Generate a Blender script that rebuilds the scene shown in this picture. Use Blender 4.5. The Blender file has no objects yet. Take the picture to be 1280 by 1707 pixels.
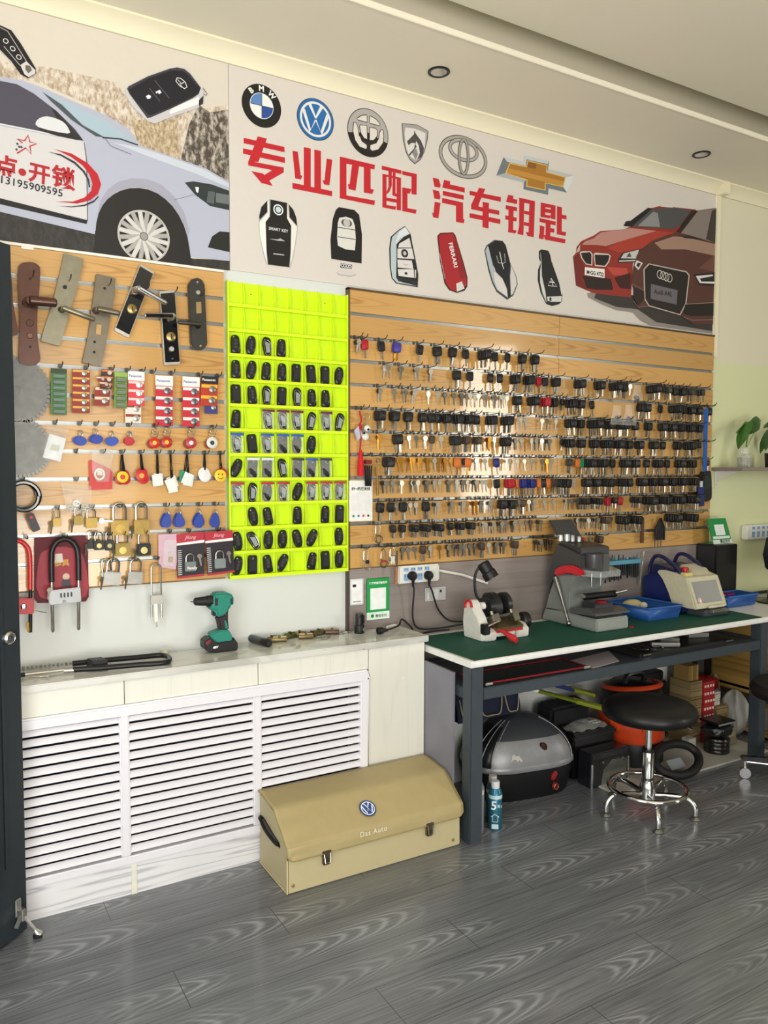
import bpy, bmesh, math, random, re
from mathutils import Vector, Matrix
random.seed(7)
SC = bpy.context.scene
COL = SC.collection
pi = math.pi
V = Vector

# ---------------------------------------------------------------- camera
FPX, YAW, PITCH, ROLL = 1308.8728, .5263, .0573, .0023
CAM = V((0, -3.0314, 1.52))
fw = V((math.sin(YAW)*math.cos(PITCH), math.cos(YAW)*math.cos(PITCH), -math.sin(PITCH)))
rt = V((math.cos(YAW), -math.sin(YAW), 0)); up = rt.cross(fw)
cr, srl = math.cos(ROLL), math.sin(ROLL)
rt, up = rt*cr+up*srl, up*cr-rt*srl
cam = bpy.data.cameras.new('camera'); camo = bpy.data.objects.new('camera', cam); COL.objects.link(camo)
cam.sensor_fit = 'VERTICAL'; cam.sensor_height = 24; cam.lens = 24*FPX/1707
camo.matrix_world = Matrix(((rt.x, up.x, -fw.x, CAM.x), (rt.y, up.y, -fw.y, CAM.y), (rt.z, up.z, -fw.z, CAM.z), (0, 0, 0, 1)))
SC.camera = camo
# ---------------------------------------------------------------- light and exposure
SC.view_settings.view_transform = 'Standard'; SC.view_settings.look = 'None'
SC.view_settings.gamma = 1; SC.view_settings.use_curve_mapping = False
SC.view_settings.exposure = -0.02
wd = bpy.data.worlds.new('sky'); SC.world = wd; wd.use_nodes = True
wd.node_tree.nodes['Background'].inputs[0].default_value = (.75, .87, 1, 1)
wd.node_tree.nodes['Background'].inputs[1].default_value = .6


def area(name, loc, target, sx, sy, power, col=(1, 1, 1), spread=180):
    l = bpy.data.lights.new(name, 'AREA'); l.shape = 'RECTANGLE'; l.size = sx; l.size_y = sy; l.energy = power; l.color = col
    l.spread = math.radians(spread)
    o = bpy.data.objects.new(name, l); COL.objects.link(o); o.location = loc
    o.rotation_euler = (V(target)-V(loc)).to_track_quat('-Z', 'Y').to_euler()
    return o


area('daylight_doorway', (-1.2, -2.3, 1.55), (1, -1.7, 1.6), 2.4, 2.2, 84, (.93, .98, 1))
area('daylight_shopfront', (.4, -6.3, 2.0), (.8, 0, 2.4), 3.4, 1.8, 50, (.98, .99, 1))
area('daylight_window_strip', (6.62, -5.6, 2.05), (2.3, 0, 1.9), .7, 2.2, 27, (1, .97, .88), 110)
area('ceiling_fill', (.2, -5.4, .6), (.4, -1.6, 3.2), 3.2, 1.0, 84, (1, .97, .9), 130)  # added fill aimed up to brighten the ceiling, standing in for ground bounce



# ---------------------------------------------------------------- pixel of the photograph -> point on a plane of the room
def ray(px, py): return fw+rt*((px-640)/FPX)-up*((py-853.5)/FPX)
def wy(px, py, y=0):
    d = ray(px, py); return CAM+d*((y-CAM.y)/d.y)
def wz(px, py, z=0):
    d = ray(px, py); return CAM+d*((z-CAM.z)/d.z)
def tr(x0, y0, s, pts, y): return [wy(x0+a/s, y0+b/s, y) for a, b in pts]


# ---------------------------------------------------------------- materials
def lin(c): return c/12.92 if c <= .04045 else ((c+.055)/1.055)**2.4
def hexc(h):
    h = h.lstrip('#'); return tuple(lin(int(h[i:i+2], 16)/255) for i in (0, 2, 4))+(1,)
_M = {}


def C(h, rough=.5, metal=0, coat=0, alpha=1, trans=0, bump=0, var=.06, scale=40, ior=1.45):
    """procedural paint, plastic, metal, cloth or glass: one colour with a fine noise of its own"""
    k = (h, rough, metal, coat, alpha, trans, bump, var, scale)
    if k in _M: return _M[k]
    m = bpy.data.materials.new('mat_'+h.strip('#')+'_%d' % len(_M)); m.use_nodes = True; nt = m.node_tree; b = nt.nodes['Principled BSDF']
    c = hexc(h)
    b.inputs['Base Color'].default_value = c
    b.inputs['Roughness'].default_value = rough; b.inputs['Metallic'].default_value = metal
    b.inputs['Coat Weight'].default_value = coat; b.inputs['Coat Roughness'].default_value = .08
    b.inputs['Alpha'].default_value = alpha; b.inputs['Transmission Weight'].default_value = trans; b.inputs['IOR'].default_value = ior
    if var or bump:
        n = nt.nodes.new('ShaderNodeTexNoise'); n.inputs['Scale'].default_value = scale; n.inputs['Detail'].default_value = 3
        g = nt.nodes.new('ShaderNodeNewGeometry'); nt.links.new(g.outputs['Position'], n.inputs['Vector'])
        if var:
            r = nt.nodes.new('ShaderNodeMapRange'); nt.links.new(n.outputs[0], r.inputs[0]); r.inputs[3].default_value = 1-var*2; r.inputs[4].default_value = 1+var*2
            x = nt.nodes.new('ShaderNodeMix'); x.data_type = 'RGBA'; x.blend_type = 'MULTIPLY'; x.inputs[0].default_value = 1
            x.inputs[6].default_value = c; nt.links.new(r.outputs[0], x.inputs[7]); nt.links.new(x.outputs[2], b.inputs['Base Color'])
        if bump:
            p = nt.nodes.new('ShaderNodeBump'); p.inputs['Strength'].default_value = bump; p.inputs['Distance'].default_value = .004
            nt.links.new(n.outputs[0], p.inputs['Height']); nt.links.new(p.outputs[0], b.inputs['Normal'])
    _M[k] = m
    return m


def nodes(name):
    m = bpy.data.materials.new(name); m.use_nodes = True; nt = m.node_tree
    return m, nt, nt.nodes['Principled BSDF'], (lambda t, **kw: _nd(nt, t, kw)), nt.links.new
def _nd(nt, t, kw):
    n = nt.nodes.new(t)
    for k, v in kw.items():
        if k.startswith('i_'): n.inputs[k[2:].replace('_', ' ')].default_value = v
        else: setattr(n, k, v)
    return n


def wood(name, stops, axis, pitch, rough, coat, zoff=0, sc=(1.3, 9), rings=9, fine=(3, 220), finemix=.35, bumps=0, cath=None):
    """planks along x: contour lines of stretched noise as cathedral grain, plus fine streaks; a new seed per plank"""
    m, nt, b, N, L = nodes(name)
    g = N('ShaderNodeNewGeometry'); s = N('ShaderNodeSeparateXYZ'); L(g.outputs['Position'], s.inputs[0])
    q = s.outputs[axis]
    a = N('ShaderNodeMath', operation='ADD'); L(q, a.inputs[0]); a.inputs[1].default_value = zoff
    d = N('ShaderNodeMath', operation='DIVIDE'); L(a.outputs[0], d.inputs[0]); d.inputs[1].default_value = pitch
    f = N('ShaderNodeMath', operation='FLOOR'); L(d.outputs[0], f.inputs[0])
    sh = N('ShaderNodeMath', operation='MULTIPLY'); L(f.outputs[0], sh.inputs[0]); sh.inputs[1].default_value = 3.37
    xx = N('ShaderNodeMath', operation='ADD'); L(s.outputs[0], xx.inputs[0]); L(sh.outputs[0], xx.inputs[1])
    cx = N('ShaderNodeCombineXYZ'); mx = N('ShaderNodeMath', operation='MULTIPLY'); L(xx.outputs[0], mx.inputs[0]); mx.inputs[1].default_value = sc[0]
    mz = N('ShaderNodeMath', operation='MULTIPLY'); L(q, mz.inputs[0]); mz.inputs[1].default_value = sc[1]
    L(mx.outputs[0], cx.inputs[0]); L(mz.outputs[0], cx.inputs[1]); L(sh.outputs[0], cx.inputs[2])
    n = N('ShaderNodeTexNoise'); n.inputs['Scale'].default_value = 1; n.inputs['Detail'].default_value = 1.5; n.inputs['Roughness'].default_value = .4; L(cx.outputs[0], n.inputs['Vector'])
    k = N('ShaderNodeMath', operation='MULTIPLY'); L(n.outputs[0], k.inputs[0]); k.inputs[1].default_value = rings*2*pi
    mask = None
    if cath:  # nested arches of flat-sawn boards: rings rise along x, bend back with the square of the distance from the board's middle
        m_ = lambda op, a_, b__: (lambda q_: ([L(v_, q_.inputs[i_]) if hasattr(v_, 'links') else setattr(q_.inputs[i_], 'default_value', v_) for i_, v_ in enumerate((a_, b__))], q_.outputs[0])[1])(N('ShaderNodeMath', operation=op))
        vn = m_('ADD', m_('FRACT', d.outputs[0], 0.), m_('MULTIPLY', n.outputs[0], .5)); vn = m_('SUBTRACT', vn, .75)
        sq = m_('MULTIPLY', vn, vn)
        k = m_('ADD', m_('ADD', m_('MULTIPLY', xx.outputs[0], cath[0]*2*pi), m_('MULTIPLY', sq, cath[1]*2*pi)), k.outputs[0])
        c3 = N('ShaderNodeCombineXYZ'); L(m_('MULTIPLY', xx.outputs[0], cath[2]), c3.inputs[0]); L(f.outputs[0], c3.inputs[1])
        n3 = N('ShaderNodeTexNoise'); n3.inputs['Scale'].default_value = 1; n3.inputs['Detail'].default_value = 1; L(c3.outputs[0], n3.inputs['Vector'])
        mk = N('ShaderNodeMapRange'); mk.interpolation_type = 'SMOOTHSTEP'; L(n3.outputs[0], mk.inputs[0]); mk.inputs[1].default_value = .42; mk.inputs[2].default_value = .58
        mk2 = N('ShaderNodeMapRange'); mk2.interpolation_type = 'SMOOTHSTEP'; L(sq, mk2.inputs[0]); mk2.inputs[1].default_value = .02; mk2.inputs[2].default_value = .12; mk2.inputs[3].default_value = 1; mk2.inputs[4].default_value = 0
        mask = m_('MULTIPLY', mk.outputs[0], mk2.outputs[0])
    si = N('ShaderNodeMath', operation='SINE'); L(k if cath else k.outputs[0], si.inputs[0])
    c2 = N('ShaderNodeCombineXYZ'); m2 = N('ShaderNodeMath', operation='MULTIPLY'); L(xx.outputs[0], m2.inputs[0]); m2.inputs[1].default_value = fine[0]
    m3 = N('ShaderNodeMath', operation='MULTIPLY'); L(q, m3.inputs[0]); m3.inputs[1].default_value = fine[1]
    L(m2.outputs[0], c2.inputs[0]); L(m3.outputs[0], c2.inputs[1])
    n2 = N('ShaderNodeTexNoise'); n2.inputs['Scale'].default_value = 1; n2.inputs['Detail'].default_value = 4; L(c2.outputs[0], n2.inputs['Vector'])
    r1 = N('ShaderNodeMapRange'); L(si.outputs[0], r1.inputs[0]); r1.inputs[1].default_value = -1; r1.inputs[2].default_value = 1
    pw = N('ShaderNodeMath', operation='POWER'); L(r1.outputs[0], pw.inputs[0]); pw.inputs[1].default_value = 4 if not cath else 2.5
    if mask is not None:
        pm = N('ShaderNodeMath', operation='MULTIPLY'); L(pw.outputs[0], pm.inputs[0]); L(mask, pm.inputs[1]); pw = pm
    mixv = N('ShaderNodeMix'); mixv.data_type = 'FLOAT'; mixv.inputs[0].default_value = finemix; L(pw.outputs[0], mixv.inputs[2]); L(n2.outputs[0], mixv.inputs[3])
    cr_ = N('ShaderNodeValToRGB'); e = cr_.color_ramp.elements
    e[0].position, e[0].color = stops[0][0], hexc(stops[0][1]); e[1].position, e[1].color = stops[-1][0], hexc(stops[-1][1])
    for p, h in stops[1:-1]: x = e.new(p); x.color = hexc(h)
    L(mixv.outputs[0], cr_.inputs[0])
    wn = N('ShaderNodeTexWhiteNoise', noise_dimensions='1D'); L(f.outputs[0], wn.inputs['W'])
    tone = N('ShaderNodeMapRange'); L(wn.outputs[0], tone.inputs[0]); tone.inputs[3].default_value = .9; tone.inputs[4].default_value = 1.08
    mu = N('ShaderNodeMix'); mu.data_type = 'RGBA'; mu.blend_type = 'MULTIPLY'; mu.inputs[0].default_value = 1
    L(cr_.outputs[0], mu.inputs[6]); L(tone.outputs[0], mu.inputs[7]); L(mu.outputs[2], b.inputs['Base Color'])
    b.inputs['Roughness'].default_value = rough; b.inputs['Coat Weight'].default_value = coat; b.inputs['Coat Roughness'].default_value = .07
    if bumps:
        bp = N('ShaderNodeBump'); bp.inputs['Strength'].default_value = bumps; bp.inputs['Distance'].default_value = .003; L(mixv.outputs[0], bp.inputs['Height']); L(bp.outputs[0], b.inputs['Normal'])
    return m, (nt, b, N, L, s, xx, mu)


PINE, _ = wood('pine_laminate', [(0, 'd3a562'), (.3, 'cd9d59'), (.6, 'bd8c4b'), (1, 'a5743a')], 2, .1003, .36, .8, zoff=-.0721, sc=(1.6, 12), rings=1, fine=(2.5, 190), finemix=.5, cath=(7, 22, 1.6))
WHITEWOOD, _ = wood('white_wood', [(0, 'e9e7dc'), (.5, 'e6e4d9'), (1, 'dad8cb')], 2, .9, .35, .2, sc=(9, 1.1), rings=5, fine=(170, 3), finemix=.75)
PLINTH, _ = wood('limed_plinth_wood', [(0, 'f0eef0'), (.6, 'dcdadd'), (1, 'a3a2a6')], 2, .5, .4, .1, sc=(.9, 14), rings=9, fine=(3, 150), finemix=.4)
GREYWOOD, _ = wood('grey_laminate', [(0, '988d88'), (.5, '8e837e'), (1, '7a706c')], 2, .5, .4, .1, sc=(.7, 20), rings=3, fine=(1.6, 90), finemix=.75)
OAKP, _ = wood('oak_panel', [(0, 'c09a52'), (.6, 'ab8440'), (1, '8d6a30')], 2, .08, .45, .1, sc=(1, 12), rings=4)
FLOORM, (nt_, b_, N_, L_, s_, xx_, mu_) = wood('grey_vinyl_planks', [(0, '4a4d52'), (.2, '606368'), (.33, '74777c'), (.5, '888b90'), (.75, 'a2a5aa'), (1, 'b4b7bb')], 1, .185, .25, .3, sc=(2.2, 9), rings=1.2, fine=(4, 150), finemix=.62, bumps=.05, cath=(13, 34, 2.2))
# plank joints: dark seams along and across
dv = N_('ShaderNodeMath', operation='DIVIDE'); L_(s_.outputs[1], dv.inputs[0]); dv.inputs[1].default_value = .185
fr = N_('ShaderNodeMath', operation='FRACT'); L_(dv.outputs[0], fr.inputs[0])
dx_ = N_('ShaderNodeMath', operation='DIVIDE'); L_(xx_.outputs[0], dx_.inputs[0]); dx_.inputs[1].default_value = 1.25
fx_ = N_('ShaderNodeMath', operation='FRACT'); L_(dx_.outputs[0], fx_.inputs[0])
l1 = N_('ShaderNodeMath', operation='LESS_THAN'); L_(fr.outputs[0], l1.inputs[0]); l1.inputs[1].default_value = .012
l2 = N_('ShaderNodeMath', operation='LESS_THAN'); L_(fx_.outputs[0], l2.inputs[0]); l2.inputs[1].default_value = .002
mxs = N_('ShaderNodeMath', operation='MAXIMUM'); L_(l1.outputs[0], mxs.inputs[0]); L_(l2.outputs[0], mxs.inputs[1])
ms_ = N_('ShaderNodeMix'); ms_.data_type = 'RGBA'; L_(mxs.outputs[0], ms_.inputs[0]); L_(mu_.outputs[2], ms_.inputs[6]); ms_.inputs[7].default_value = hexc('454548'); L_(ms_.outputs[2], b_.inputs['Base Color'])

BLK = C('17171a', .38); BLK2 = C('232326', .55); RUB = C('111113', .65); STEEL = C('b9b6ae', .28, 1, var=.12, scale=60); CHROME = C('dcdcdc', .08, 1, var=0)
DSTEEL = C('6d6a66', .35, 1); BRASS = C('c79a45', .3, 1, var=.1); BRASSY = C('b8924c', .4, .8); WHT = C('eceae4', .45); REDP = C('c8202a', .4); PAPER = C('f2f0ea', .6)
ANTH = C('3b4248', .38, .2); ALU = C('b4b3ae', .35, .9); CLEAR = C('ffffff', .12, alpha=.22, var=0); FILM = C('f4f4f0', .18, alpha=.22, coat=.6, bump=.9, scale=60, var=0)
SILV = C('c9c7c0', .3, .9, var=.1); NICK = C('d2cdbd', .34, .95, var=.08)


# ---------------------------------------------------------------- mesh building
class M:
    def __init__(s): s.v, s.f, s.mi = [], [], []
    def add(s, vs, fs, mi=0):
        o = len(s.v); s.v += [V(p) for p in vs]
        for f in fs: s.f.append([o+i for i in f]); s.mi.append(mi)
        return s
    def box(s, x0, x1, y0, y1, z0, z1, mi=0):
        return s.add([(x, y, z) for z in (z0, z1) for y in (y0, y1) for x in (x0, x1)], [(0, 2, 3, 1), (4, 5, 7, 6), (0, 1, 5, 4), (2, 6, 7, 3), (0, 4, 6, 2), (1, 3, 7, 5)], mi)
    def obox(s, c, ax, ay, az, mi=0):
        c, ax, ay, az = V(c), V(ax), V(ay), V(az)
        return s.add([c+ax*i+ay*j+az*k for k in (-1, 1) for j in (-1, 1) for i in (-1, 1)], [(0, 2, 3, 1), (4, 5, 7, 6), (0, 1, 5, 4), (2, 6, 7, 3), (0, 4, 6, 2), (1, 3, 7, 5)], mi)
    def prism(s, pts, d, mi=0, mi_front=None):
        n = len(pts); d = V(d); pts = [V(p) for p in pts]
        s.add(pts+[p+d for p in pts], [], mi); o = len(s.v)-2*n
        s.f.append([o+i for i in range(n)]); s.mi.append(mi if mi_front is None else mi_front)
        s.f.append([o+n+i for i in reversed(range(n))]); s.mi.append(mi)
        for i in range(n): s.f.append([o+i, o+n+i, o+n+(i+1) % n, o+(i+1) % n]); s.mi.append(mi)
        return s
    def flat(s, pts, mi=0): return s.add(pts, [list(range(len(pts)))], mi)
    def tube(s, pts, r, n=8, mi=0, closed=False, cap=True):
        pts = [V(p) for p in pts]; k = len(pts); rs = r if isinstance(r, (list, tuple)) else [r]*k
        o = len(s.v); prev = None
        for i, p in enumerate(pts):
            t = (pts[(i+1) % k]-pts[i-1]) if closed else (pts[min(i+1, k-1)]-pts[max(i-1, 0)])
            t.normalize()
            if prev is None: a = t.orthogonal().normalized()
            else:
                a = prev-t*prev.dot(t); a = a.normalized() if a.length > 1e-6 else t.orthogonal().normalized()
            prev = a; b = t.cross(a)
            for j in range(n): s.v.append(p+(a*math.cos(2*pi*j/n)+b*math.sin(2*pi*j/n))*rs[i])
        for i in range(k if closed else k-1):
            for j in range(n):
                i2 = (i+1) % k; s.f.append([o+i*n+j, o+i*n+(j+1) % n, o+i2*n+(j+1) % n, o+i2*n+j]); s.mi.append(mi)
        if cap and not closed:
            s.f.append([o+j for j in reversed(range(n))]); s.mi.append(mi); s.f.append([o+(k-1)*n+j for j in range(n)]); s.mi.append(mi)
        return s
    def cyl(s, p, q, r, n=16, mi=0, r2=None): return s.tube([p, q], [r, r if r2 is None else r2], n, mi)
    def lathe(s, o, ax, prof, n=24, mi=0, sx=1, sy=1):
        """prof: (radius, height) along axis ax from point o"""
        ax = V(ax).normalized(); a = ax.orthogonal().normalized(); b = ax.cross(a); o = V(o); k = len(s.v)
        for r, h in prof:
            for j in range(n): s.v.append(o+ax*h+(a*math.cos(2*pi*j/n)*sx+b*math.sin(2*pi*j/n)*sy)*max(r, 1e-5))
        for i in range(len(prof)-1):
            for j in range(n): s.f.append([k+i*n+j, k+i*n+(j+1) % n, k+(i+1)*n+(j+1) % n, k+(i+1)*n+j]); s.mi.append(mi)
        for i in (0, len(prof)-1):
            if prof[i][0] > 1e-4: s.f.append([k+i*n+j for j in range(n)]); s.mi.append(mi)
        return s
    def sphere(s, c, r, n=14, mi=0, sq=(1, 1, 1)):
        c = V(c); k = len(s.v); m = n//2
        for i in range(m+1):
            t = pi*i/m
            for j in range(n): s.v.append(c+V((math.sin(t)*math.cos(2*pi*j/n)*sq[0], math.sin(t)*math.sin(2*pi*j/n)*sq[1], math.cos(t)*sq[2]))*r)
        for i in range(m):
            for j in range(n): s.f.append([k+i*n+j, k+(i+1)*n+j, k+(i+1)*n+(j+1) % n, k+i*n+(j+1) % n]); s.mi.append(mi)
        return s
    def grid(s, nu, nv, fn, mi=0):
        k = len(s.v)
        for j in range(nv+1):
            for i in range(nu+1): s.v.append(V(fn(i/nu, j/nv)))
        for j in range(nv):
            for i in range(nu): a = k+j*(nu+1)+i; s.f.append([a, a+1, a+nu+2, a+nu+1]); s.mi.append(mi)
        return s
    def merge(s, o, mat=None, mi=None):
        k = len(s.v); s.v += [(mat @ p if mat else p.copy()) for p in o.v]; s.f += [[k+i for i in f] for f in o.f]; s.mi += (o.mi if mi is None else [mi]*len(o.f)); return s
    def build(s, name, mats, parent=None, bev=0, ang=40, seg=2, sub=0, local=False):
        me = bpy.data.meshes.new(name); off = V((0, 0, 0))
        if parent is not None and not local:
            p = parent
            while p is not None: off += p.location; p = p.parent
        me.from_pydata([tuple(p-off) for p in s.v], [], s.f); me.validate()
        mats = mats if isinstance(mats, (list, tuple)) else [mats]
        for m in mats: me.materials.append(m)
        if len(mats) > 1 and len(me.polygons) == len(s.mi): me.polygons.foreach_set('material_index', s.mi)
        bm = bmesh.new(); bm.from_mesh(me); bmesh.ops.remove_doubles(bm, verts=bm.verts, dist=1e-6)
        bmesh.ops.recalc_face_normals(bm, faces=bm.faces)
        if bev: bmesh.ops.bevel(bm, geom=[e for e in bm.edges if len(e.link_faces) == 2 and e.calc_face_angle(0) > .6], offset=bev, segments=seg, affect='EDGES', clamp_overlap=True)
        bm.to_mesh(me); bm.free()
        for p in me.polygons: p.use_smooth = True
        me.set_sharp_from_angle(angle=math.radians(ang))
        o = bpy.data.objects.new(name, me); COL.objects.link(o); o.parent = parent
        if sub:
            md = o.modifiers.new('smooth', 'SUBSURF'); md.levels = md.render_levels = sub
        return o


def tag(o, label, cat=None, group=None, kind=None):
    o['label'] = label
    if cat: o['category'] = cat
    if group: o['group'] = group
    if kind: o['kind'] = kind
    return o
def thing(name, label, cat, loc, group=None):
    o = bpy.data.objects.new(name, None); COL.objects.link(o); o.location = loc; o.empty_display_size = .05
    return tag(o, label, cat, group)
def struct(o): o['kind'] = 'structure'; return o
def arc(c, r, a0, a1, n, f=lambda a, b: None):
    return [(c[0]+r*math.cos(math.radians(a0+(a1-a0)*i/n)), c[1]+r*math.sin(math.radians(a0+(a1-a0)*i/n))) for i in range(n+1)]
def smooth(pts, n=4, closed=True):
    """Catmull-Rom through the points"""
    P = [V(p) for p in pts]; k = len(P); out = []
    for i in range(k if closed else k-1):
        p0, p1, p2, p3 = (P[(i-1) % k], P[i], P[(i+1) % k], P[(i+2) % k]) if closed else (P[max(i-1, 0)], P[i], P[i+1], P[min(i+2, k-1)])
        for j in range(n):
            t = j/n; out.append(.5*((2*p1)+(p2-p0)*t+(2*p0-5*p1+4*p2-p3)*t*t+(3*p1-p0-3*p2+p3)*t**3))
    if not closed: out.append(P[-1])
    return out
def text_mesh(body, size, name, mat, origin, ex, ez, parent=None, off=0, extrude=.0003, align='LEFT', shear=0, spacing=1):
    """lettering as a flat mesh: ex / ez are the writing and the up direction"""
    c = bpy.data.curves.new('lettering', 'FONT'); c.body = body; c.size = size; c.offset = off; c.extrude = extrude; c.align_x = align; c.shear = shear; c.space_character = spacing; c.resolution_u = 3
    t = bpy.data.objects.new('lettering', c); COL.objects.link(t)
    dg = bpy.context.evaluated_depsgraph_get(); me = bpy.data.meshes.new_from_object(t.evaluated_get(dg)); bpy.data.objects.remove(t)
    ex, ez = V(ex).normalized(), V(ez).normalized(); ny = ex.cross(ez); o = V(origin); m = M()
    m.add([o+ex*v.co.x+ez*v.co.y+ny*v.co.z for v in me.vertices], [list(p.vertices) for p in me.polygons])
    return m.build(name, mat, parent) if name else m
ORD = 'zeroth first second third fourth fifth sixth seventh eighth ninth tenth eleventh twelfth thirteenth fourteenth fifteenth sixteenth seventeenth eighteenth nineteenth twentieth'.split()
TENS = {2: 'twenty', 3: 'thirty', 4: 'forty', 5: 'fifty'}
def ordw(n): return ORD[n] if n <= 20 else (TENS[n//10]+'-'+ORD[n % 10] if n % 10 else TENS[n//10][:-1]+'ieth')
# ================================================================ the room
ZC = 3.145
struct(M().box(-1.4, 7.6, -6.6, .1, -.05, 0).build('floor', FLOORM))
m, nt, b, N, L = nodes('wall_paint_white_and_green')
g = N('ShaderNodeNewGeometry'); s = N('ShaderNodeSeparateXYZ'); L(g.outputs['Position'], s.inputs[0])
gx = N('ShaderNodeMath', operation='GREATER_THAN'); L(s.outputs[0], gx.inputs[0]); gx.inputs[1].default_value = 3.957
lz = N('ShaderNodeMath', operation='LESS_THAN'); L(s.outputs[2], lz.inputs[0]); lz.inputs[1].default_value = 2.138
an = N('ShaderNodeMath', operation='MULTIPLY'); L(gx.outputs[0], an.inputs[0]); L(lz.outputs[0], an.inputs[1])
mw = N('ShaderNodeMix'); mw.data_type = 'RGBA'; L(gx.outputs[0], mw.inputs[0]); mw.inputs[6].default_value = hexc('d6d8d4'); mw.inputs[7].default_value = hexc('e2dcc2')
mx = N('ShaderNodeMix'); mx.data_type = 'RGBA'; L(an.outputs[0], mx.inputs[0]); L(mw.outputs[2], mx.inputs[6]); mx.inputs[7].default_value = hexc('dde0b2'); L(mx.outputs[2], b.inputs['Base Color'])
b.inputs['Roughness'].default_value = .55
nz = N('ShaderNodeTexNoise'); nz.inputs['Scale'].default_value = 9; bp = N('ShaderNodeBump'); bp.inputs['Strength'].default_value = .06; L(nz.outputs[0], bp.inputs['Height']); L(bp.outputs[0], b.inputs['Normal'])
struct(M().box(-1.4, 7.6, .0015, .12, 0, 3.44).build('wall_back', m))
CREAM = C('efe6c8', .6, var=.02, scale=5); CEIL = C('ece4cf', .7, var=.02, scale=3)
struct(M().box(-1.4, 7.6, -6.6, -.562, 3.235, 3.30).box(-1.4, 7.6, -.57, -.562, 3.30, 3.42).box(-1.4, 7.6, -.57, .1, 3.42, 3.44).build('ceiling', CEIL))
sof = M().box(-1.4, 7.6, -.5, 0, ZC, ZC+.03).box(-1.4, 7.6, -.518, -.5, ZC, ZC+.024).box(-1.4, 7.6, -.30, 0, ZC+.03, 3.42)
struct(sof.build('ceiling_soffit', CEIL, bev=.002))
cove = [(-.062, ZC), (-.062, ZC-.008), (-.05, ZC-.014), (-.032, ZC-.026), (-.02, ZC-.042), (-.012, ZC-.054), (-.01, 3.084), (0, 3.084), (0, ZC)]
struct(M().prism([(-1.4, y, z) for y, z in cove], (9, 0, 0)).build('trim_1', CREAM))
struct(M().box(3.962, 3.99, -.02, 0, 2.16, 3.10).box(3.955, 4.0, -.07, 0, 3.075, ZC).build('trim_2', CREAM, bev=.004))
WL = C('dcdcd2', .6)
struct(M().box(-1.4, -1.3, -6.6, .1, 0, 3.4).build('wall_left', WL)); struct(M().box(7.5, 7.6, -6.6, .1, 0, 3.4).build('wall_right', C('cdc8b4', .6)))
struct(M().box(-1.4, 7.6, -6.7, -6.6, 0, 3.4).build('wall_front', C('8e8c86', .6)))

# recessed downlights
for x, y, w in ((1.865, -.262, 'nearer the picture of the white car'), (3.52, -.245, 'nearer the red car')):
    t = thing('ceiling_light', 'round black-rimmed recessed ceiling downlight, the one '+w, 'ceiling light', (x, y, ZC), 'recessed downlights')
    M().lathe((x, y, ZC+.004), (0, 0, -1), [(.046, 0), (.046, .007), (.043, .009), (.034, .008), (.033, 0)], 32).build('rim', BLK, t)
    M().lathe((x, y, ZC+.001), (0, 0, -1), [(.033, .004), (.026, .0015), (.016, 0), (.012, .002), (0, .003)], 28).build('reflector', C('c8c6c0', .15, .9), t)

# ---------------- door leaf standing open at the left
P0 = V((.243, -.302, 0)); dl = V((-.77, -.64, 0)).normalized(); dn = V((-dl.y, dl.x, 0))
if dn.y > 0: dn = -dn
d = thing('door_1', 'dark grey metal door leaf standing open beside the counter', 'door', P0)
d['kind'] = 'structure'
def slab(mm, a0, a1, z0, z1, t0, t1, mi=0):
    c = P0+dl*((a0+a1)/2)+dn*((t0+t1)/2)+V((0, 0, (z0+z1)/2)); mm.obox(c, dl*((a1-a0)/2), dn*((t1-t0)/2), V((0, 0, (z1-z0)/2)), mi); return mm
fm = M(); slab(fm, 0, .115, .012, 2.205, -.045, 0); slab(fm, .79, .9, .012, 2.205, -.045, 0); slab(fm, .115, .79, 2.10, 2.205, -.045, 0); slab(fm, .115, .79, .012, .2, -.045, 0)
slab(fm, .07, .085, .25, 2.05, 0, .004); slab(fm, .108, .116, .2, 2.1, 0, .008)
fm.build('door_frame', C('353c42', .32, .25), d, bev=.003)
g_ = M(); slab(g_, .115, .79, .2, 2.1, -.026, -.018); g_.build('door_glass', C('e8f2f0', .03, alpha=.16, var=0), d)
lk = P0+dl*.052+V((0, 0, .983))
lo = M().lathe(lk, dn, [(.0225, 0), (.0225, .006), (.0205, .013), (.016, .017), (.015, .0155), (0, .0155)], 28).build('lock_cylinder', C('cfcfca', .22, 1), d)
M().obox(lk+dn*.0165, dl*.0012, dn*.0015, V((0, 0, .006))).obox(lk+dn*.0165+V((0, 0, .004)), dl*.003, dn*.0012, V((0, 0, .0025))).build('keyhole', BLK, lo)
dsp = P0+dl*.04+dn*.004
st = thing('door_stop', 'silver kick-down door stop with black rubber foot on the door leaf', 'door stop', dsp+V((0, 0, .10)))
m_ = M().obox(dsp+V((0, 0, .105)), dl*.012, dn*.004, (0, 0, .03)).obox(dsp+V((0, 0, .085))+dn*.014, dl*.009, dn*.012, (0, 0, .02)); m_.build('bracket', C('d8d6d0', .25, .9), st, bev=.003)
e0 = dsp+V((0, 0, .082))+dn*.02; e1 = dsp+V((0, 0, .016))+dn*.045-dl*.03
M().cyl(e0, e1, .0055, 12).build('arm', C('e2e0da', .2, .9), st)
M().lathe(e1, (e1-e0), [(.006, -.012), (.009, -.002), (.0125, .006), (.0125, .012)], 16).build('collar', C('e2e0da', .2, .9), st)
fo = e1+(e1-e0).normalized()*.004
M().lathe((fo.x, fo.y, .0), (0, 0, 1), [(.014, 0), (.0145, .006), (.012, .013)], 16).build('rubber_foot', RUB, st)
tl = dsp+V((0, 0, .09))+dn*.016+dl*.012
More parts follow.
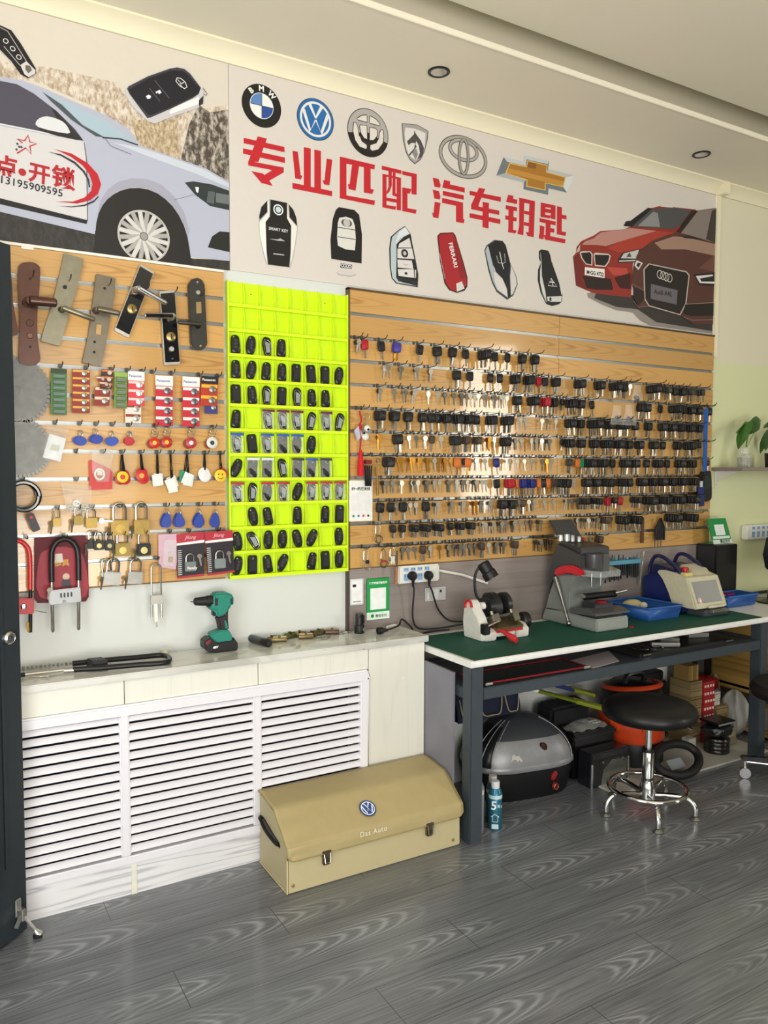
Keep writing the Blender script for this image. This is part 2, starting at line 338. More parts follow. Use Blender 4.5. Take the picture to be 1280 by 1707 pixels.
M().prism([tl, tl+dl*.022-V((0, 0, .03)), tl+dl*.012-V((0, 0, .038)), tl+dl*.0-V((0, 0, .02))], dn*.006).build('foot_tab', C('d8d6d0', .25, .9), st)

# ---------------- radiator counter: worktop, carcass, louvre grilles
ct = thing('radiator_cabinet', 'white wood-grain radiator cabinet with louvred front under the worktop', 'cabinet', (1.0, -.12, 0))
XR = 1.826; YF = -.235
seams = [wy(207, 1140, YF).x, wy(430, 1110, YF).x, wy(614, 1080, YF).x]
zt_ = .772
LX0 = -1.25; LX1 = wy(606, 1150, YF).x
fz1 = .686; fz0 = .112
for a, bx in ((LX0, seams[0]), (seams[0], seams[1]), (seams[1], seams[2])):
    M().box(a+.0015, bx-.0015, YF, YF+.016, fz1+.003, zt_).build('fascia', WHITEWOOD, ct)
M().box(seams[2]+.002, XR, YF, YF+.016, 0, zt_).build('end_board', WHITEWOOD, ct)
M().box(XR-.016, XR, YF+.016, -.002, 0, zt_).build('side_board', WHITEWOOD, ct)
LV = C('ebe8ee', .35, coat=.3, var=.02)
fr_ = M().box(LX0, seams[2]-.004, YF-.014, YF+.016, fz1-.034, fz1+.002).box(LX0, seams[2]-.004, YF-.014, YF+.016, fz0, fz0+.034).box(seams[2]-.042, seams[2]-.004, YF-.014, YF+.016, fz0+.034, fz1-.034)
fr_.build('grille_frame', LV, ct, bev=.006)
mull = [wy(208, 1310, YF).x, wy(428, 1230, YF).x]
for x in mull: M().box(x-.017, x+.017, YF-.012, YF+.014, fz0+.03, fz1-.03).build('mullion', LV, ct, bev=.005)
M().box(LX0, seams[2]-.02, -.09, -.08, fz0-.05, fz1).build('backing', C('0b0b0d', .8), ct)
cells = [(LX0, mull[0]-.017), (mull[0]+.017, mull[1]-.017), (mull[1]+.017, seams[2]-.042)]
NL = 15; pz = (fz1-fz0-.068)/NL
for a, bx in cells:
    lm = M()
    for i in range(NL):
        zc = fz0+.034+pz*(i+.5)+.002; h = pz*.335
        prof = [(YF-.007, zc-h), (YF-.0095, zc-h+.002), (YF-.0085, zc-h+.005), (YF+.002, zc+h-.001), (YF+.005, zc+h), (YF+.006, zc+h-.004), (YF-.002, zc-h+.001)]
        lm.prism([(a, y, z) for y, z in prof], (bx-a, 0, 0))
    lm.build('louvre_grille', LV, ct, ang=50)
for a, bx in ((LX0, wy(219, 1470, YF).x), (wy(228, 1470, YF).x, seams[2])):
    M().box(a, bx, YF-.002, YF+.012, 0, fz0-.001).build('plinth', PLINTH, ct)
M().box(wy(219, 1470, YF).x, wy(228, 1470, YF).x, YF-.006, YF+.01, 0, fz0-.001).build('plinth_joint', C('e8e4d4', .4), ct)
for px, py in ((650, 1083), (696, 1072), (673, 1130)):
    p = wy(px, py, YF); M().lathe((p.x, YF, p.z), (0, -1, 0), [(.004, 0), (.003, .002), (0, .0024)], 10).build('screw_cap', C('f5f3ec', .4), ct)
m, nt, b, N, L = nodes('pale_marble'); g = N('ShaderNodeNewGeometry'); n = N('ShaderNodeTexNoise'); n.inputs['Scale'].default_value = 5; n.inputs['Detail'].default_value = 8; n.inputs['Distortion'].default_value = 1.2
mp = N('ShaderNodeVectorMath', operation='MULTIPLY'); L(g.outputs['Position'], mp.inputs[0]); mp.inputs[1].default_value = (.5, 1.5, 1.5); L(mp.outputs[0], n.inputs['Vector'])
r = N('ShaderNodeValToRGB'); e = r.color_ramp.elements; e[0].position = .36; e[0].color = hexc('bdbcb6'); e[1].position = .52; e[1].color = hexc('dad8d2'); L(n.outputs[0], r.inputs[0]); L(r.outputs[0], b.inputs['Base Color']); b.inputs['Roughness'].default_value = .13
MARB = m
sx = wy(606, 1075, -.25).x
wt = thing('worktop', 'long pale marbled stone worktop on the radiator cabinet', 'worktop', (.8, -.12, .775))
M().box(-1.25, sx-.0008, -.252, 0, .775, .80).build('slab', MARB, wt, bev=.003)
M().box(sx+.0008, 1.838, -.254, 0, .774, .8005).build('slab', MARB, wt, bev=.003)
M().box(sx-.0012, sx+.0012, -.251, -.001, .78, .8004).build('joint', C('f2eee2', .5), wt)
# grey laminate board between the bench and the key wall
M_ = tag(M().box(1.8395, 3.955, -.014, 0, .40, 1.073).box(1.577, 1.8395, -.014, 0, .8012, 1.073).build('backboard', GREYWOOD), 'grey wood-grain laminate board on the wall behind the workbench', 'wall panel')
tag(M().box(1.566, 1.577, -.018, 0, .801, 1.073).build('edge_strip', C('4a4038', .4)), 'dark brown edge strip at the left end of the grey laminate board', 'edge strip')

# ---------------- slatwalls
GZ = [2.276-.1003*k for k in range(13)]
def slatwall(name, label, x0, x1, seed):
    t = thing('slatwall', label, 'slatwall', ((x0+x1)/2, 0, 1.07))
    for k in range(12):
        zt, zb = GZ[k]-(.0065 if k else 0), GZ[k+1]+.0065
        M().prism([(x0, y, z) for y, z in ((-.008, zb), (-.019, zb), (-.02, zb+.001), (-.02, zt-.001), (-.019, zt), (-.008, zt))], (x1-x0, 0, 0)).build('board', PINE, t)
    M().box(x0, x1, -.008, 0, GZ[12], GZ[0]).build('backing', C('8a6a3c', .6), t)
    for k in range(1, 12):
        gm = M(); gm.box(x0, x1, -.0095, -.008, GZ[k]-.0085, GZ[k]+.0085)
        gm.box(x0, x1, -.0212, -.008, GZ[k]-.0078, GZ[k]-.0065)
        gm.build('groove_liner', C('a5a7a4', .3, .85), t)
    return t
xs = wy(932, 560, -.02).x
s1 = slatwall('slatwall', 'pine slatwall hung with locks and batteries above the worktop', -.35, 1.022, 0)
s2 = slatwall('slatwall', 'pine slatwall panel with key hooks next to the yellow-green rack', 1.577, xs-.0012, 1)
s3 = slatwall('slatwall', 'pine slatwall panel with key hooks next to the green wall', xs+.0012, 3.955, 2)
M().box(1.568, 1.577, -.024, 0, 1.073, 2.282).box(1.568, xs, -.024, -.0, 2.276, 2.284).build('edge_strip', C('5a4326', .35), s2)
M().box(xs, 3.957, -.024, -.0, 2.276, 2.284).build('edge_strip', C('4a3420', .35), s3)
for k in range(1, 12): M().lathe((3.948, -.0205, GZ[k]-.002), (0, -1, 0), [(.004, 0), (.003, .002), (0, .0024)], 10).build('screw_cap', NICK, s3)
M().box(-.35, 1.022, -.024, 0, 2.277, 2.286).box(.30, .34, -.026, 0, 2.268, 2.276).build('edge_strip', C('efe8dc', .4), s1)
# ================================================================ printed banners along the top of the wall
XSEAM = 1.054; XEND = 3.958; ZB = 2.292; ZT = 3.083
def inkmat(h): return C(h, .42, var=0)
class Ink(M):
    """flat printing: polygons traced on the banner, one thin ink layer above the other"""
    def __init__(s, lim): super().__init__(); s.mats = []; s.lim = lim
    def mi_(s, h):
        if h not in s.mats: s.mats.append(h)
        return s.mats.index(h)
    def pt(s, p, L):
        L = L+.01*len(s.f)*.5
        x0, x1, z0, z1 = s.lim
        return V((min(max(p.x, x0), x1), -.0035-.0004*L, min(max(p.z, z0), z1)))
    def P(s, T, pts, h, L=1, sm=0):
        w = [wy(T[0]+a/T[2], T[1]+b/T[2], -.003) for a, b in pts]
        if sm: w = smooth(w, sm)
        s.flat([s.pt(p, L) for p in w], s.mi_(h)); return s
    def line(s, T, pts, w, h, L=2, closed=False):
        q = [wy(T[0]+a/T[2], T[1]+b/T[2], -.003) for a, b in pts]
        return s.wline(q, w, h, L, closed)
    def wline(s, q, w, h, L=2, closed=False):
        n = len(q); S = []
        for i, p in enumerate(q):
            a = q[(i+1) % n] if closed or i < n-1 else p; b = q[i-1] if closed or i else p
            t = (a-b).normalized(); nn = V((-t.z, 0, t.x)); S.append((s.pt(p+nn*w/2, L), s.pt(p-nn*w/2, L)))
        for i in range(n if closed else n-1):
            j = (i+1) % n; s.flat([S[i][0], S[j][0], S[j][1], S[i][1]], s.mi_(h))
        return s
    def disc(s, c, rx, rz, h, L=1, a0=0, a1=360, n=48):
        k = max(3, int(n*(a1-a0)/360)); pts = [V((c.x+rx*math.cos(math.radians(a0+(a1-a0)*i/k)), 0, c.z+rz*math.sin(math.radians(a0+(a1-a0)*i/k)))) for i in range(k+(a1-a0 < 360))]
        if a1-a0 < 360: pts.append(V((c.x, 0, c.z)))
        s.flat([s.pt(p, L) for p in pts], s.mi_(h)); return s
    def ring(s, c, rx, rz, w, h, L=2, n=48):
        return s.wline([V((c.x+rx*math.cos(2*pi*i/n), 0, c.z+rz*math.sin(2*pi*i/n))) for i in range(n)], w, h, L, True)
    def txt(s, body, p, size, h, L=3, off=0, ang=0, align='CENTER', spacing=1):
        ca, sa = math.cos(ang), math.sin(ang); t = text_mesh(body, size, None, None, (p.x, -.0035-.0004*L, p.z), (ca, 0, sa), (-sa, 0, ca), None, off, 0, align, 0, spacing)
        s.merge(t, mi=s.mi_(h)); return s
    def done(s, name, parent, label=None):
        o = s.build(name, [inkmat(h) if isinstance(h, str) else h for h in s.mats], parent)
        if label: o['label'] = label
        return o
def sym_vw(k, c, r, blue, pale, L=1):
    """round badge: V above W inside a ring"""
    k.disc(c, r, r, '1f3f7a' if blue is None else '23303f', L); k.disc(c, r*.965, r*.965, blue or '2a6cb0', L+1); k.disc(c, r*.84, r*.84, pale, L+2); k.disc(c, r*.73, r*.73, blue or '2a6cb0', L+3)
    q = lambda *pp: [V((c.x+a*r, 0, c.z+b*r)) for a, b in pp]
    k.wline(q((-.33, .68), (0, .07), (.33, .68)), r*.17, pale, L+4)
    k.wline(q((-.66, .34), (-.30, -.62), (0, .0), (.30, -.62), (.66, .34)), r*.17, pale, L+5)
    k.wline(q((-.12, .0), (.12, .0)), r*.06, blue or '2a6cb0', L+6)

LIM1 = (-.42, XSEAM-.0015, ZB, ZT); LIM2 = (XSEAM+.0015, XEND, ZB+.004, ZT)
bl = thing('banner', 'printed wall banner of a white car and two car keys, over the lock slatwall', 'banner', (.3, 0, ZB))
br = thing('banner', 'grey printed wall banner with red Chinese title, car badges and two red cars', 'banner', (2.5, 0, ZB))
M().box(LIM1[0], LIM1[1], -.003, 0, ZB, ZT).build('sheet', C('d8cfc2', .5, var=.01), bl)
M().box(LIM2[0], LIM2[1], -.003, 0, ZB+.004, ZT).build('sheet', C('d6cec6', .5, var=.01), br)
# ---- left banner
TA = (0, 0, 3.2); TF = (0, 200, 6.4); TE = (190, 95, 7.53)
def speck(name, a, b_, sc, lo=.42, hi=.6):
    m, nt, b, N, L = nodes(name); g = N('ShaderNodeNewGeometry'); n = N('ShaderNodeTexNoise'); n.inputs['Scale'].default_value = sc; n.inputs['Detail'].default_value = 8; n.inputs['Roughness'].default_value = .75
    mp = N('ShaderNodeVectorMath', operation='MULTIPLY'); L(g.outputs['Position'], mp.inputs[0]); mp.inputs[1].default_value = (1.6, 1, .8); L(mp.outputs[0], n.inputs['Vector'])
    r = N('ShaderNodeValToRGB'); e = r.color_ramp.elements; e[0].position = lo; e[0].color = hexc(a); e[1].position = hi; e[1].color = hexc(b_); L(n.outputs[0], r.inputs[0]); L(r.outputs[0], b.inputs['Base Color']); b.inputs['Roughness'].default_value = .42; return m
k = Ink(LIM1)
k.P(TA, [(-1200, 200), (0, 330), (260, 360), (620, 440), (700, 560), (900, 610), (1218, 560), (1240, 1000), (1000, 900), (740, 790), (480, 560), (200, 440), (0, 410)], speck('printed_bare_trees', 'a88f78', 'e2d6c6', 34, .4, .58), .2)
k.P(TA, [(700, 640), (940, 640), (960, 860), (740, 790)], speck('printed_building', '9a8468', 'd8c4a4', 60), .5)
k.P(TA, [(1010, 660), (1060, 560), (1120, 600), (1240, 590), (1240, 990), (1110, 930), (960, 860)], speck('printed_dark_tree', '4a4238', 'c4b8ac', 30, .46, .6), .8)
k.done('printed_trees', bl)
k = Ink(LIM1)
k.P(TA, [(-1400, 740), (0, 1100), (505, 1230), (1030, 1380), (1240, 1390), (1240, 1500), (0, 1420), (-1400, 1200)], speck('printed_asphalt', '242120', '3a3633', 20), 1)
k.P(TA, [(-1200, 330), (-300, 330), (0, 410), (120, 430), (230, 470), (400, 545), (560, 612), (690, 690), (750, 778), (900, 830), (1100, 900), (1240, 975), (1240, 1395), (1015, 1372), (1005, 1300), (975, 1190), (925, 1105), (860, 1045), (790, 1008), (720, 1000), (650, 1015), (590, 1048), (545, 1098), (522, 1150), (505, 1250), (0, 1130), (-1200, 830)], 'b3b6c8', 2)
k.P(TA, [(-600, 520), (0, 672), (455, 757), (466, 1172), (0, 1062), (-600, 920)], 'd3cfd0', 3)
k.P(TA, [(-600, 920), (0, 1058), (466, 1176), (462, 1196), (0, 1090), (-600, 950)], '1d1a1a', 4)
k.P(TA, [(-600, 390), (-200, 400), (0, 432), (90, 450), (180, 500), (300, 592), (400, 690), (446, 752), (0, 662), (-600, 520)], '4d4a58', 3)
k.P(TA, [(270, 570), (300, 592), (446, 752), (350, 735), (330, 690)], '2f2a2c', 4)
k.line(TA, [(-600, 522), (0, 662), (300, 722)], .004, 'e8e6e6', 5)
k.P(TA, [(198, 642), (250, 622), (330, 648), (366, 690), (358, 714), (205, 680)], 'dadbdd', 6, 3)
k.P(TA, [(203, 680), (360, 714), (420, 750), (300, 725), (215, 700)], '2b2626', 5)
k.P(TA, [(225, 490), (320, 530), (560, 645), (742, 777), (640, 748), (560, 735), (440, 668), (330, 560)], 'a9bdca', 3)
k.P(TA, [(225, 490), (330, 560), (440, 668), (560, 735), (510, 728), (380, 640), (270, 540)], '4a5158', 4)
k.line(TA, [(545, 735), (640, 742), (735, 775)], .005, '2b2f33', 5)
k.line(TA, [(560, 738), (590, 780), (700, 825)], .0025, '6a6c78', 5)
k.P(TA, [(600, 760), (750, 790), (900, 838), (1100, 910), (1240, 985), (1240, 1005), (1050, 930), (800, 840)], 'c9cfdb', 4)
k.P(TA, [(520, 1150), (535, 1070), (575, 1010), (630, 970), (700, 952), (780, 955), (860, 985), (930, 1050), (980, 1130), (1010, 1230), (1000, 1270), (975, 1190), (925, 1105), (860, 1045), (790, 1008), (720, 1000), (650, 1015), (590, 1048), (545, 1098)], 'a3a3b2', 3)
k.P(TA, [(508, 1250), (513, 1190), (525, 1140), (545, 1098), (572, 1064), (605, 1038), (645, 1018), (690, 1006), (740, 1004), (790, 1012), (840, 1034), (882, 1064), (920, 1102), (952, 1148), (980, 1205), (1000, 1270), (1012, 1340), (1022, 1470), (500, 1400)], '221e1d', 5)
wc = wy(767/3.2, 1262/3.2, -.003); rx = wy((767+137)/3.2, 1262/3.2, -.003).x-wc.x
k.disc(wc, rx, rx, 'bdb9b4', 6); k.disc(wc, rx*.92, rx*.92, '1c1a1a', 7)
for i in range(10):
    for dd in (-9, 9):
        a = math.radians(i*36+18+dd); a2 = math.radians(i*36+18+dd*.5)
        k.wline([V((wc.x+rx*.16*math.cos(a2), 0, wc.z+rx*.16*math.sin(a2))), V((wc.x+rx*.95*math.cos(a), 0, wc.z+rx*.95*math.sin(a)))], rx*.17, 'cfccc8' if dd > 0 else 'a9a5a2', 8)
k.disc(wc, rx*.14, rx*.14, '9a9694', 9)
k.P(TA, [(985, 975), (1030, 968), (1130, 985), (1240, 1022), (1240, 1125), (1120, 1100), (1040, 1040)], '2c3434', 4)
k.P(TA, [(1110, 1020), (1145, 1025), (1140, 1090), (1100, 1080)], '5a6062', 5); k.P(TA, [(1150, 1030), (1240, 1045), (1240, 1095), (1150, 1080)], '6c7274', 5); k.P(TA, [(1040, 998), (1060, 1000), (1056, 1030), (1046, 1025)], 'f0f0f0', 5)
k.line(TA, [(925, 1068), (1030, 1040)], .002, '80828e', 4)
k.P(TA, [(1108, 1320), (1130, 1262), (1170, 1235), (1240, 1242), (1240, 1348)], '20231f', 4)
k.line(TA, [(448, 760), (462, 860), (466, 1180)], .003, '55555c', 5)
k.P(TF, [(570, 312), (760, 360), (930, 460), (1040, 580), (1077, 690), (1045, 790), (960, 860), (820, 895), (590, 872), (780, 872), (900, 830), (970, 760), (985, 680), (950, 580), (880, 490), (760, 400), (640, 340)], 'bb1f2a', 6)
k.P(TF, [(515, 342), (650, 368), (800, 448), (900, 545), (950, 640), (960, 720), (946, 725), (932, 640), (880, 555), (790, 470), (650, 388)], '34333a', 6)
k.P(TF, [(600, 918), (760, 925), (900, 905), (1000, 860), (1045, 812), (1050, 828), (1000, 880), (900, 922), (760, 935)], '2a2628', 6)
k.line(TF, [(180, 360), (275, 300), (330, 368), (318, 282), (392, 256), (318, 238), (298, 165), (262, 225), (182, 208), (240, 248)], .0045, 'bb1f2a', 6)
for a, b_ in ((175, 318), (205, 290), (228, 292), (185, 258)): k.disc(wy(a/6.4, 200+b_/6.4, -.003), .004, .004, '44424a', 6, n=8)
k.disc(wy(237/6.4, 200+560/6.4, -.003), .0125, .0125, 'b2202a', 6, n=16)
for ch, (xa, yb), wd_ in (('点', (-60, 552), 250), ('开', (298, 628), 235), ('锁', (545, 680), 255)):
    p0, p1 = wy(xa/6.4, 200+yb/6.4, -.003), wy((xa+wd_)/6.4, 200+(yb+wd_*.228)/6.4, -.003)
    k.txt(ch, V((p0.x, 0, p0.z)), (p1.x-p0.x)*1.0, 'b2202a', 7, .03*(p1.x-p0.x), math.atan2(p1.z-p0.z, p1.x-p0.x), 'LEFT')
p0, p1 = wy(-14/6.4, 200+668/6.4, -.003), wy(792/6.4, 200+852/6.4, -.003)
k.txt('13195909595', V((p0.x, 0, p0.z)), (p1.x-p0.x)/6.75, '26242a', 7, .0004, math.atan2(p1.z-p0.z, p1.x-p0.x), 'LEFT', 1.04)
k.done('printed_car', bl)
k = Ink(LIM1)
k.P(TE, [(140, 410), (170, 368), (420, 240), (700, 142), (790, 126), (890, 148), (960, 205), (1090, 385), (1122, 430), (1115, 560), (1060, 640), (700, 762), (510, 842), (420, 812), (300, 700), (200, 590), (146, 480)], 'c9c6c8', 10)
k.P(TE, [(160, 405), (180, 375), (420, 250), (700, 152), (790, 138), (880, 158), (950, 215), (1085, 392), (1060, 470), (990, 520), (700, 660), (470, 760), (415, 775), (300, 620), (190, 470)], '3c3a40', 11)
k.P(TE, [(180, 420), (430, 275), (720, 175), (850, 182), (905, 212), (1078, 402), (1055, 450), (1000, 498), (700, 638), (480, 728), (425, 730), (300, 590), (200, 470)], '1d1b24', 12)
k.P(TE, [(690, 700), (720, 655), (1060, 505), (1070, 540), (1050, 600), (700, 725)], 'efedec', 12); k.P(TE, [(1060, 550), (1118, 490), (1112, 590), (1062, 625)], '2e2c30', 12)
k.line(TE, [(440, 400), (575, 570)], .0018, '77747c', 13); k.line(TE, [(505, 300), (690, 525)], .0018, '77747c', 13)
k.P(TE, [(395, 500), (430, 480), (462, 500), (450, 530), (415, 535)], 'f0eef0', 13); k.P(TE, [(515, 445), (570, 420), (592, 455), (560, 475), (545, 450), (530, 470)], 'f0eef0', 13)
k.line(TE, [(785, 270), (830, 275), (890, 325), (910, 385), (880, 405), (820, 370), (772, 310)], .003, 'e6e4e6', 13, True); k.line(TE, [(790, 290), (850, 350), (880, 325), (820, 345), (860, 395)], .0025, 'e6e4e6', 13)
k.line(TE, [(1110, 395), (1165, 470), (1150, 490), (1120, 470)], .0025, '55525a', 12)
k.done('printed_key_fob', bl, 'printed rectangular black and chrome smart key on the banner')
k = Ink(LIM1)
k.P(TA, [(-120, 60), (0, 138), (60, 165), (110, 235), (190, 368), (190, 395), (150, 420), (110, 400), (60, 330), (0, 268), (-100, 150)], '1c191c', 10); k.P(TA, [(108, 352), (140, 330), (188, 378), (186, 396), (152, 415), (130, 400)], 'd2cecb', 11)
k.line(TA, [(-80, 120), (0, 150), (40, 170), (140, 330), (106, 352), (20, 250)], .0025, 'b9b4b4', 11)
for a, b_ in ((30, 222), (67, 263), (100, 308)): k.ring(wy(a/3.2, b_/3.2, -.003), .0075, .0075, .0025, 'e2dfe0', 11, 10)
k.P(TA, [(135, 350), (160, 355), (170, 378), (150, 395), (135, 375)], '6a6258', 12)
k.done('printed_key_fob', bl, 'printed long black key with silver crest end on the banner')
# ---- right banner: title
RED = 'c01f2b'
T1, T2, T3, T4 = (395, 215, 8), (550, 250, 8), (700, 285, 8), (830, 300, 9.846)
STROKES = {T1: '88,118 630,240 635,312 88,190|80,258 638,382 638,455 80,330|275,100 398,128 285,440 148,440|148,425 622,515 622,580 148,487|500,500 622,520 622,580 430,690 475,760 325,722 190,562 345,595 365,615 460,555|738,290 810,305 848,620 872,622 852,675 775,660|890,242 982,262 982,770 890,755|1030,275 1118,295 1118,800 1030,780|1195,395 1270,412 1232,752 1158,740 1138,680 1165,690|738,718 1268,830 1265,898 738,795',
 T2: '130,88 598,200 592,262 130,165|130,88 218,110 218,655 130,645|130,590 598,675 590,738 130,645|295,180 388,200 340,545 248,522 238,455 260,460|450,210 540,235 540,520 585,530 562,588 450,568|690,210 950,272 950,322 690,262|698,318 752,328 752,775 698,765|888,360 945,372 945,808 888,800|698,318 945,372 945,400 698,345|752,635 888,660 888,705 752,680|698,725 880,755 870,800 698,765|778,270 822,280 822,480 790,560 752,592 752,560 778,500|835,290 872,295 872,580 888,585 888,625 830,605|962,280 1155,322 1155,372 962,330|1085,330 1155,345 1152,600 1085,588|962,500 1085,522 1062,585 962,565|962,500 1030,515 1030,825 962,815|962,765 1152,798 1142,852 962,815',
 T3: '168,90 248,108 275,190 265,225 192,210|168,250 250,268 272,345 262,382 190,368|195,410 272,428 245,632 175,620 160,555 180,560|320,120 402,138 398,180 595,225 595,290 295,222|302,265 582,325 582,385 302,325|295,360 572,422 575,640 592,645 582,698 478,680 478,465 292,425|660,265 1078,350 1075,412 660,320|785,225 870,240 800,400 775,475 680,505 680,455|680,455 1055,530 1055,588 680,510|660,562 1070,645 1068,708 658,622|835,412 918,428 912,768 832,750',
 T4: '165,245 252,260 245,310 315,325 310,398 130,360|125,412 312,450 310,515 125,480|170,470 255,488 245,835 168,855|120,580 305,620 302,682 118,648|165,800 305,830 285,880 162,858|345,290 430,310 415,910 315,885 345,760|515,330 605,350 585,942 480,920 455,852 500,860|345,290 605,350 603,410 345,360|430,505 512,520 510,575 428,560|425,690 505,705 503,760 422,745|700,370 775,385 772,605 695,600|865,405 942,420 940,650 862,632|700,370 942,420 942,468 700,440|772,470 865,485 865,545 772,535|695,560 865,585 845,635 695,605|680,625 945,685 942,748 680,690|780,690 860,710 855,960 780,960|855,790 922,800 920,868 855,855|685,745 760,765 745,975 670,962 668,890 680,890|745,900 1108,975 1095,1042 770,980|965,432 1048,450 1042,900 962,890|1045,570 1122,585 1120,650 1045,635|965,840 1115,855 1105,920 962,892'}
CUT = {T1: 5, T2: 5, T3: 6, T4: 10}
for T, s_ in STROKES.items():
    s_ = s_.split('|')
    for part in (s_[:CUT[T]], s_[CUT[T]:]):
        k = Ink(LIM2)
        for j, poly in enumerate(part): k.P(T, [tuple(map(float, q.split(','))) for q in poly.split()], RED, 1+.12*j)
        k.done('printed_character', br)
# ---- badges
def cen(px, py, rpx): c = wy(px, py, -.003); return c, wy(px+rpx, py, -.003).x-c.x
k = Ink(LIM2); c, r = cen(436, 176.7, 32.4)
k.disc(c, r, r, '1a1715', 1); k.disc(c, r*.60, r*.60, 'dfe3e6', 2); k.disc(c, r*.57, r*.57, 'eeeae6', 3)
k.disc(c, r*.57, r*.57, '5a84bd', 4, 90, 180); k.disc(c, r*.57, r*.57, '2a4c93', 4, 270, 360)
k.wline([V((c.x-r*.57, 0, c.z)), V((c.x+r*.57, 0, c.z))], r*.03, '2a3a50', 5); k.wline([V((c.x, 0, c.z-r*.57)), V((c.x, 0, c.z+r*.57))], r*.03, '2a3a50', 5.2)
for ch, a in (('B', 132), ('M', 91), ('W', 50)):
    ra = math.radians(a); k.txt(ch, V((c.x+r*.68*math.cos(ra), 0, c.z+r*.68*math.sin(ra))), r*.36, 'f4f1ee', 4, r*.012, ra-pi/2)
k.done('printed_badge', br, 'black ring badge with blue and white quarters')
k = Ink(LIM2); c, r = cen(525.8, 199.3, 30.4); sym_vw(k, c, r, '2468a8', 'e6e2dc'); k.done('printed_badge', br, 'blue round badge with silver letters in a ring')
k = Ink(LIM2); c, r = cen(613.4, 221.5, 33.8); T6 = (570, 180, 8)
k.disc(c, r, r, '4a4541', 1); k.disc(c, r*.965, r*.965, 'aca7a2', 2); k.disc(c, r*.99, r*.99, '1f1b18', 2.4, 190, 345)
k.disc(c, r*.93, r*.93, 'aca7a2', 2.8, -5, 185)
for s_ in ('195,140 260,100 325,95 332,110 332,195 215,165', '365,110 380,110 450,150 508,220 490,240 365,205', '235,225 330,240 335,420 290,405 250,340 232,260', '365,260 440,272 468,300 465,380 420,435 362,430', '155,190 185,200 210,260 225,370 280,440 330,480 330,540 310,552 230,520 170,430 140,300', '520,290 545,300 555,380 545,470 480,560 400,578 370,550 370,490 450,470 485,410 495,330'):
    q = [tuple(map(float, w.split(','))) for w in s_.split()]; k.P(T6, q, 'dcd4cb', 4); k.line(T6, q, .0035, '3a3532', 4.5, True)
k.P(T6, [(240, 400), (345, 470), (450, 440), (460, 470), (375, 500), (372, 590), (330, 590), (330, 500), (260, 450)], '2a2522', 5)
k.done('printed_badge', br, 'round silver badge with openwork character')
k = Ink(LIM2)
k.P(T6, [(793, 203), (1000, 222), (1152, 308), (1142, 420), (1102, 580), (1050, 690), (970, 752), (900, 690), (848, 590), (812, 430)], '5c5856', 1); k.P(T6, [(803, 213), (1000, 232), (1142, 313), (1130, 420), (1092, 575), (1040, 680), (970, 735), (908, 682), (858, 585), (822, 430)], 'a19c99', 2)
k.P(T6, [(840, 262), (960, 275), (1112, 338), (1100, 540), (1050, 655), (980, 700), (890, 640), (850, 520), (832, 350)], 'dad5d2', 3)
k.P(T6, [(955, 298), (985, 350), (1050, 440), (1092, 540), (1070, 640), (1000, 692), (1035, 600), (1020, 500), (985, 440), (975, 490), (992, 520), (900, 642), (880, 630), (960, 540), (970, 470), (920, 468), (885, 500), (862, 450), (930, 380), (958, 350)], '4b4846', 4); k.P(T6, [(980, 700), (930, 600), (985, 540), (1010, 620)], '8b8684', 4.5)
k.done('printed_badge', br, 'silver shield badge with a horse head')
k = Ink(LIM2); c, r = cen(772.3, 262, 37)
k.ring(c, r, r*.67, r*.155, '4d4843', 1); k.ring(c, r, r*.67, r*.10, 'a59f99', 2); k.ring(V((c.x, 0, c.z+r*.24)), r*.60, r*.34, r*.14, '5a544f', 3); k.ring(V((c.x, 0, c.z+r*.24)), r*.60, r*.34, r*.09, 'a8a29c', 4)
k.ring(V((c.x, 0, c.z+r*.01)), r*.20, r*.60, r*.12, '4a4540', 5); k.ring(V((c.x, 0, c.z+r*.01)), r*.20, r*.60, r*.075, 'a09a94', 6); k.done('printed_badge', br, 'silver badge of three overlapping ovals')
k = Ink(LIM2); T7 = (720, 220, 5.12)
k.P(T7, [(610, 215), (780, 255), (785, 200), (998, 245), (990, 315), (1212, 372), (1150, 518), (992, 480), (990, 537), (780, 490), (782, 430), (548, 372)], '6f777c', 1)
k.P(T7, [(610, 215), (780, 255), (785, 200), (998, 245), (985, 275), (805, 235), (800, 290), (640, 255)], 'c2c6c8', 2); k.P(T7, [(990, 315), (1212, 372), (1150, 400), (975, 350)], 'b9bec0', 2); k.P(T7, [(548, 372), (625, 352), (805, 410), (782, 430)], 'aab0b4', 2); k.P(T7, [(1212, 372), (1150, 518), (1115, 465), (1135, 390)], 'd6d8d8', 2)
k.P(T7, [(660, 262), (803, 294), (812, 243), (984, 283), (978, 338), (1142, 384), (1120, 472), (968, 440), (968, 500), (802, 468), (806, 414), (622, 354)], 'dcb86a', 3)
k.P(T7, [(664, 272), (808, 304), (818, 252), (976, 290), (970, 346), (1132, 391), (1112, 462), (960, 432), (960, 492), (810, 460), (814, 407), (634, 350)], 'a9742c', 4); k.P(T7, [(818, 254), (888, 270), (884, 318), (808, 302)], '8a5a22', 5); k.P(T7, [(634, 350), (650, 310), (1125, 425), (1112, 462)], 'c08c3c', 5)
k.done('printed_badge', br, 'gold and silver cross-shaped badge')
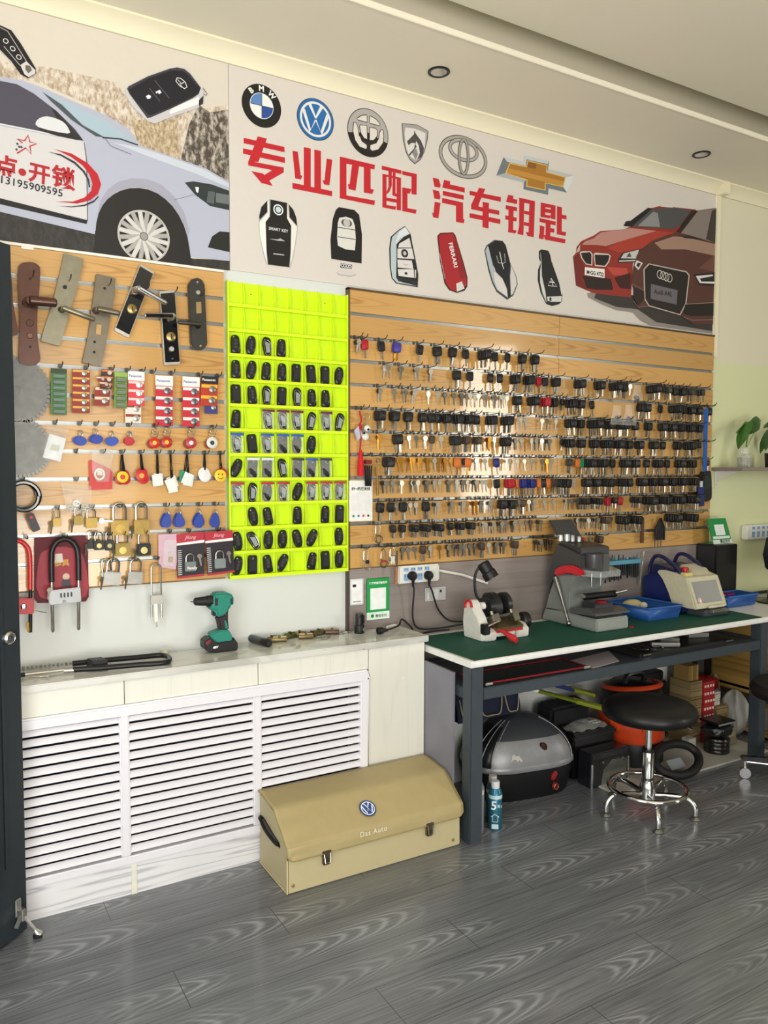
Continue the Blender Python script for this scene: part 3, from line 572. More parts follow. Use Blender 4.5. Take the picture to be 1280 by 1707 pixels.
# ---- key fobs
K1, K2, K3 = (420, 325, 6.4), (635, 370, 8), (795, 390, 8)
k = Ink(LIM2)
k.P(K1, [(165, 58), (190, 45), (375, 85), (405, 110), (480, 270), (488, 350), (470, 500), (440, 680), (405, 786), (390, 772), (170, 748), (150, 740), (110, 600), (78, 420), (70, 290), (100, 170)], 'b8b4ae', 1)
k.P(K1, [(165, 66), (178, 60), (185, 230), (140, 290), (150, 600), (160, 735), (120, 590), (82, 420), (78, 290), (168, 190)], 'f0ece6', 2); k.P(K1, [(380, 95), (392, 240), (480, 345), (460, 500), (425, 690), (405, 750), (412, 600), (418, 330), (374, 250)], 'e6e2dc', 2)
k.P(K1, [(98, 130), (160, 62), (162, 180), (80, 266), (75, 230)], '1b1818', 3); k.P(K1, [(394, 104), (440, 160), (470, 240), (480, 332), (400, 240)], '1b1818', 3)
k.P(K1, [(195, 50), (370, 86), (370, 250), (415, 330), (410, 600), (395, 772), (170, 743), (155, 600), (145, 290), (190, 230)], '191717', 4)
c, r = cen(420+278/6.4, 325+160/6.4, 8.2); k.disc(c, r, r, 'f4f2f0', 5); k.disc(c, r*.78, r*.78, '2c2a2c', 6); k.disc(c, r*.55, r*.55, 'c4d4d8', 7)
k.txt('SMART KEY', wy(420+280/6.4, 325+388/6.4, -.003), .0165, 'dedada', 5, .0003)
k.P(K1, [(180, 470), (270, 475), (300, 465), (350, 495), (270, 490)], 'b0acac', 5); k.line(K1, [(225, 628), (340, 642)], .004, 'bdbaba', 5)
k.done('printed_key_fob', br, 'black key fob with silver flanks and small lettering')
k = Ink(LIM2)
k.P(K1, [(893, 160), (925, 130), (1090, 160), (1142, 212), (1172, 420), (1168, 732), (845, 682), (836, 480), (860, 260)], '171516', 1)
k.P(K1, [(930, 245), (1000, 232), (1070, 258), (1096, 330), (1106, 470), (1096, 592), (1000, 582), (915, 542), (906, 450), (914, 300)], 'd8d6cf', 2)
for a, b_ in ((345, 375), (446, 476)): k.line(K1, [(912, a), (1104, b_)], .003, '2a2828', 3)
c, r = cen(420+1008/6.4, 325+300/6.4, 5.6); k.disc(V((c.x, 0, c.z)), r*1.6, r, '55534f', 3); k.disc(c, r, r, 'bcbab6', 4)
k.P(K1, [(945, 728), (1068, 745), (1062, 790), (940, 775)], '3a3838', 1)
for i in range(4): k.ring(wy(420+(962+27*i)/6.4, 325+(752+4*i)/6.4, -.003), .006, .006, .003, 'e0dedc', 2, 12)
k.P(K1, [(900, 820), (940, 792), (1065, 808), (1108, 850), (1050, 866), (930, 850)], 'cfcac4', 1); k.line(K1, [(900, 828), (930, 852), (1050, 868), (1108, 850)], .002, '8a8682', 2)
k.done('printed_key_fob', br, 'black key fob with three pale buttons over a four-ring emblem')
k = Ink(LIM2)
k.P(K2, [(320, 53), (388, 152), (440, 400), (497, 700), (490, 872), (200, 822), (140, 752), (115, 600), (108, 350), (128, 198), (230, 108)], '24282b', 1); k.P(K2, [(322, 64), (382, 160), (300, 200), (210, 290), (200, 740), (230, 790), (480, 855), (210, 810), (150, 745), (130, 600), (126, 350), (145, 205), (235, 120)], 'b7c2c6', 2)
k.P(K2, [(240, 130), (320, 70), (376, 150), (250, 215), (180, 320)], 'd6dcde', 3); k.P(K2, [(395, 168), (492, 790), (212, 740), (203, 300), (290, 222)], '17191b', 3)
for q in ([(375, 213), (405, 343), (225, 343), (240, 290)], [(216, 357), (410, 352), (440, 498), (216, 483)], [(216, 502), (408, 515), (428, 628), (220, 608)], [(220, 632), (432, 630), (440, 748), (230, 720)], [(445, 640), (465, 640), (462, 750), (450, 748)]): k.P(K2, q, 'd8d2d0', 4)
c, r = cen(635+312/8, 370+420/8, 5.8); k.disc(c, r, r, '232325', 5); k.disc(c, r*.5, r*.5, 'b8b6b6', 6)
k.line(K2, [(295, 560), (330, 580), (360, 565)], .0025, '9a9492', 5); k.disc(wy(635+330/8, 370+688/8, -.003), .008, .006, '2b292a', 5, n=10); k.P(K2, [(285, 775), (405, 795), (405, 830), (285, 808)], '1c1e20', 4)
k.done('printed_key_fob', br, 'blade-shaped silver key fob with four buttons')
k = Ink(LIM2)
k.P(K2, [(748, 190), (785, 148), (960, 138), (992, 180), (1100, 540), (1152, 740), (1150, 862), (1112, 918), (1010, 948), (905, 910), (845, 820), (785, 520)], '2a0f12', 1); k.P(K2, [(762, 195), (795, 160), (952, 150), (980, 190), (1088, 545), (1140, 745), (1138, 850), (1000, 930), (915, 895), (860, 810), (798, 520)], 'a31d24', 2); k.P(K2, [(1000, 200), (1085, 545), (1138, 745), (1060, 760), (960, 300)], '8a161d', 2.5)
k.line(K2, [(778, 420), (850, 760)], .003, 'b7a8b4', 3); k.P(K2, [(1000, 822), (1075, 793), (1112, 890), (1010, 932)], 'd5d1cc', 3)
pa, pb = wy(635+925/8, 370+285/8, -.003), wy(635+1025/8, 370+715/8, -.003)
k.txt('FERRARI', V((pa.x-.012, 0, pa.z)), .031, 'e8e4e0', 4, .0006, math.atan2(pb.z-pa.z, pb.x-pa.x), 'LEFT')
k.done('printed_key_fob', br, 'red key fob with white lettering')
k = Ink(LIM2)
k.P(K3, [(122, 155), (230, 80), (340, 93), (382, 150), (440, 380), (522, 560), (542, 670), (482, 822), (400, 880), (258, 772), (198, 650), (148, 480), (98, 220)], '3c4348', 1); k.P(K3, [(135, 165), (150, 170), (210, 420), (350, 600), (400, 740), (410, 850), (265, 745), (210, 630), (165, 470), (110, 225)], 'aeb4ba', 2); k.P(K3, [(222, 510), (250, 510), (345, 610), (398, 740), (400, 840), (280, 750), (235, 640)], 'd6d0cc', 3); k.P(K3, [(395, 170), (440, 390), (512, 560), (530, 670), (475, 800), (450, 820), (440, 560), (450, 440)], 'd0cac6', 2)
k.P(K3, [(148, 158), (250, 88), (340, 100), (382, 160), (442, 400), (420, 560), (445, 830), (410, 850), (395, 730), (335, 595), (250, 510), (215, 400), (172, 250)], '15151a', 4)
k.line(K3, [(255, 290), (285, 390), (330, 385)], .003, 'c9c9c9', 5); k.line(K3, [(297, 240), (330, 400), (352, 470)], .0045, 'd9d9d9', 5.3); k.line(K3, [(362, 265), (372, 380), (330, 400)], .003, 'c9c9c9', 5.6)
k.done('printed_key_fob', br, 'teardrop black key fob with a silver trident')
k = Ink(LIM2)
k.P(K3, [(822, 230), (855, 208), (948, 222), (975, 280), (992, 370), (1062, 500), (1122, 660), (1140, 780), (1130, 905), (1090, 938), (1000, 962), (920, 935), (846, 780), (808, 620), (812, 480), (850, 380), (825, 330)], '17171a', 1)
k.P(K3, [(840, 235), (852, 300), (858, 380), (862, 560), (910, 770), (925, 920), (870, 790), (838, 640), (838, 500), (852, 390)], 'cfccc8', 2); k.P(K3, [(1000, 390), (1070, 510), (1130, 670), (1140, 790), (1125, 820), (1095, 660)], 'd2cfcc', 2)
k.P(K3, [(930, 838), (1128, 828), (1120, 905), (1000, 905), (940, 895)], 'd2cfcb', 3); k.disc(wy(795+975/8, 390+870/8, -.003), .0075, .010, '19191b', 4, n=12)
k.line(K3, [(985, 592), (945, 690), (1062, 702)], .004, 'd8d6d4', 4, True); k.line(K3, [(965, 640), (1030, 650)], .005, 'd8d6d4', 4.4); k.line(K3, [(990, 600), (1010, 695)], .004, 'd8d6d4', 4.8)
k.done('printed_key_fob', br, 'slim black key fob with a silver emblem and silver base')
# ---- the two cars
T = (945, 330, 5.12)
k = Ink(LIM2)
k.P(T, [(180, 850), (420, 960), (560, 980), (700, 1110), (1000, 1150), (1260, 1190), (1260, 900), (550, 830), (230, 800)], '8f8780', 1, 2); k.P(T, [(230, 855), (420, 930), (600, 950), (760, 1060), (1260, 1140), (1260, 900), (550, 830), (250, 800)], '35302d', 2)
k.P(T, [(50, 500), (75, 470), (80, 420), (120, 370), (230, 320), (280, 285), (480, 268), (545, 245), (700, 92), (800, 68), (900, 78), (1100, 100), (1100, 320), (640, 440), (560, 560), (545, 850), (400, 835), (220, 812), (75, 748)], '8f2a20', 3)
k.P(T, [(225, 345), (285, 295), (540, 258), (760, 282), (450, 372), (330, 412), (250, 402), (125, 400), (150, 372)], 'b9857c', 4); k.P(T, [(450, 372), (760, 282), (920, 300), (640, 430), (440, 470), (340, 430)], 'a8392a', 5)
k.P(T, [(480, 240), (500, 200), (540, 195), (690, 84), (725, 92), (560, 248)], '181416', 5); k.P(T, [(790, 75), (830, 62), (900, 70), (900, 84)], 'd8d4d0', 5)
k.P(T, [(552, 246), (722, 95), (920, 84), (1075, 108), (965, 240), (905, 268)], '4c4b4e', 6); k.P(T, [(600, 240), (730, 120), (770, 130), (790, 250)], '8a898a', 7); k.P(T, [(960, 240), (1060, 105), (1095, 110), (1090, 140), (985, 250)], '3a1214', 7)
k.P(T, [(50, 500), (100, 480), (150, 590), (130, 700), (170, 790), (75, 748)], '6e1e18', 5); k.P(T, [(335, 590), (510, 600), (520, 660), (390, 660)], 'b9463a', 5); k.P(T, [(400, 680), (540, 640), (540, 780), (450, 770)], '3a1210', 5)
for q in ([(105, 468), (125, 455), (195, 455), (215, 480), (212, 578), (160, 570), (120, 520)], [(222, 482), (240, 468), (350, 478), (370, 495), (358, 545), (325, 590), (235, 582)]): k.P(T, q, 'cfc7bf', 6)
for q in ([(115, 470), (190, 463), (205, 485), (203, 568), (160, 560), (128, 515)], [(232, 485), (350, 488), (358, 500), (348, 542), (318, 580), (240, 572)]): k.P(T, q, '1c1514', 7)
k.P(T, [(130, 665), (370, 690), (392, 785), (250, 785), (165, 770)], '241311', 6); k.P(T, [(148, 592), (316, 608), (316, 686), (147, 657)], 'ece8e2', 8)
pa, pb = wy(945+162/5.12, 330+648/5.12, -.003), wy(945+312/5.12, 330+672/5.12, -.003); k.txt('M·GG 4722', V((pa.x, 0, pa.z)), (pb.x-pa.x)*.218, '1c1a1c', 9, .0008, math.atan2(pb.z-pa.z, pb.x-pa.x)*.6, 'LEFT', .92)
k.P(T, [(435, 525), (470, 470), (622, 433), (592, 548), (430, 555)], '2a2626', 6); k.P(T, [(455, 515), (480, 475), (610, 442), (590, 520)], 'c6c2be', 7); k.line(T, [(440, 540), (590, 535)], .006, 'dcd8d4', 8); k.P(T, [(500, 505), (530, 465), (545, 505)], '4a4645', 8)
k.P(T, [(70, 470), (100, 410), (110, 400), (105, 455)], 'b8b4b0', 6)
k.done('printed_car', br, 'red saloon car printed on the banner, number plate below the grille')
k = Ink(LIM2)
k.P(T, [(545, 720), (560, 600), (590, 490), (640, 430), (720, 370), (830, 325), (920, 298), (965, 285), (1100, 110), (1180, 98), (1280, 92), (1280, 1085), (1080, 1082), (960, 1003), (660, 922), (600, 942)], '55312a', 10)
k.P(T, [(962, 300), (1112, 108), (1280, 98), (1280, 392), (1050, 322)], '857973', 11); k.P(T, [(1230, 110), (1280, 100), (1280, 392), (1180, 355)], '3a3432', 12); k.P(T, [(930, 290), (1095, 110), (1115, 108), (965, 302)], '241513', 12)
k.P(T, [(740, 385), (900, 330), (1000, 335), (1280, 400), (1280, 500), (1000, 440), (800, 440)], 'a0806e', 11); k.P(T, [(940, 320), (1060, 330), (1180, 362), (1000, 345)], '2a1815', 12); k.P(T, [(1120, 600), (1280, 490), (1280, 640)], '6e453a', 11)
k.P(T, [(645, 610), (690, 560), (1015, 628), (1040, 660), (1012, 905), (960, 1003), (690, 925), (652, 865)], 'bfb3a8', 12); k.P(T, [(655, 612), (695, 570), (1008, 637), (1030, 665), (1003, 900), (955, 993), (695, 917), (662, 862)], '1f1817', 13)
for i in range(4): k.ring(wy(945+(785+27*i)/5.12, 330+(655+10*i)/5.12, -.003), .0215, .0215, .005, 'c4bcb4', 14+.3*i, 20)
k.P(T, [(708, 735), (937, 790), (927, 912), (705, 862)], '68636a', 14)
pa, pb = wy(945+735/5.12, 330+812/5.12, -.003), wy(945+895/5.12, 330+852/5.12, -.003); k.txt('Audi A4L', V((pa.x, 0, pa.z-.004)), (pb.x-pa.x)*.25, '1d1b20', 15, .0006, 0, 'LEFT')
k.P(T, [(568, 578), (588, 532), (640, 558), (602, 618)], 'd8d4d0', 12); k.P(T, [(585, 578), (598, 552), (625, 563), (600, 598)], '2a2224', 13)
k.P(T, [(1075, 655), (1280, 640), (1280, 760), (1125, 745)], '1f1a1a', 12); k.P(T, [(1090, 668), (1235, 655), (1240, 668), (1125, 690), (1140, 715), (1280, 722), (1280, 740), (1125, 728)], 'dcd8d6', 13)
k.P(T, [(1000, 912), (1280, 905), (1280, 1012), (1050, 1008), (985, 990)], '1c1514', 12); k.line(T, [(1000, 908), (1280, 900)], .003, '9a8a80', 13); k.line(T, [(985, 1015), (1060, 1045), (1280, 1045)], .003, '8a7a72', 13); k.line(T, [(548, 735), (650, 790), (655, 870)], .003, '8a6e64', 13); k.line(T, [(560, 880), (600, 935), (690, 925)], .003, '8a6e64', 13)
k.P(T, [(560, 760), (645, 800), (655, 870), (600, 920), (560, 850)], '2c1a17', 12)
k.done('printed_car', br, 'dark brownish red car cut off at the end of the banner')
M().box(XEND, XEND+.006, -.006, 0, ZB, ZT).build('edge_trim', C('f0ece0', .4), br)
# ================================================================ yellow-green rack of key fobs
RX0, RX1, RZ0, RZ1 = 1.037, 1.5625, 1.073, 2.249; NC, NR = 8, 12
LIME = C('cfee0c', .38, coat=.2, var=.02); LIME2 = C('d9f51e', .38, coat=.2, var=.02)
rk = thing('sorting_rack', 'bright yellow-green plastic rack of small compartments holding car key fobs', 'rack', ((RX0+RX1)/2, 0, RZ0))
M().box(RX0-.002, RX1+.002, -.007, 0, RZ0, RZ1).build('back_panel', LIME, rk)
cw, ch = (RX1-RX0)/NC, (RZ1-RZ0)/NR
fmm = M().box(RX0-.003, RX0+.002, -.03, -.007, RZ0, RZ1).box(RX1-.002, RX1+.003, -.03, -.007, RZ0, RZ1).box(RX0-.003, RX1+.003, -.032, -.007, RZ0-.003, RZ0+.002)
fmm.build('outer_frame', LIME2, rk)
dm = M()
for i in range(1, NC):
    x = RX0+cw*i
    for r in range(NR):
        z0 = RZ0+ch*r; dm.prism([(x-.0012, -.007, z0), (x-.0012, -.031, z0), (x-.0012, -.031, z0+ch*.55), (x-.0012, -.02, z0+ch*.9), (x-.0012, -.02, z0+ch), (x-.0012, -.007, z0+ch)], (.0024, 0, 0))
    dm.box(x-.006, x+.006, -.0085, -.006, RZ0, RZ1)
dm.build('upright_divider', LIME2, rk)
sm = M()
for r in range(1, NR): z = RZ0+ch*r; sm.box(RX0, RX1, -.0305, -.007, z-.0011, z+.0011)
for r in range(NR):
    z = RZ0+ch*r; sm.box(RX0, RX1, -.0315, -.030, z, z+.011)
sm.build('compartment_shelf', LIME2, rk)
for cx_, rw in ((2, 0), (7, 0)):
    p = (RX0+cw*(cx_-.45), -.007, RZ1-ch*(rw+.42)); M().lathe(p, (0, -1, 0), [(.0028, 0), (.0018, .0012), (0, .0014)], 8).build('screw', DSTEEL, rk)
# key fobs: one mould per shape, then copies
def fob_mould(shape):
    if shape == 'flip': out = [(-.017, -.034), (-.019, -.02), (-.0175, .016), (-.013, .032), (0, .036), (.013, .032), (.0175, .016), (.019, -.02), (.017, -.034), (0, -.037)]
    elif shape == 'smart': out = [(-.018, -.036), (-.0195, 0), (-.018, .034), (0, .037), (.018, .034), (.0195, 0), (.018, -.036), (0, -.038)]
    elif shape == 'oval': out = [(-.012, -.034), (-.019, -.014), (-.019, .014), (-.012, .034), (0, .038), (.012, .034), (.019, .014), (.019, -.014), (.012, -.034), (0, -.038)]
    else: out = [(-.010, -.038), (-.015, -.02), (-.019, .012), (-.012, .036), (.004, .038), (.017, .028), (.018, .0), (.014, -.034), (0, -.039)]
    loop = smooth([(x, 0, z) for x, z in out], 3)
    m = M(); n = len(loop)
    for y, k in ((.006, .93), (.003, 1), (-.003, 1), (-.0062, .9)): m.v += [V((p.x*k, y, p.z*k)) for p in loop]
    for i in range(3):
        for j in range(n): m.f.append([i*n+j, i*n+(j+1) % n, (i+1)*n+(j+1) % n, (i+1)*n+j]); m.mi.append(0)
    m.f += [list(range(n)), [3*n+j for j in range(n)]]; m.mi += [0, 0]
    return m
FOBS = {}; ZIP = C('ffffff', .15, alpha=.16, coat=.5, bump=.9, scale=60, var=0)
for sh in ('flip', 'smart', 'oval', 'blade'):
    body = fob_mould(sh).build('key_fob', C('1c1c1e', .34, coat=.3), None, ang=50)
    kids = []
    if sh in ('flip', 'oval'):
        for i, z in enumerate((.014, .001, -.012)):
            m_ = M().lathe((0, -.0062, z), (0, -1, 0), [(.0065, 0), (.006, .0012), (0, .0014)], 10, sx=1, sy=1); kids.append(('button', m_, C('3a3a3e', .5)))
        kids.append(('release_button', M().lathe((-.008, -.006, .027), (0, -1, 0), [(.0035, 0), (.0032, .0015), (0, .0018)], 10), C('b8b8b8', .25, 1)))
    elif sh == 'smart':
        kids.append(('button_panel', M().box(-.0125, .0125, -.0074, -.006, -.026, .016), C('2c2c30', .3)))
        kids.append(('badge', M().lathe((0, -.0062, .025), (0, -1, 0), [(.005, 0), (.0045, .001), (0, .0012)], 12), C('8e8e92', .3, .8)))
    else:
        kids.append(('button_panel', M().prism([(-.007, -.0062, -.026), (.009, -.0062, -.024), (.011, -.0062, .012), (-.009, -.0062, .02)], (0, -.0013, 0)), C('9aa0a2', .35, .3)))
        kids.append(('trim_ring', M().tube(smooth([(-.0105, -.0064, -.03), (.0115, -.0064, -.027), (.014, -.0064, .015), (-.012, -.0064, .025)], 4), .0011, 5, closed=True), C('c8c8c8', .25, 1)))
    ko = [m_.build(n_, mt, body, local=True) for n_, m_, mt in kids]
    FOBS[sh] = [body, ko, False]
def copy_tree(o, kids, loc, rot):
    c = o.copy(); COL.objects.link(c); c.location = loc; c.rotation_euler = rot
    for q in kids:
        d_ = q.copy(); COL.objects.link(d_); d_.parent = c
    return c
# (row, column, shape, tilt, bag)   bag: the colour of a zip bag's strip
FL = '3:1f-2,2o8,3b-3,4f4|4:1f0,2o12,3f6,4f4,5s3,6s-4,7s2,8o10|5:1s0,2f-4,3b2,4s4,5b2,6f-2,7f0|6:1f6,3bBm,4bBm,5bBm,6b14,7bBm,8b14|7:1bBb,2sGk,3bBb,4sBb,5oBb,6o8|8:1o24,2sBw,3sBw,4b-6,5sBk,6sBb,7sBk|9:1bBr,2b6,3oBr,4bBr,5o18,6bBr,7bBr,8bBr|10:2o-8,3f-8,5f2,7f6,8s4|11:1o-6,2b-26,3o4,4o4,5o-12,6o26,8o2|12:1o14,2s2,3f-6,4o28,6f12,7s0,8o4'
SH = {'f': 'flip', 's': 'smart', 'o': 'oval', 'b': 'blade'}; SHN = {'f': 'flip', 's': 'square', 'o': 'oval', 'b': 'blade-shaped'}
BAGC = {'m': '6a2440', 'b': '2a5aa8', 'w': 'd8dce0', 'k': '3a3a3e', 'r': 'b03238'}; BAGN = {'m': 'maroon', 'b': 'blue', 'w': 'white', 'k': 'grey', 'r': 'red'}
for rowtxt in FL.split('|'):
    rn, its = rowtxt.split(':'); rn = int(rn)
    for it in its.split(','):
        mm_ = re.match(r'(\d)([fsob])(?:([BG])([a-z])|(-?\d+))?$', it); cn, sh, bg, bc, tl_ = mm_.groups(); cn = int(cn)
        lab = ('bagged ' if bg else '')+SHN[sh]+' black key fob, %s row, %s compartment of the lime rack' % (ordw(rn), ordw(cn))
        x = RX0+cw*(cn-.5)+random.uniform(-.003, .002); z = RZ1-ch*rn+.006+.041+.001
        tilt = math.radians(float(tl_ or random.uniform(-6, 10)))
        body, kk, used = FOBS[SH[sh]]
        loc, rot = (x, -.0175, z+.0015), (math.radians(-4), tilt, 0)
        if used: o = copy_tree(body, kk, loc, rot)
        else: o = body; o.location = loc; o.rotation_euler = rot; FOBS[SH[sh]][2] = True
        tag(o, lab, 'key fob', 'car key fobs in the compartments of the rack')
        if bg == 'B':
            b_ = thing('zip_bag', 'clear zip bag with %s strip, %s row, %s compartment of the lime rack' % (BAGN[bc], ordw(rn), ordw(cn)), 'bag', (x, -.018, z-.045), 'zip bags in the rack')
            w_ = cw*.41
            M().grid(6, 8, lambda u, v: (x-w_+2*w_*u, -.0265-.003*math.sin(u*5+v*7), z-.043+.078*v)).build('film', ZIP, b_)
            M().box(x-w_, x+w_, -.027, -.0255, z+.033, z+.043).build('seal_strip', C(BAGC[bc], .4), b_)

# ================================================================ key wall
ROWS = {2: '589-602S3 598-608R1 626-641K1 652-668P2 690-704K1 719-735K2 745-761K2 767-780K1 792-816K5 816-827K1 836-848K1 860-876K3 880-897K2',
 3: '637-650S2 662-672S2 687-698S2 711-720S2 752-767K2 774-786K1 809-821K1 823-835K1 847-866K4 869-889K4 889-899R1 898-909K1 915-932K4 954-974K3 987-1006K3 1012-1034K5 1030-1044K2 1043-1053W1 1073-1098K6 1098-1106k1 1104-1116T3 1117-1128K2 1128-1141K3 1141-1155T4 1157-1171T3',
 4: '627-637S2 651-660S1 668-679S2 684-694S2 708-718W1 725-733W1 736-744S2 751-759S2 763-772S2 773-785S2 786-798W2 801-813S2 816-826S2 828-838W2 839-846W1 852-868K3 876-898K6 898-916R3 912-929K3 930-940k2 940-960K4 959-974K3 977-991K1 1059-1074K3 1070-1083K2 1094-1104K1 1111-1134K6 1130-1143K2 1141-1156K3 1157-1169K2 1176-1184K1',
 5: '622-645K7 647-667K6 670-688K5 695-711K4 711-722K2 722-733K1 734-752K4 752-772K5 770-790K5 787-799K2 808-828K4 833-855K7 862-870W1 871-877S1 898-906W1 907-913S1 921-930S1 939-958K6 958-974K4 977-1002K6 1004-1024K5 1024-1047K5 1050-1063K3 1072-1086K3 1094-1110K4 1110-1126K4 1126-1141K4 1141-1157K4 1157-1170K3',
 6: '626-637G2 652-672K4 676-684W2 688-694S1 702-711W2 714-722D1 730-736W1 747-767K5 768-784D5 786-803D5 808-818G3 818-826W1 831-852K6 853-861S2 863-870W1 871-876G1 880-885W1 887-896S3 897-905W2 906-918S3 931-939k1 938-957K5 960-976K4 980-998K3 998-1020K6 1020-1040K6 1040-1054K3 1056-1072K3 1080-1096K3 1099-1109K2 1120-1135K4 1137-1158K6 1161-1166k1',
 7: '636-659K5 660-672G2 676-692G3 692-702G2 706-716G2 720-727W1 727-733G1 734-744G3 746-755G1 755-764O1 767-772k1 771-780O1 788-797W2 804-811W1 820-832B1 840-851W2 857-865S1 870-879W1 882-890S1 898-905S1 907-913G2 914-921W1 943-955T4 955-962O1 963-971N1 972-994K7 992-1013K5 1015-1026K2 1032-1050K5 1048-1066K5 1072-1082K3 1087-1104K5 1107-1116K2 1124-1142K4 1142-1160K4 1174-1181k1',
 8: '633-648S4 650-656S2 661-673W3 682-690S2 689-700W3 704-716S4 718-728S2 729-737W1 742-751S3 755-765W3 765-775S3 776-782W1 785-797S3 800-812W2 819-831K1 840-857R4 855-861O1 861-878B4 876-893B3 893-899O1 899-907K2 907-913O1 915-926D3 921-927W1 925-952K6 952-959S1 969-986K4 984-1001K4 1001-1025K5 1028-1053K6 1061-1079K4 1078-1096K4 1096-1113K4 1112-1129K4 1127-1145K5 1145-1164K5',
 9: '626-642K3 644-656K2 656-662S1 664-678K3 680-686S1 688-695S2 702-716K3 720-734S3 747-757S2 765-776S2 784-796G3 797-805S2 805-812W1 812-822S2 829-846K4 844-861K5 860-867S1 865-876D3 876-881W1 882-888S2 888-894W1 904-911S1 919-925S1 940-950S2 952-957S1 960-966S2 963-984k5 982-1005k5 1008-1019R2 1018-1030k2 1029-1040R2 1050-1070k4 1070-1095K5 1092-1118K5 1115-1142K5 1140-1166K5',
 10: '647-662k3 662-678k3 680-700k4 698-720k4 718-742k4 744-757k3 757-776k5 775-794k5 797-812S3 814-826S3 828-840S3 838-848S2 850-861S4 862-869W1 873-881S1 882-888S2 893-905S3 950-957S1 958-966S2 968-984S4 985-1000S4 1000-1017D4 1016-1023S1 1027-1050K5 1047-1072K5 1110-1137K6 1135-1164K6',
 11: '667-674S2 676-684S2 686-693S1 700-710D2 713-720S2 727-732G1 742-751S3 754-760S2 760-772S3 770-778S2 780-787S2 789-795S2 797-810D4 810-815W1 822-832S3 833-845S3 852-866D3 890-906S4 906-922S4 984-992S1 993-1008D4'}
HEADC = {'K': '19191b', 'k': '1c1c1e', 'R': 'a81824', 'B': '1c2a78', 'P': '3f3590', 'O': 'd4702c', 'N': '1f8a5a', 'T': '3c3a38', 'D': '4a3a30'}
KEYSTEEL = C('a9a498', .3, .95, var=.15, scale=90); KGOLD = C('c08a35', .3, .9, var=.12)
def key_head(w, h, t):
    m = M(); lp = smooth([(-w*.45, 0, .005), (0, 0, .007), (w*.45, 0, .005), (w*.5, 0, -h*.45), (w*.42, 0, -h*.9), (0, 0, -h), (-w*.42, 0, -h*.9), (-w*.5, 0, -h*.45)], 3); n = len(lp)
    for y, k in ((t/2, .9), (t*.3, 1), (-t*.3, 1), (-t/2, .9)): m.v += [V((p.x*k, y, (p.z+h*.42)*k-h*.42)) for p in lp]
    for i in range(3):
        for j in range(n): m.f.append([i*n+j, i*n+(j+1) % n, (i+1)*n+(j+1) % n, (i+1)*n+j]); m.mi.append(0)
    m.f += [list(range(n)), [3*n+j for j in range(n)]]; m.mi += [0, 0]
    return m
def key_blade(h, L, w=.0085, t=.0022):
    m = M(); z0 = -h+.004
    m.prism([(-w/2, -t/2, z0), (w/2, -t/2, z0), (w/2, -t/2, z0-L*.9), (w*.1, -t/2, z0-L), (-w*.2, -t/2, z0-L), (-w/2, -t/2, z0-L*.92)], (0, t, 0)); return m
def metal_key(r, L, w=.008):
    m = M(); o = [(r*math.cos(a), -r*.7+r*math.sin(a)) for a in [math.radians(d) for d in range(-60, 241, 30)]]
    pts = [(x, -.001, z) for x, z in o]+[(-w/2, -.001, -r*1.7), (-w/2, -.001, -r*1.7-L*.5), (-w*.22, -.001, -r*1.7-L*.58), (-w*.5, -.001, -r*1.7-L*.68), (-w*.1, -.001, -r*1.7-L), (w*.4, -.001, -r*1.7-L*.97), (w/2, -.001, -r*1.7)]
    m.prism(pts, (0, .002, 0)); m.tube([(r*.36*math.cos(2*pi*i/8), 0, -r*.25+r*.36*math.sin(2*pi*i/8)) for i in range(8)], .0013, 4, closed=True); return m
MOULD = {}
for c_ in HEADC:
    w, h, t = (.034, .037, .0102) if c_ in 'KRBPON' else ((.024, .026, .008) if c_ == 'k' else (.028, .030, .009))
    MOULD[c_] = (key_head(w, h, t), key_blade(h, .040 if c_ != 'k' else .03), C(HEADC[c_], .42), KGOLD if c_ in 'PO' else KEYSTEEL)
for c_, mt, r, L in (('S', C('8f897c', .34, .95, var=.2, scale=90), .0125, .034), ('W', NICK, .0125, .036), ('G', KGOLD, .0125, .042)): MOULD[c_] = (metal_key(r, L), None, mt, None)
OBJ = {}
CNAME = {'K': 'black-headed', 'k': 'small black-headed', 'R': 'red-headed', 'B': 'navy blue-headed', 'P': 'violet-headed', 'O': 'orange-headed', 'N': 'green-headed', 'T': 'dark grey-headed', 'D': 'brown-headed', 'S': 'grey metal', 'W': 'bright nickel', 'G': 'brass'}
def make_key(c_, loc, rot):
    if c_ in OBJ:
        o, kids = OBJ[c_]; return copy_tree(o, kids, loc, rot)
    h, bl_, m1, m2 = MOULD[c_]
    o = h.build('car_key_blank' if bl_ else 'metal_key', m1, None, ang=50)
    kids = [bl_.build('blade', m2, o, local=True)] if bl_ else []
    o.location = loc; o.rotation_euler = rot; OBJ[c_] = (o, kids); return o
HOOKM = C('5c5a54', .3, .9); hookobj = {}
def make_hook(loc, L, label, grp='display hooks on the key wall'):
    q = round(L*50)/50
    if q not in hookobj:
        m = M().box(-.0055, .0055, -.0045, -.0015, -.0085, .0085); m.tube([(0, -.003, -.004), (0, -.02, -.0052), (0, -q+.02, -.0035), (0, -q+.008, .0), (0, -q, .009)], .0021, 6)
        hookobj[q] = m.build('display_hook', HOOKM, None, ang=50); o = hookobj[q]
    else:
        o = hookobj[q].copy(); COL.objects.link(o)
    o.location = loc
    return tag(o, label, 'hook', grp)
inst = []
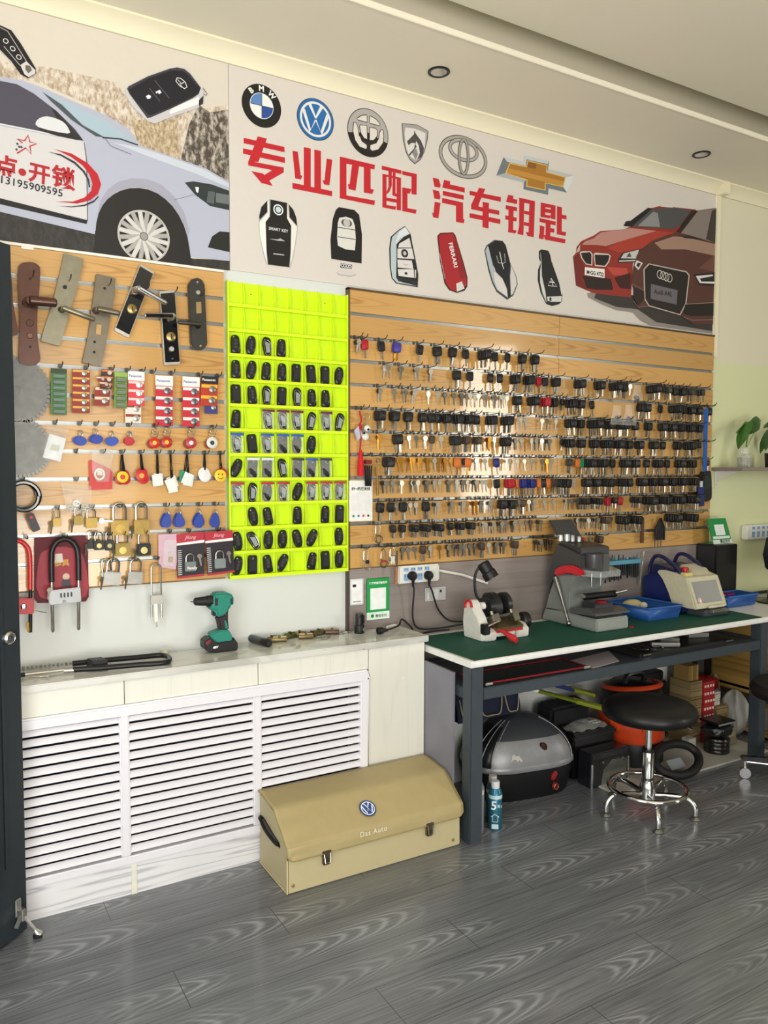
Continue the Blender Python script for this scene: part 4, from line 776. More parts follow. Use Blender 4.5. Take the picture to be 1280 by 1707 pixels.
for row, txt in ROWS.items():
    for bi, (a, b_, c_, n) in enumerate(re.findall(r'(\d+)-(\d+)([A-Za-z])(\d+)', txt)):
        a, b_, n = int(a), int(b_), int(n); hd = .034 if c_ in 'KRBPON' else (.027 if c_ in 'kTD' else .022)
        sc_x = 1/(wy(a+1, 750, -.034).x-wy(a, 750, -.034).x); hw = (hd*sc_x+(2.4 if c_ not in 'SWG' else .6))/2
        x = wy(a+hw, 750, -.034).x; pxm = 236 if a < 900 else 242
        dep = max(0, (b_-a-2*hw)/pxm)*1.15+.003; dep = min(max(dep, (n-1)*.0045), .115); z = GZ[row]-.006
        if c_ in 'Kk' and n > 1: n = max(n, 1+math.ceil(dep/.0108))
        L = max(.062, .034+dep+.028)
        make_hook((x, -.019, GZ[row]), L, 'chrome display hook carrying the %s bunch of the %s row of keys' % (ordw(bi+1), ordw(row-1)))
        for i in range(n):
            y = -.036-(dep*i/(n-1) if n > 1 else random.uniform(0, .012))
            inst.append((c_, row-1, bi+1, n-i, n, V((x+random.uniform(-.0015, .0015), y, z-.006-(.004 if c_ in 'SWG' else .006))), (random.uniform(-.05, .05), random.uniform(-.13, .13), random.uniform(-.2, .2)), b_-a))
inst.sort(key=lambda q: (q[0] in 'Kk', q[3], -q[7]))
kept = 0; rest = M(); RM = []
for c_, row, bi, fr_, n, loc, rot, w_ in inst:
    if c_ in 'Kk':
        if kept >= 262:
            h, bl_, m1, m2 = MOULD[c_]; T_ = Matrix.LocRotScale(loc, __import__('mathutils').Euler(rot), None)
            for q in (m1, m2):
                if q not in RM: RM.append(q)
            rest.merge(h, T_, RM.index(m1)); rest.merge(bl_, T_, RM.index(m2)); continue
        kept += 1
    o = make_key(c_, loc, rot)
    pos = 'only one of' if n == 1 else ('frontmost of' if fr_ == 1 else ordw(fr_)+' from front,')
    tag(o, '%s key%s, %s %s bunch, %s row of key wall' % (CNAME[c_], '' if c_ in 'SWG' else ' blank', pos, ordw(bi), ordw(row)), 'key', 'keys hanging on the key wall')
tag(rest.build('hanging_key_blanks', RM, None, ang=50), 'further black-headed key blanks hidden behind the front ones of the bunches', 'key blanks', None, 'stuff')
# ================================================================ goods on the left slatwall
TH, TG = (0, 400, 3.282), (0, 690, 3.282)
def at(T, a, b, y=-.03): return wy(T[0]+a/T[2], T[1]+b/T[2], y)
def kx(T, a, b, y=-.03): return abs((at(T, a+10, b, y)-at(T, a, b, y)).x)/10
def kz(T, a, b, y=-.03): return abs((at(T, a, b+10, y)-at(T, a, b, y)).z)/10
def hook(T, a, b, L=.07, what=''):
    """a hook in the groove nearest above the point, at its column"""
    p = at(T, a, b, -.02); z = min(GZ, key=lambda q: abs(q-p.z)); return make_hook((p.x, -.019, z), L, 'small chrome display hook holding '+what, 'display hooks on the lock wall')
LH = 'door lock handle sets at the top of the slatwall'
def plate(name, lab, T, out, y, th, mat, sm_=0, bev=.002, edge=None):
    c = at(T, sum(p[0] for p in out)/len(out), sum(p[1] for p in out)/len(out), y)
    t = thing(name, lab, 'door handle', (c.x, -.02, c.z), LH)
    pts = tr(*T, out, y); pts = smooth(pts, sm_) if sm_ else pts
    M().prism(pts, (0, th, 0)).build('back_plate', mat, t, bev=bev)
    if edge:
        cc = sum(pts, V((0, 0, 0)))/len(pts)
        M().prism([cc+(p-cc)*.90 if len(pts) > 4 else cc+(p-cc)*.93 for p in pts], (0, -.002, 0)).build('face_panel', edge, t)
    return t
def lever(t, T, a, b, y, r, mat, root=True, n=10, flat=1.0):
    p, q = at(T, *a, y), at(T, *b, y); m = M()
    if root: m.lathe((p.x, y+.05, p.z), (0, -1, 0), [(r*1.25, 0), (r*1.2, .02), (r*.7, .026), (r*.7, .05)], 16)
    d_ = (q-p); m.tube([p-d_*.04, p, p+d_*.5, q-d_*.06, q], [r*.6, r, r*flat, r*flat*.95, r*.5], n); return m.build('lever', mat, t)
def cyl_on(t, T, a, b, y, r, mat, slot=True, name='lock_cylinder'):
    p = at(T, a, b, y); o = M().lathe((p.x, y, p.z), (0, -1, 0), [(r, 0), (r, .004), (r*.85, .006), (0, .006)], 20).build(name, mat, t)
    if slot: M().box(p.x-r*.1, p.x+r*.1, y-.0068, y-.005, p.z-r*.5, p.z+r*.5).build('keyway', BLK, o)
BRZ = C('5d4138', .34, .75, coat=.2, var=.08); NK1 = C('8d8774', .36, .85, var=.1); NK2 = C('7f7667', .36, .85, var=.1); GUN = C('4b4944', .36, .8, var=.1); GLB = C('121215', .12, coat=.5)
t = plate('door_handle_set', 'brown bronze door handle set with a broad plate and round-ended lever', TH, [(100, 165), (108, 133), (140, 121), (180, 121), (212, 138), (221, 172), (214, 300), (205, 400), (206, 520), (215, 600), (222, 650), (205, 677), (160, 686), (115, 675), (101, 650), (107, 520), (107, 400), (100, 260)], -.046, .024, BRZ, 2, .003)
lever(t, TH, (165, 332), (312, 345), -.095, .0165, BRZ); cyl_on(t, TH, 163, 455, -.046, .012, BRZ); cyl_on(t, TH, 163, 525, -.046, .010, C('7a5a4c', .3, .8), False, 'thumb_turn')
for b_ in (212, 585): cyl_on(t, TH, 165, b_, -.046, .004, BLK, False, 'screw')
t = plate('door_handle_set', 'tilted nickel door handle set with a long slim lever, second full one along', TH, [(350, 70), (457, 103), (440, 190), (405, 320), (390, 360), (362, 470), (327, 580), (224, 552), (240, 490), (268, 405), (292, 330), (310, 250), (330, 170)], -.044, .022, NK1)
lever(t, TH, (345, 372), (520, 438), -.085, .0095, NK1); cyl_on(t, TH, 355, 258, -.044, .007, BLK, False, 'hole')
t = plate('door_handle_set', 'dull nickel door handle set tilted slightly, with a short broad lever and oblong cut-out', TH, [(528, 183), (632, 208), (628, 300), (604, 420), (582, 560), (552, 692), (450, 670), (480, 540), (498, 410), (514, 290)], -.044, .022, NK2)
lever(t, TH, (535, 378), (655, 402), -.085, .0105, NK2)
pts = tr(*TH, [(528, 462), (555, 466), (550, 520), (524, 514)], -.0445); M().prism(pts, (0, -.0012, 0)).build('cut_out', C('c49a5c', .5), t)
for a, b_ in ((572, 265), (517, 558), (515, 614)): cyl_on(t, TH, a, b_, -.044, .0045, BLK, False, 'screw')
t = plate('door_handle_set', 'black glossy door handle set hung diagonally with a silver-edged lever', TH, [(768, 130), (844, 175), (705, 534), (626, 492)], -.045, .02, SILV, 0, .0015, GLB)
lever(t, TH, (755, 262), (912, 348), -.095, .0105, SILV, True, 8); p, q = at(TH, 768, 262, -.108), at(TH, 905, 340, -.108); M().tube([p, q], .0065, 6).build('lever_inlay', GLB, t)
cyl_on(t, TH, 722, 378, -.047, .018, C('a08a58', .3, .9)); cyl_on(t, TH, 738, 280, -.047, .014, C('b89468', .3, .9), False, 'rose')
t = plate('door_handle_set', 'black glossy door handle set hanging upright with lever pointing to the window side', TH, [(874, 280), (957, 274), (986, 680), (901, 684)], -.045, .02, SILV, 0, .0015, GLB)
lever(t, TH, (952, 414), (790, 414), -.095, .0105, SILV, True, 8); p, q = at(TH, 945, 414, -.108), at(TH, 800, 414, -.108); M().tube([p, q], .0065, 6).build('lever_inlay', GLB, t)
cyl_on(t, TH, 935, 530, -.047, .018, C('a08a58', .3, .9)); cyl_on(t, TH, 937, 597, -.047, .0105, SILV, False, 'thumb_turn'); cyl_on(t, TH, 942, 650, -.047, .004, DSTEEL, False, 'screw')
t = plate('door_handle_set', 'narrow gunmetal door handle set with eight-sided ends nearest the lime rack', TH, [(1030, 245), (1050, 215), (1078, 206), (1105, 215), (1120, 245), (1136, 570), (1115, 598), (1080, 602), (1055, 588), (1044, 560)], -.044, .02, GUN, 0, .003)
lever(t, TH, (1098, 462), (972, 450), -.085, .0085, GUN); cyl_on(t, TH, 1082, 288, -.044, .009, SILV, False, 'thumb_turn')
M().prism(tr(*TH, [(1072, 340), (1100, 338), (1102, 400), (1074, 402)], -.0445), (0, -.001, 0)).build('slot', C('a58a5a', .4, .4), t)
for a, b_ in ((1078, 232), (1095, 580)): cyl_on(t, TH, a, b_, -.044, .004, SILV, False, 'screw')
t = plate('door_handle_set', 'brown door handle plate mostly hidden behind the dark door leaf', TH, [(0, 150), (60, 172), (72, 340), (98, 485), (90, 518), (20, 505), (-20, 300)], -.046, .022, BRZ, 2, .003)
lever(t, TH, (30, 330), (-40, 335), -.085, .012, BRZ)
for a, b_, w_ in ((172, 190, 'the broad brown handle set'), (370, 185, 'the tilted nickel handle set'), (585, 225, 'the dull nickel handle set'), (790, 250, 'the diagonal black handle set'), (940, 275, 'the upright black handle set'), (1085, 240, 'the gunmetal handle set')):
    hook(TH, a, b_+25, .07, w_)
# ---- saw blades with chain rim
for px, py, r, lab in ((24, 651, .118, 'chain-rimmed round saw blade hanging above the other, beside the battery cards'), (33, 747, .104, 'lower chain-rimmed round saw blade with a hole, beside the blue key tags')):
    c = wy(px, py, -.03); t = thing('saw_blade', lab, 'saw blade', (c.x, -.02, c.z), 'saw blades')
    M().lathe((c.x, -.027, c.z), (0, -1, 0), [(.018, 0), (r*.9, 0), (r*.9, .003), (.018, .003), (.018, 0)], 48).build('disc', C('6f6f6b', .42, .8, var=.15), t)
    lk_ = M(); n = 44
    for i in range(n):
        a = 2*pi*i/n; u = V((math.cos(a), 0, math.sin(a))); w = V((-math.sin(a), 0, math.cos(a))); lk_.obox(V((c.x, -.029, c.z))+u*r*.94, u*.006, V((0, .003, 0)), w*r*2*pi/n*.38)
        lk_.prism([V((c.x, -.031, c.z))+u*(r*.96)+w*.004, V((c.x, -.031, c.z))+u*(r*1.035)-w*.003, V((c.x, -.031, c.z))+u*(r*.96)-w*.006], (0, .004, 0))
    lk_.build('cutting_chain', C('6f6d68', .35, .9), t)
hook(TG, 40, 55, .07, 'the lower saw blade'); hook(TH, 40, 690, .07, 'the upper saw blade')
# ---- battery cards
def bcard(lab, a0, b0, a1, b1, base, header, cells, cellc, coin, y=-.045, skew=0, text=None, tc='1c3c8c', cols=1, stripe=None):
    p, q = at(TH, a0, b0, y), at(TH, a1, b0+(a1-a0)*.1, y); p2 = at(TH, a0+skew, b1, y); w = q.x-p.x; h = p.z-p2.z; dx = p2.x-p.x
    t = thing('battery_card', lab, 'battery card', (p.x+w/2, -.02, p2.z), 'battery blister cards')
    F = lambda u, v: V((p.x+w*u+dx*v, y, p.z-h*v))
    M().prism([F(0, 0), F(1, 0), F(1, 1), F(0, 1)], (0, .0012, 0)).build('card', C(base, .4), t)
    hv = header[0]
    if hv:
        M().prism([F(0, 0)+V((0, -.0006, 0)), F(1, 0)+V((0, -.0006, 0)), F(1, hv)+V((0, -.0006, 0)), F(0, hv)+V((0, -.0006, 0))], (0, .0005, 0)).build('header', C(header[1], .4), t)
        if text:
            s_ = w/5.0; text_mesh(text, s_, 'lettering', C(tc, .4), F(.06, hv*.62)+V((0, -.0008, 0)), (1, 0, 0), (0, 0, 1), t, .0002)
    for i in range(cells):
        v0 = hv+(1-hv)*(i+.08)/cells; v1 = hv+(1-hv)*(i+.92)/cells; vm = (v0+v1)/2
        if stripe: M().prism([F(.03, v0)+V((0, -.0008, 0)), F(.97, v0)+V((0, -.0008, 0)), F(.97, v0+(v1-v0)*.34)+V((0, -.0008, 0)), F(.03, v0+(v1-v0)*.34)+V((0, -.0008, 0))], (0, .0004, 0)).build('label_stripe', C(stripe, .4), t)
        c = F(.68 if coin else .5, vm)
        if coin: M().lathe((c.x, y, c.z), (0, -1, 0), [(min(w*.2, h/cells*.36), 0), (min(w*.2, h/cells*.36), .003), (min(w*.17, h/cells*.3), .0042), (0, .0042)], 18).build('coin_cell', C(cellc, .3, .8), t)
        else: M().tube([F(.14, vm)+V((0, -.003, 0)), F(.86, vm)+V((0, -.003, 0))], h/cells*.34, 8).build('battery', C(cellc, .35, .3), t)
    return t
bcard('green battery card with seven small round batteries, nearest the saw blades', 278, 702, 366, 955, '4d7a3a', (.1, '2e4424'), 7, '7f968a', False)
bcard('red and yellow battery card with coin cells, second card along', 395, 706, 492, 945, '8c2a20', (0, ''), 6, 'a8a49a', True, stripe='d9a83c')
t = bcard('crumpled red and black battery card with two coin cells below', 520, 800, 606, 905, '8c2a20', (0, ''), 2, 'a8a49a', True, skew=-8, stripe='e0c8a8'); 
t = bcard('torn red battery card tilted sideways under the hook', 520, 745, 566, 805, '7c2420', (0, ''), 2, 'a8a49a', True, y=-.055, skew=40, stripe='e8c8b0')
t = bcard('orange and black battery card folded behind the crumpled one', 555, 706, 622, 815, '3a2a20', (0, ''), 3, 'c0b4a0', True, y=-.05, skew=-10, stripe='d8703a')
bcard('green battery card with five small batteries next to the pink-topped coin card', 626, 722, 697, 920, '6c8f3c', (.12, '8fae4e'), 5, '86917c', False, skew=-2)
bcard('white and red battery card lowest of the pair, tucked behind', 685, 895, 772, 1000, 'e4d8cc', (0, ''), 2, 'b8b4ac', True, y=-.04, stripe='8c3428')
bcard('red battery card with three bright coin cells and white top', 700, 716, 790, 905, 'd23a44', (.27, 'f0ece6'), 3, 'e6e2de', True, text='Panasonic', stripe='f2c8c8')
bcard('red battery card with four dull coin cells, middle of the red trio', 850, 740, 946, 1016, 'c32434', (.2, 'f0ece6'), 4, '77767a', True, text='Panasonic', stripe='f0e4e2')
bcard('red battery card with four dull coin cells, nearer the lime rack', 998, 746, 1092, 1020, 'c32434', (.2, 'f0ece6'), 4, '77767a', True, text='Panasonic', stripe='f0e4e2')
bcard('dark blue battery card behind the black and orange one', 1120, 880, 1190, 950, '3b3a78', (0, ''), 1, '9c9a96', True, y=-.04)
bcard('black and orange battery card with two coin cells, closest to the lime rack', 1102, 744, 1195, 905, 'b0361e', (.25, '1c1a1a'), 2, '8c8a84', True, skew=-8, text='Panasonic', tc='f4f0ea', stripe='e8b030')
for a, w_ in ((330, 'the seven-cell green card'), (470, 'the red and yellow card'), (608, 'the crumpled battery cards'), (695, 'the five-cell green card'), (775, 'the card of three bright coin cells'), (832, 'nothing, between two red battery cards'), (935, 'the middle red battery card'), (1085, 'the red card nearer the lime rack'), (1188, 'the black and orange card')):
    hook(TH, a, 705+(a-330)*.05, .06, w_)
# ---- key tags and key rings
def ringpt(T, a, b, y): return at(T, a, b, y)
def tagbunch(lab, a, b, n, w, h, col, T=TG, pitch=.006, y0=-.034, ring=True, shape='oval', hh=38, topz=None):
    p = at(T, a, b, y0); W = kx(T, a, b)*w/2; H = kz(T, a, b)*h/2; p0 = p
    for i in range(n):
        y = y0-pitch*i; c = V((p.x+random.uniform(-.15, .15)*W, y, p.z+random.uniform(-.1, .1)*H)); ang = random.uniform(-.25, .25)
        t = thing('key_tag', lab if n == 1 else '%s, %s' % (lab, 'frontmost' if i == n-1 else ordw(n-i)+' from front'), 'key tag', (c.x, y, c.z), 'key tags on the lock wall')
        R2 = lambda x, z: V((c.x+x*math.cos(ang)-z*math.sin(ang), y, c.z+x*math.sin(ang)+z*math.cos(ang)))
        if shape == 'oval': o = [R2(W*.82*math.cos(v), H*.85*math.sin(v)) for v in [2*pi*j/20 for j in range(20)]]
        else: o = smooth([R2(-W*.3, H), R2(W*.3, H), R2(W*.8, -H*.1), R2(W*.55, -H*.9), R2(-W*.55, -H*.9), R2(-W*.8, -H*.1)], 3)
        M().prism(o, (0, .0035, 0)).build('tag_body', C(col, .35), t, bev=.0008)
        top = R2(0, H*.8); M().tube([top+V((.006*math.cos(v), .001, .012+.011*math.sin(v))) for v in [2*pi*j/14 for j in range(14)]], .0009, 5, closed=True).build('split_ring', SILV, t)
tagbunch('blue plastic key tag on the hook nearest the clear bag', 434, 148, 3, 82, 56, '2440a0'); tagbunch('blue plastic key tag on the middle blue hook', 523, 138, 3, 84, 56, '20389a'); tagbunch('blue plastic key tag on the hook beside the red tags', 612, 150, 3, 84, 56, '2a4aac')
tagbunch('red plastic key tag', 703, 150, 5, 66, 50, 'b8202a')
for a, w_ in ((434, 'the first blue key tags'), (523, 'the middle blue key tags'), (612, 'the blue tags beside the red ones'), (703, 'the red key tags')): hook(TG, a, 62+(a-434)*.02, .06, w_)
for a, b_, c1, c2, lab in ((845, 158, 'c8281e', 'e8c23a', 'red and yellow round key charm on double rings, next to the red tags'), (912, 155, 'b82420', 'e8b83a', 'red round key charm with gold trim on double rings'), (1045, 158, 'b0343a', 'e6e2de', 'red and white key charm on silver rings'), (1160, 158, 'd8d6d0', '3a3a40', 'white ring-shaped key charm nearest the lime rack')):
    p = at(TG, a, b_, -.045); k_ = kx(TG, a, b_); t = thing('key_ring', lab, 'key ring', (p.x, -.03, p.z), 'key rings on the lock wall')
    M().lathe((p.x, -.043, p.z), (0, -1, 0), [(30*k_, 0), (30*k_, .003), (26*k_, .005), (0, .005)], 22).build('charm', C(c1, .3), t)
    M().lathe((p.x, -.0485, p.z), (0, -1, 0), [(12*k_, 0), (11*k_, .001), (0, .001)], 16).build('charm_centre', C(c2, .35), t)
    for j, (dx, dz) in enumerate(((0, 46), (4, 62))): M().tube([V((p.x+dx*k_+20*k_*math.cos(v), -.043+.004*math.sin(v*2)-.003*j, p.z+dz*k_+17*k_*math.sin(v))) for v in [2*pi*q/18 for q in range(18)]], .0016, 6, closed=True).build('split_ring', C('d8d6d0', .15, 1), t)
    M().lathe((p.x-14*k_, -.036, p.z-6*k_), (0, -1, 0), [(26*k_, 0), (26*k_, .003), (0, .003)], 18).build('rear_charm', C('8a3a24', .35), t)
    hook(TG, a, 70, .06, 'the '+lab.split(' on ')[0].split(' nearest')[0])
for n_, a, b_, col, sh_, lab in ((4, 668, 345, 'b8241e', 'oval', 'red and yellow charm on black cords, beside the red card'), (4, 772, 338, 'c4282c', 'oval', 'red round charm on black cords'), (3, 862, 360, 'e6e6e2', 'sq', 'white square charm on black cords, next to the red charms'), (3, 935, 385, 'ece8e2', 'sq', 'white square charm hanging lowest on black cords'), (3, 1025, 355, 'dfe6e0', 'sq', 'white and green square charm on black cords'), (2, 1122, 340, 'e2e0de', 'oval', 'white round charm on black cords'), (2, 1207, 338, 'b02a24', 'oval', 'yellow smiling charm on black cords')):
    p = at(TG, a, b_, -.045); k_ = kx(TG, a, b_); gz_ = at(TG, a, 222, -.03).z
    for i in range(n_):
        y = -.034-.006*i; c = V((p.x+random.uniform(-20, 20)*k_, y, p.z+random.uniform(-14, 14)*k_))
        if i == n_-1: c = V((p.x, y, p.z))
        t = thing('cord_charm', lab+(', front one' if i == n_-1 else ', %s from the front' % ordw(n_-i)), 'charm', (c.x, y, c.z), 'cord charms on the lock wall'); r = 32*k_
        cc = col if not (i == n_-1 and a in (668, 1207)) else 'e8c428'
        if a == 1025 and i == 0: cc = '2f8a6c'
        if sh_ == 'oval': M().lathe(c, (0, -1, 0), [(r, 0), (r, .003), (r*.9, .004), (0, .004)], 22).build('charm_disc', C(cc, .35), t)
        else:
            an = random.uniform(-.5, .5); M().obox(c, V((math.cos(an), 0, math.sin(an)))*r*.8, (0, .002, 0), V((-math.sin(an), 0, math.cos(an)))*r).build('charm_plate', C(cc, .35), t, bev=.001)
        M().tube([c+V((0, 0, r*.9)), V(((c.x+p.x)/2-.002, y, (c.z+gz_)/2)), V((p.x, y, gz_))], .0017, 5).tube([c+V((.002, -.001, r*.9)), V(((c.x+p.x)/2+.004, y, (c.z+gz_)/2)), V((p.x+.002, y, gz_))], .0017, 5).build('cord', BLK, t)
        if a == 1207 and i == n_-1:
            M().sphere(c+V((-r*.3, -.004, r*.25)), r*.12, 8).build('eye', BLK, t); M().sphere(c+V((r*.3, -.004, r*.25)), r*.12, 8).build('eye', BLK, t)
            M().tube([c+V((r*.5*math.cos(v), -.0042, r*.5*math.sin(v))) for v in [math.radians(q) for q in range(205, 340, 15)]], .0012, 5).build('mouth', BLK, t)
        if a in (668, 772) and i == n_-1: M().lathe(c+V((0, -.004, 0)), (0, -1, 0), [(r*.45, 0), (r*.4, .0012), (0, .0012)], 16).build('charm_centre', C('c83428' if a == 668 else 'e8a03a', .35), t)
    hook(TG, a-3, 225, .06, 'the '+lab.split(' on ')[0].split(' hanging')[0]+'s')
# ---- clear bags and cards
def film_bag(t, T, out, y, th=.006):
    pts = tr(*T, out, y); c = sum(pts, V())/len(pts); m = M(); n = len(pts)
    for f_, dy in ((1, 0), (.75, -th), (.4, -th*1.3)): m.v += [V((c.x+(p.x-c.x)*f_, y+dy+random.uniform(-.0015, .0015), c.z+(p.z-c.z)*f_)) for p in pts]
    for i in range(2):
        for j in range(n): m.f.append([i*n+j, i*n+(j+1) % n, (i+1)*n+(j+1) % n, (i+1)*n+j]); m.mi.append(0)
    m.f.append([2*n+j for j in range(n)]); m.mi.append(0); return m.build('film', FILM, t)
c = at(TG, 298, 185, -.035); t = thing('card_bag', 'clear bag holding a white card, next to the lower saw blade', 'bag', (c.x, -.02, c.z))
M().prism(tr(*TG, [(270, 108), (362, 135), (330, 262), (234, 236)], -.035), (0, .001, 0)).build('card', C('eef0f4', .5), t); M().prism(tr(*TG, [(282, 165), (328, 172), (322, 205), (275, 196)], -.0365), (0, .001, 0)).build('print', C('cfcdb8', .5), t); film_bag(t, TG, [(255, 50), (378, 85), (362, 140), (332, 266), (230, 240), (250, 130)], -.037); hook(TG, 300, 62, .06, 'the bag with the white card')
c = at(TG, 550, 340, -.04); t = thing('card_bag', 'red card behind a crumpled clear bag with a white ring', 'bag', (c.x, -.02, c.z))
M().prism(tr(*TG, [(486, 258), (498, 252), (600, 300), (616, 320), (614, 412), (490, 416)], -.032), (0, .0012, 0)).build('card', C('c83a34', .4), t)
c2 = at(TG, 545, 330, -.04); M().tube([V((c2.x+.016*math.cos(v), -.04, c2.z+.019*math.sin(v))) for v in [2*pi*q/20 for q in range(20)]], .004, 8, closed=True).build('white_ring', C('e6e2d4', .4), t)
M().box(c2.x-.008, c2.x+.01, -.041, -.036, c2.z-.004, c2.z+.018).build('inner_part', C('cfc8b0', .4), t); film_bag(t, TG, [(500, 195), (560, 180), (628, 200), (610, 280), (596, 370), (530, 372), (505, 320)], -.044); hook(TG, 560, 205, .06, 'the red card in a clear bag')
c = at(TG, 420, 460, -.04); t = thing('parts_bag', 'clear bag of pale round fittings with a printed sticker, above the brass padlocks', 'bag', (c.x, -.02, c.z))
for a, b_ in ((385, 510), (412, 495), (440, 500), (465, 505), (430, 525), (398, 530), (480, 520), (455, 530)):
    q = at(TG, a, b_, -.036); M().tube([V((q.x+.008*math.cos(v), -.036, q.z+.006*math.sin(v))) for v in [2*pi*w/12 for w in range(12)]], .0022, 6, closed=True).build('ring_fitting', C('d8d2b4', .45), t)
q = at(TG, 420, 490, -.05); M().lathe((q.x, -.048, q.z), (0, -1, 0), [(.0115, 0), (.0115, .0005), (0, .0006)], 20).build('sticker', PAPER, t); text_mesh('三A', .011, 'lettering', C('2a2a30', .5), (q.x, -.0488, q.z-.004), (1, 0, 0), (0, 0, 1), t, .0003, align='CENTER'); film_bag(t, TG, [(330, 375), (410, 385), (500, 395), (505, 520), (470, 542), (370, 545), (350, 460)], -.044); hook(TG, 415, 385, .06, 'the bag of pale fittings'); hook(TG, 415, 225, .05, 'nothing, above the bag of fittings')
# ---- coiled cable lock
c = at(TG, 128, 450, -.05); k_ = kx(TG, 128, 450); t = thing('cable_lock', 'black coiled cable bicycle lock beside the door leaf', 'cable lock', (c.x, -.02, c.z))
M().tube([V((c.x+(70+9*math.sin(v/6))*k_*math.cos(v)*1.12, -.034-.011*(v/(2*pi)) % .034, c.z+(74)*k_*math.sin(v)*1.12)) for v in [2*pi*q/24 for q in range(24*3+1)]], .0085, 8).build('cable', C('0f0f12', .15, coat=.5), t)
a0, a1 = at(TG, 160, 548, -.06), at(TG, 200, 640, -.06); d_ = (a1-a0); M().obox((a0+a1)/2, d_/2, (0, .012, 0), V((d_.z, 0, -d_.x)).normalized()*.0135).build('lock_body', BLK, t, bev=.003)
q = at(TG, 172, 566, -.073); M().lathe((q.x, -.072, q.z), (0, -1, 0), [(.006, 0), (.005, .003), (0, .003)], 14).build('red_button', REDP, t); hook(TG, 120, 360, .07, 'the coiled cable lock')
# ---- padlocks
PL = 'padlocks on the lock wall'
def padlock(lab, a, b, w, h, sh, mat, T=TG, y=-.042, th=.013, tilt=0, key=None, oval=None, smat=None, rr=None):
    """a, b: tile centre of the body; w, h: body; sh: shackle height (tile units)"""
    p = at(T, a, b, y); k_ = kx(T, a, b, y); q = kz(T, a, b, y); W, H, S = w*k_/2, h*q/2, sh*q; t = thing('padlock', lab, 'padlock', (p.x, y, p.z), PL)
    Rm = lambda x, z, yy=y: V((p.x+x*math.cos(tilt)-z*math.sin(tilt), yy, p.z+x*math.sin(tilt)+z*math.cos(tilt)))
    M().prism([Rm(-W, -H, y-th/2), Rm(W, -H, y-th/2), Rm(W, H, y-th/2), Rm(-W, H, y-th/2)], (0, th, 0)).build('body', mat, t, bev=.0025)
    r = rr or W*.68; pts = [Rm(-r, H*.6), Rm(-r, H+S-r)]+[Rm(r*math.cos(v), H+S-r+r*math.sin(v)) for v in [pi-pi*j/10 for j in range(1, 10)]]+[Rm(r, H+S-r), Rm(r, H*.6)]
    M().tube(pts, max(.0022, W*.15), 8).build('shackle', smat or C('c4c2ba', .2, 1), t)
    if oval: M().lathe(Rm(0, -H*.1, y-th/2), (0, -1, 0), [(W*.5, 0), (W*.5, .0012), (0, .0014)], 20, sx=.45 if False else 1).build('badge', C(oval, .35, .5), t)
    if key: 
        m_ = metal_key(.009, .028); o = m_.build('key', KEYSTEEL, t, local=True); o.location = Rm(-W*1.15, 0, y-.004)-t.location; o.rotation_euler = (0, .2, .5)
    return t
BR1 = C('927a42', .38, .8, var=.15); BR2 = C('7d6c3c', .38, .8, var=.15); IRON = C('2c2c2a', .4, .5); ST2 = C('82817c', .32, .9, var=.15)
padlock('smallest brass padlock at the end by the door, below the clear bag', 312, 592, 46, 46, 50, BR1, key=1); padlock('small brass padlock directly under the bag of pale fittings', 428, 582, 50, 52, 48, BR2, key=1); padlock('small brass padlock with a key out beside it', 500, 596, 64, 56, 50, BR1)
padlock('big brass padlock, nearer the small ones', 655, 622, 98, 82, 92, BR1, th=.018, key=1, oval='a98a44'); padlock('big brass padlock, nearer the blue fobs', 774, 618, 84, 80, 92, BR1, th=.018, key=1)
padlock('small dark iron padlock at the end of its row by the red blister', 505, 712, 52, 52, 44, IRON, key=1); padlock('small dark iron padlock with an oval badge', 541, 718, 56, 52, 46, IRON, oval='b8a868', y=-.055); padlock('dark iron padlock next to the brass one', 598, 718, 50, 56, 46, IRON, oval='9a9068'); padlock('brass padlock with an oval badge in the row of dark ones', 670, 742, 80, 72, 62, BR2, th=.016, oval='c0a860', key=1); padlock('large black padlock with an oval badge', 786, 742, 76, 66, 62, C('26282a', .4, .5), th=.016, oval='c0b070', key=1)
padlock('pair of steel padlocks hung together, lowest row', 612, 900, 92, 72, 72, ST2, th=.016, tilt=-.12, key=1); padlock('steel padlock behind the lowest steel one', 590, 895, 70, 70, 66, ST2, y=-.03, tilt=.1); padlock('steel padlock with keys beside the long-shackle lock', 738, 896, 80, 66, 70, ST2, th=.016, tilt=-.08, key=1)
k_ = at(TG, 545, 585, -.06); m_ = metal_key(.0095, .03); o = m_.build('metal_key', NICK, None); o.location = k_; o.rotation_euler = (0, -1.5, 0); tag(o, 'small nickel key sticking out beside the small brass padlock', 'key')
t = padlock('long-shackle steel lock hanging below the slatwall', 856, 1015, 66, 50, 170, C('a6a49c', .35, .8), th=.018, rr=26*kx(TG, 856, 1015), smat=C('b8b4aa', .25, .9))
for dx in (-27, 27): p, q = at(TG, 856+dx, 1035, -.042), at(TG, 856+dx, 1112, -.042); M().cyl(p, q, .0042, 10).build('shackle_leg', C('b8b4aa', .25, .9), t)
p, q = at(TG, 852, 1040, -.048), at(TG, 860, 1165, -.048); M().box(p.x-.006, p.x+.006, -.05, -.045, q.z+.02, p.z).cyl(V((p.x, -.0475, q.z+.02)), V((q.x, -.0475, q.z)), .004, 8).build('key', C('d6d2c2', .3, .8), t)
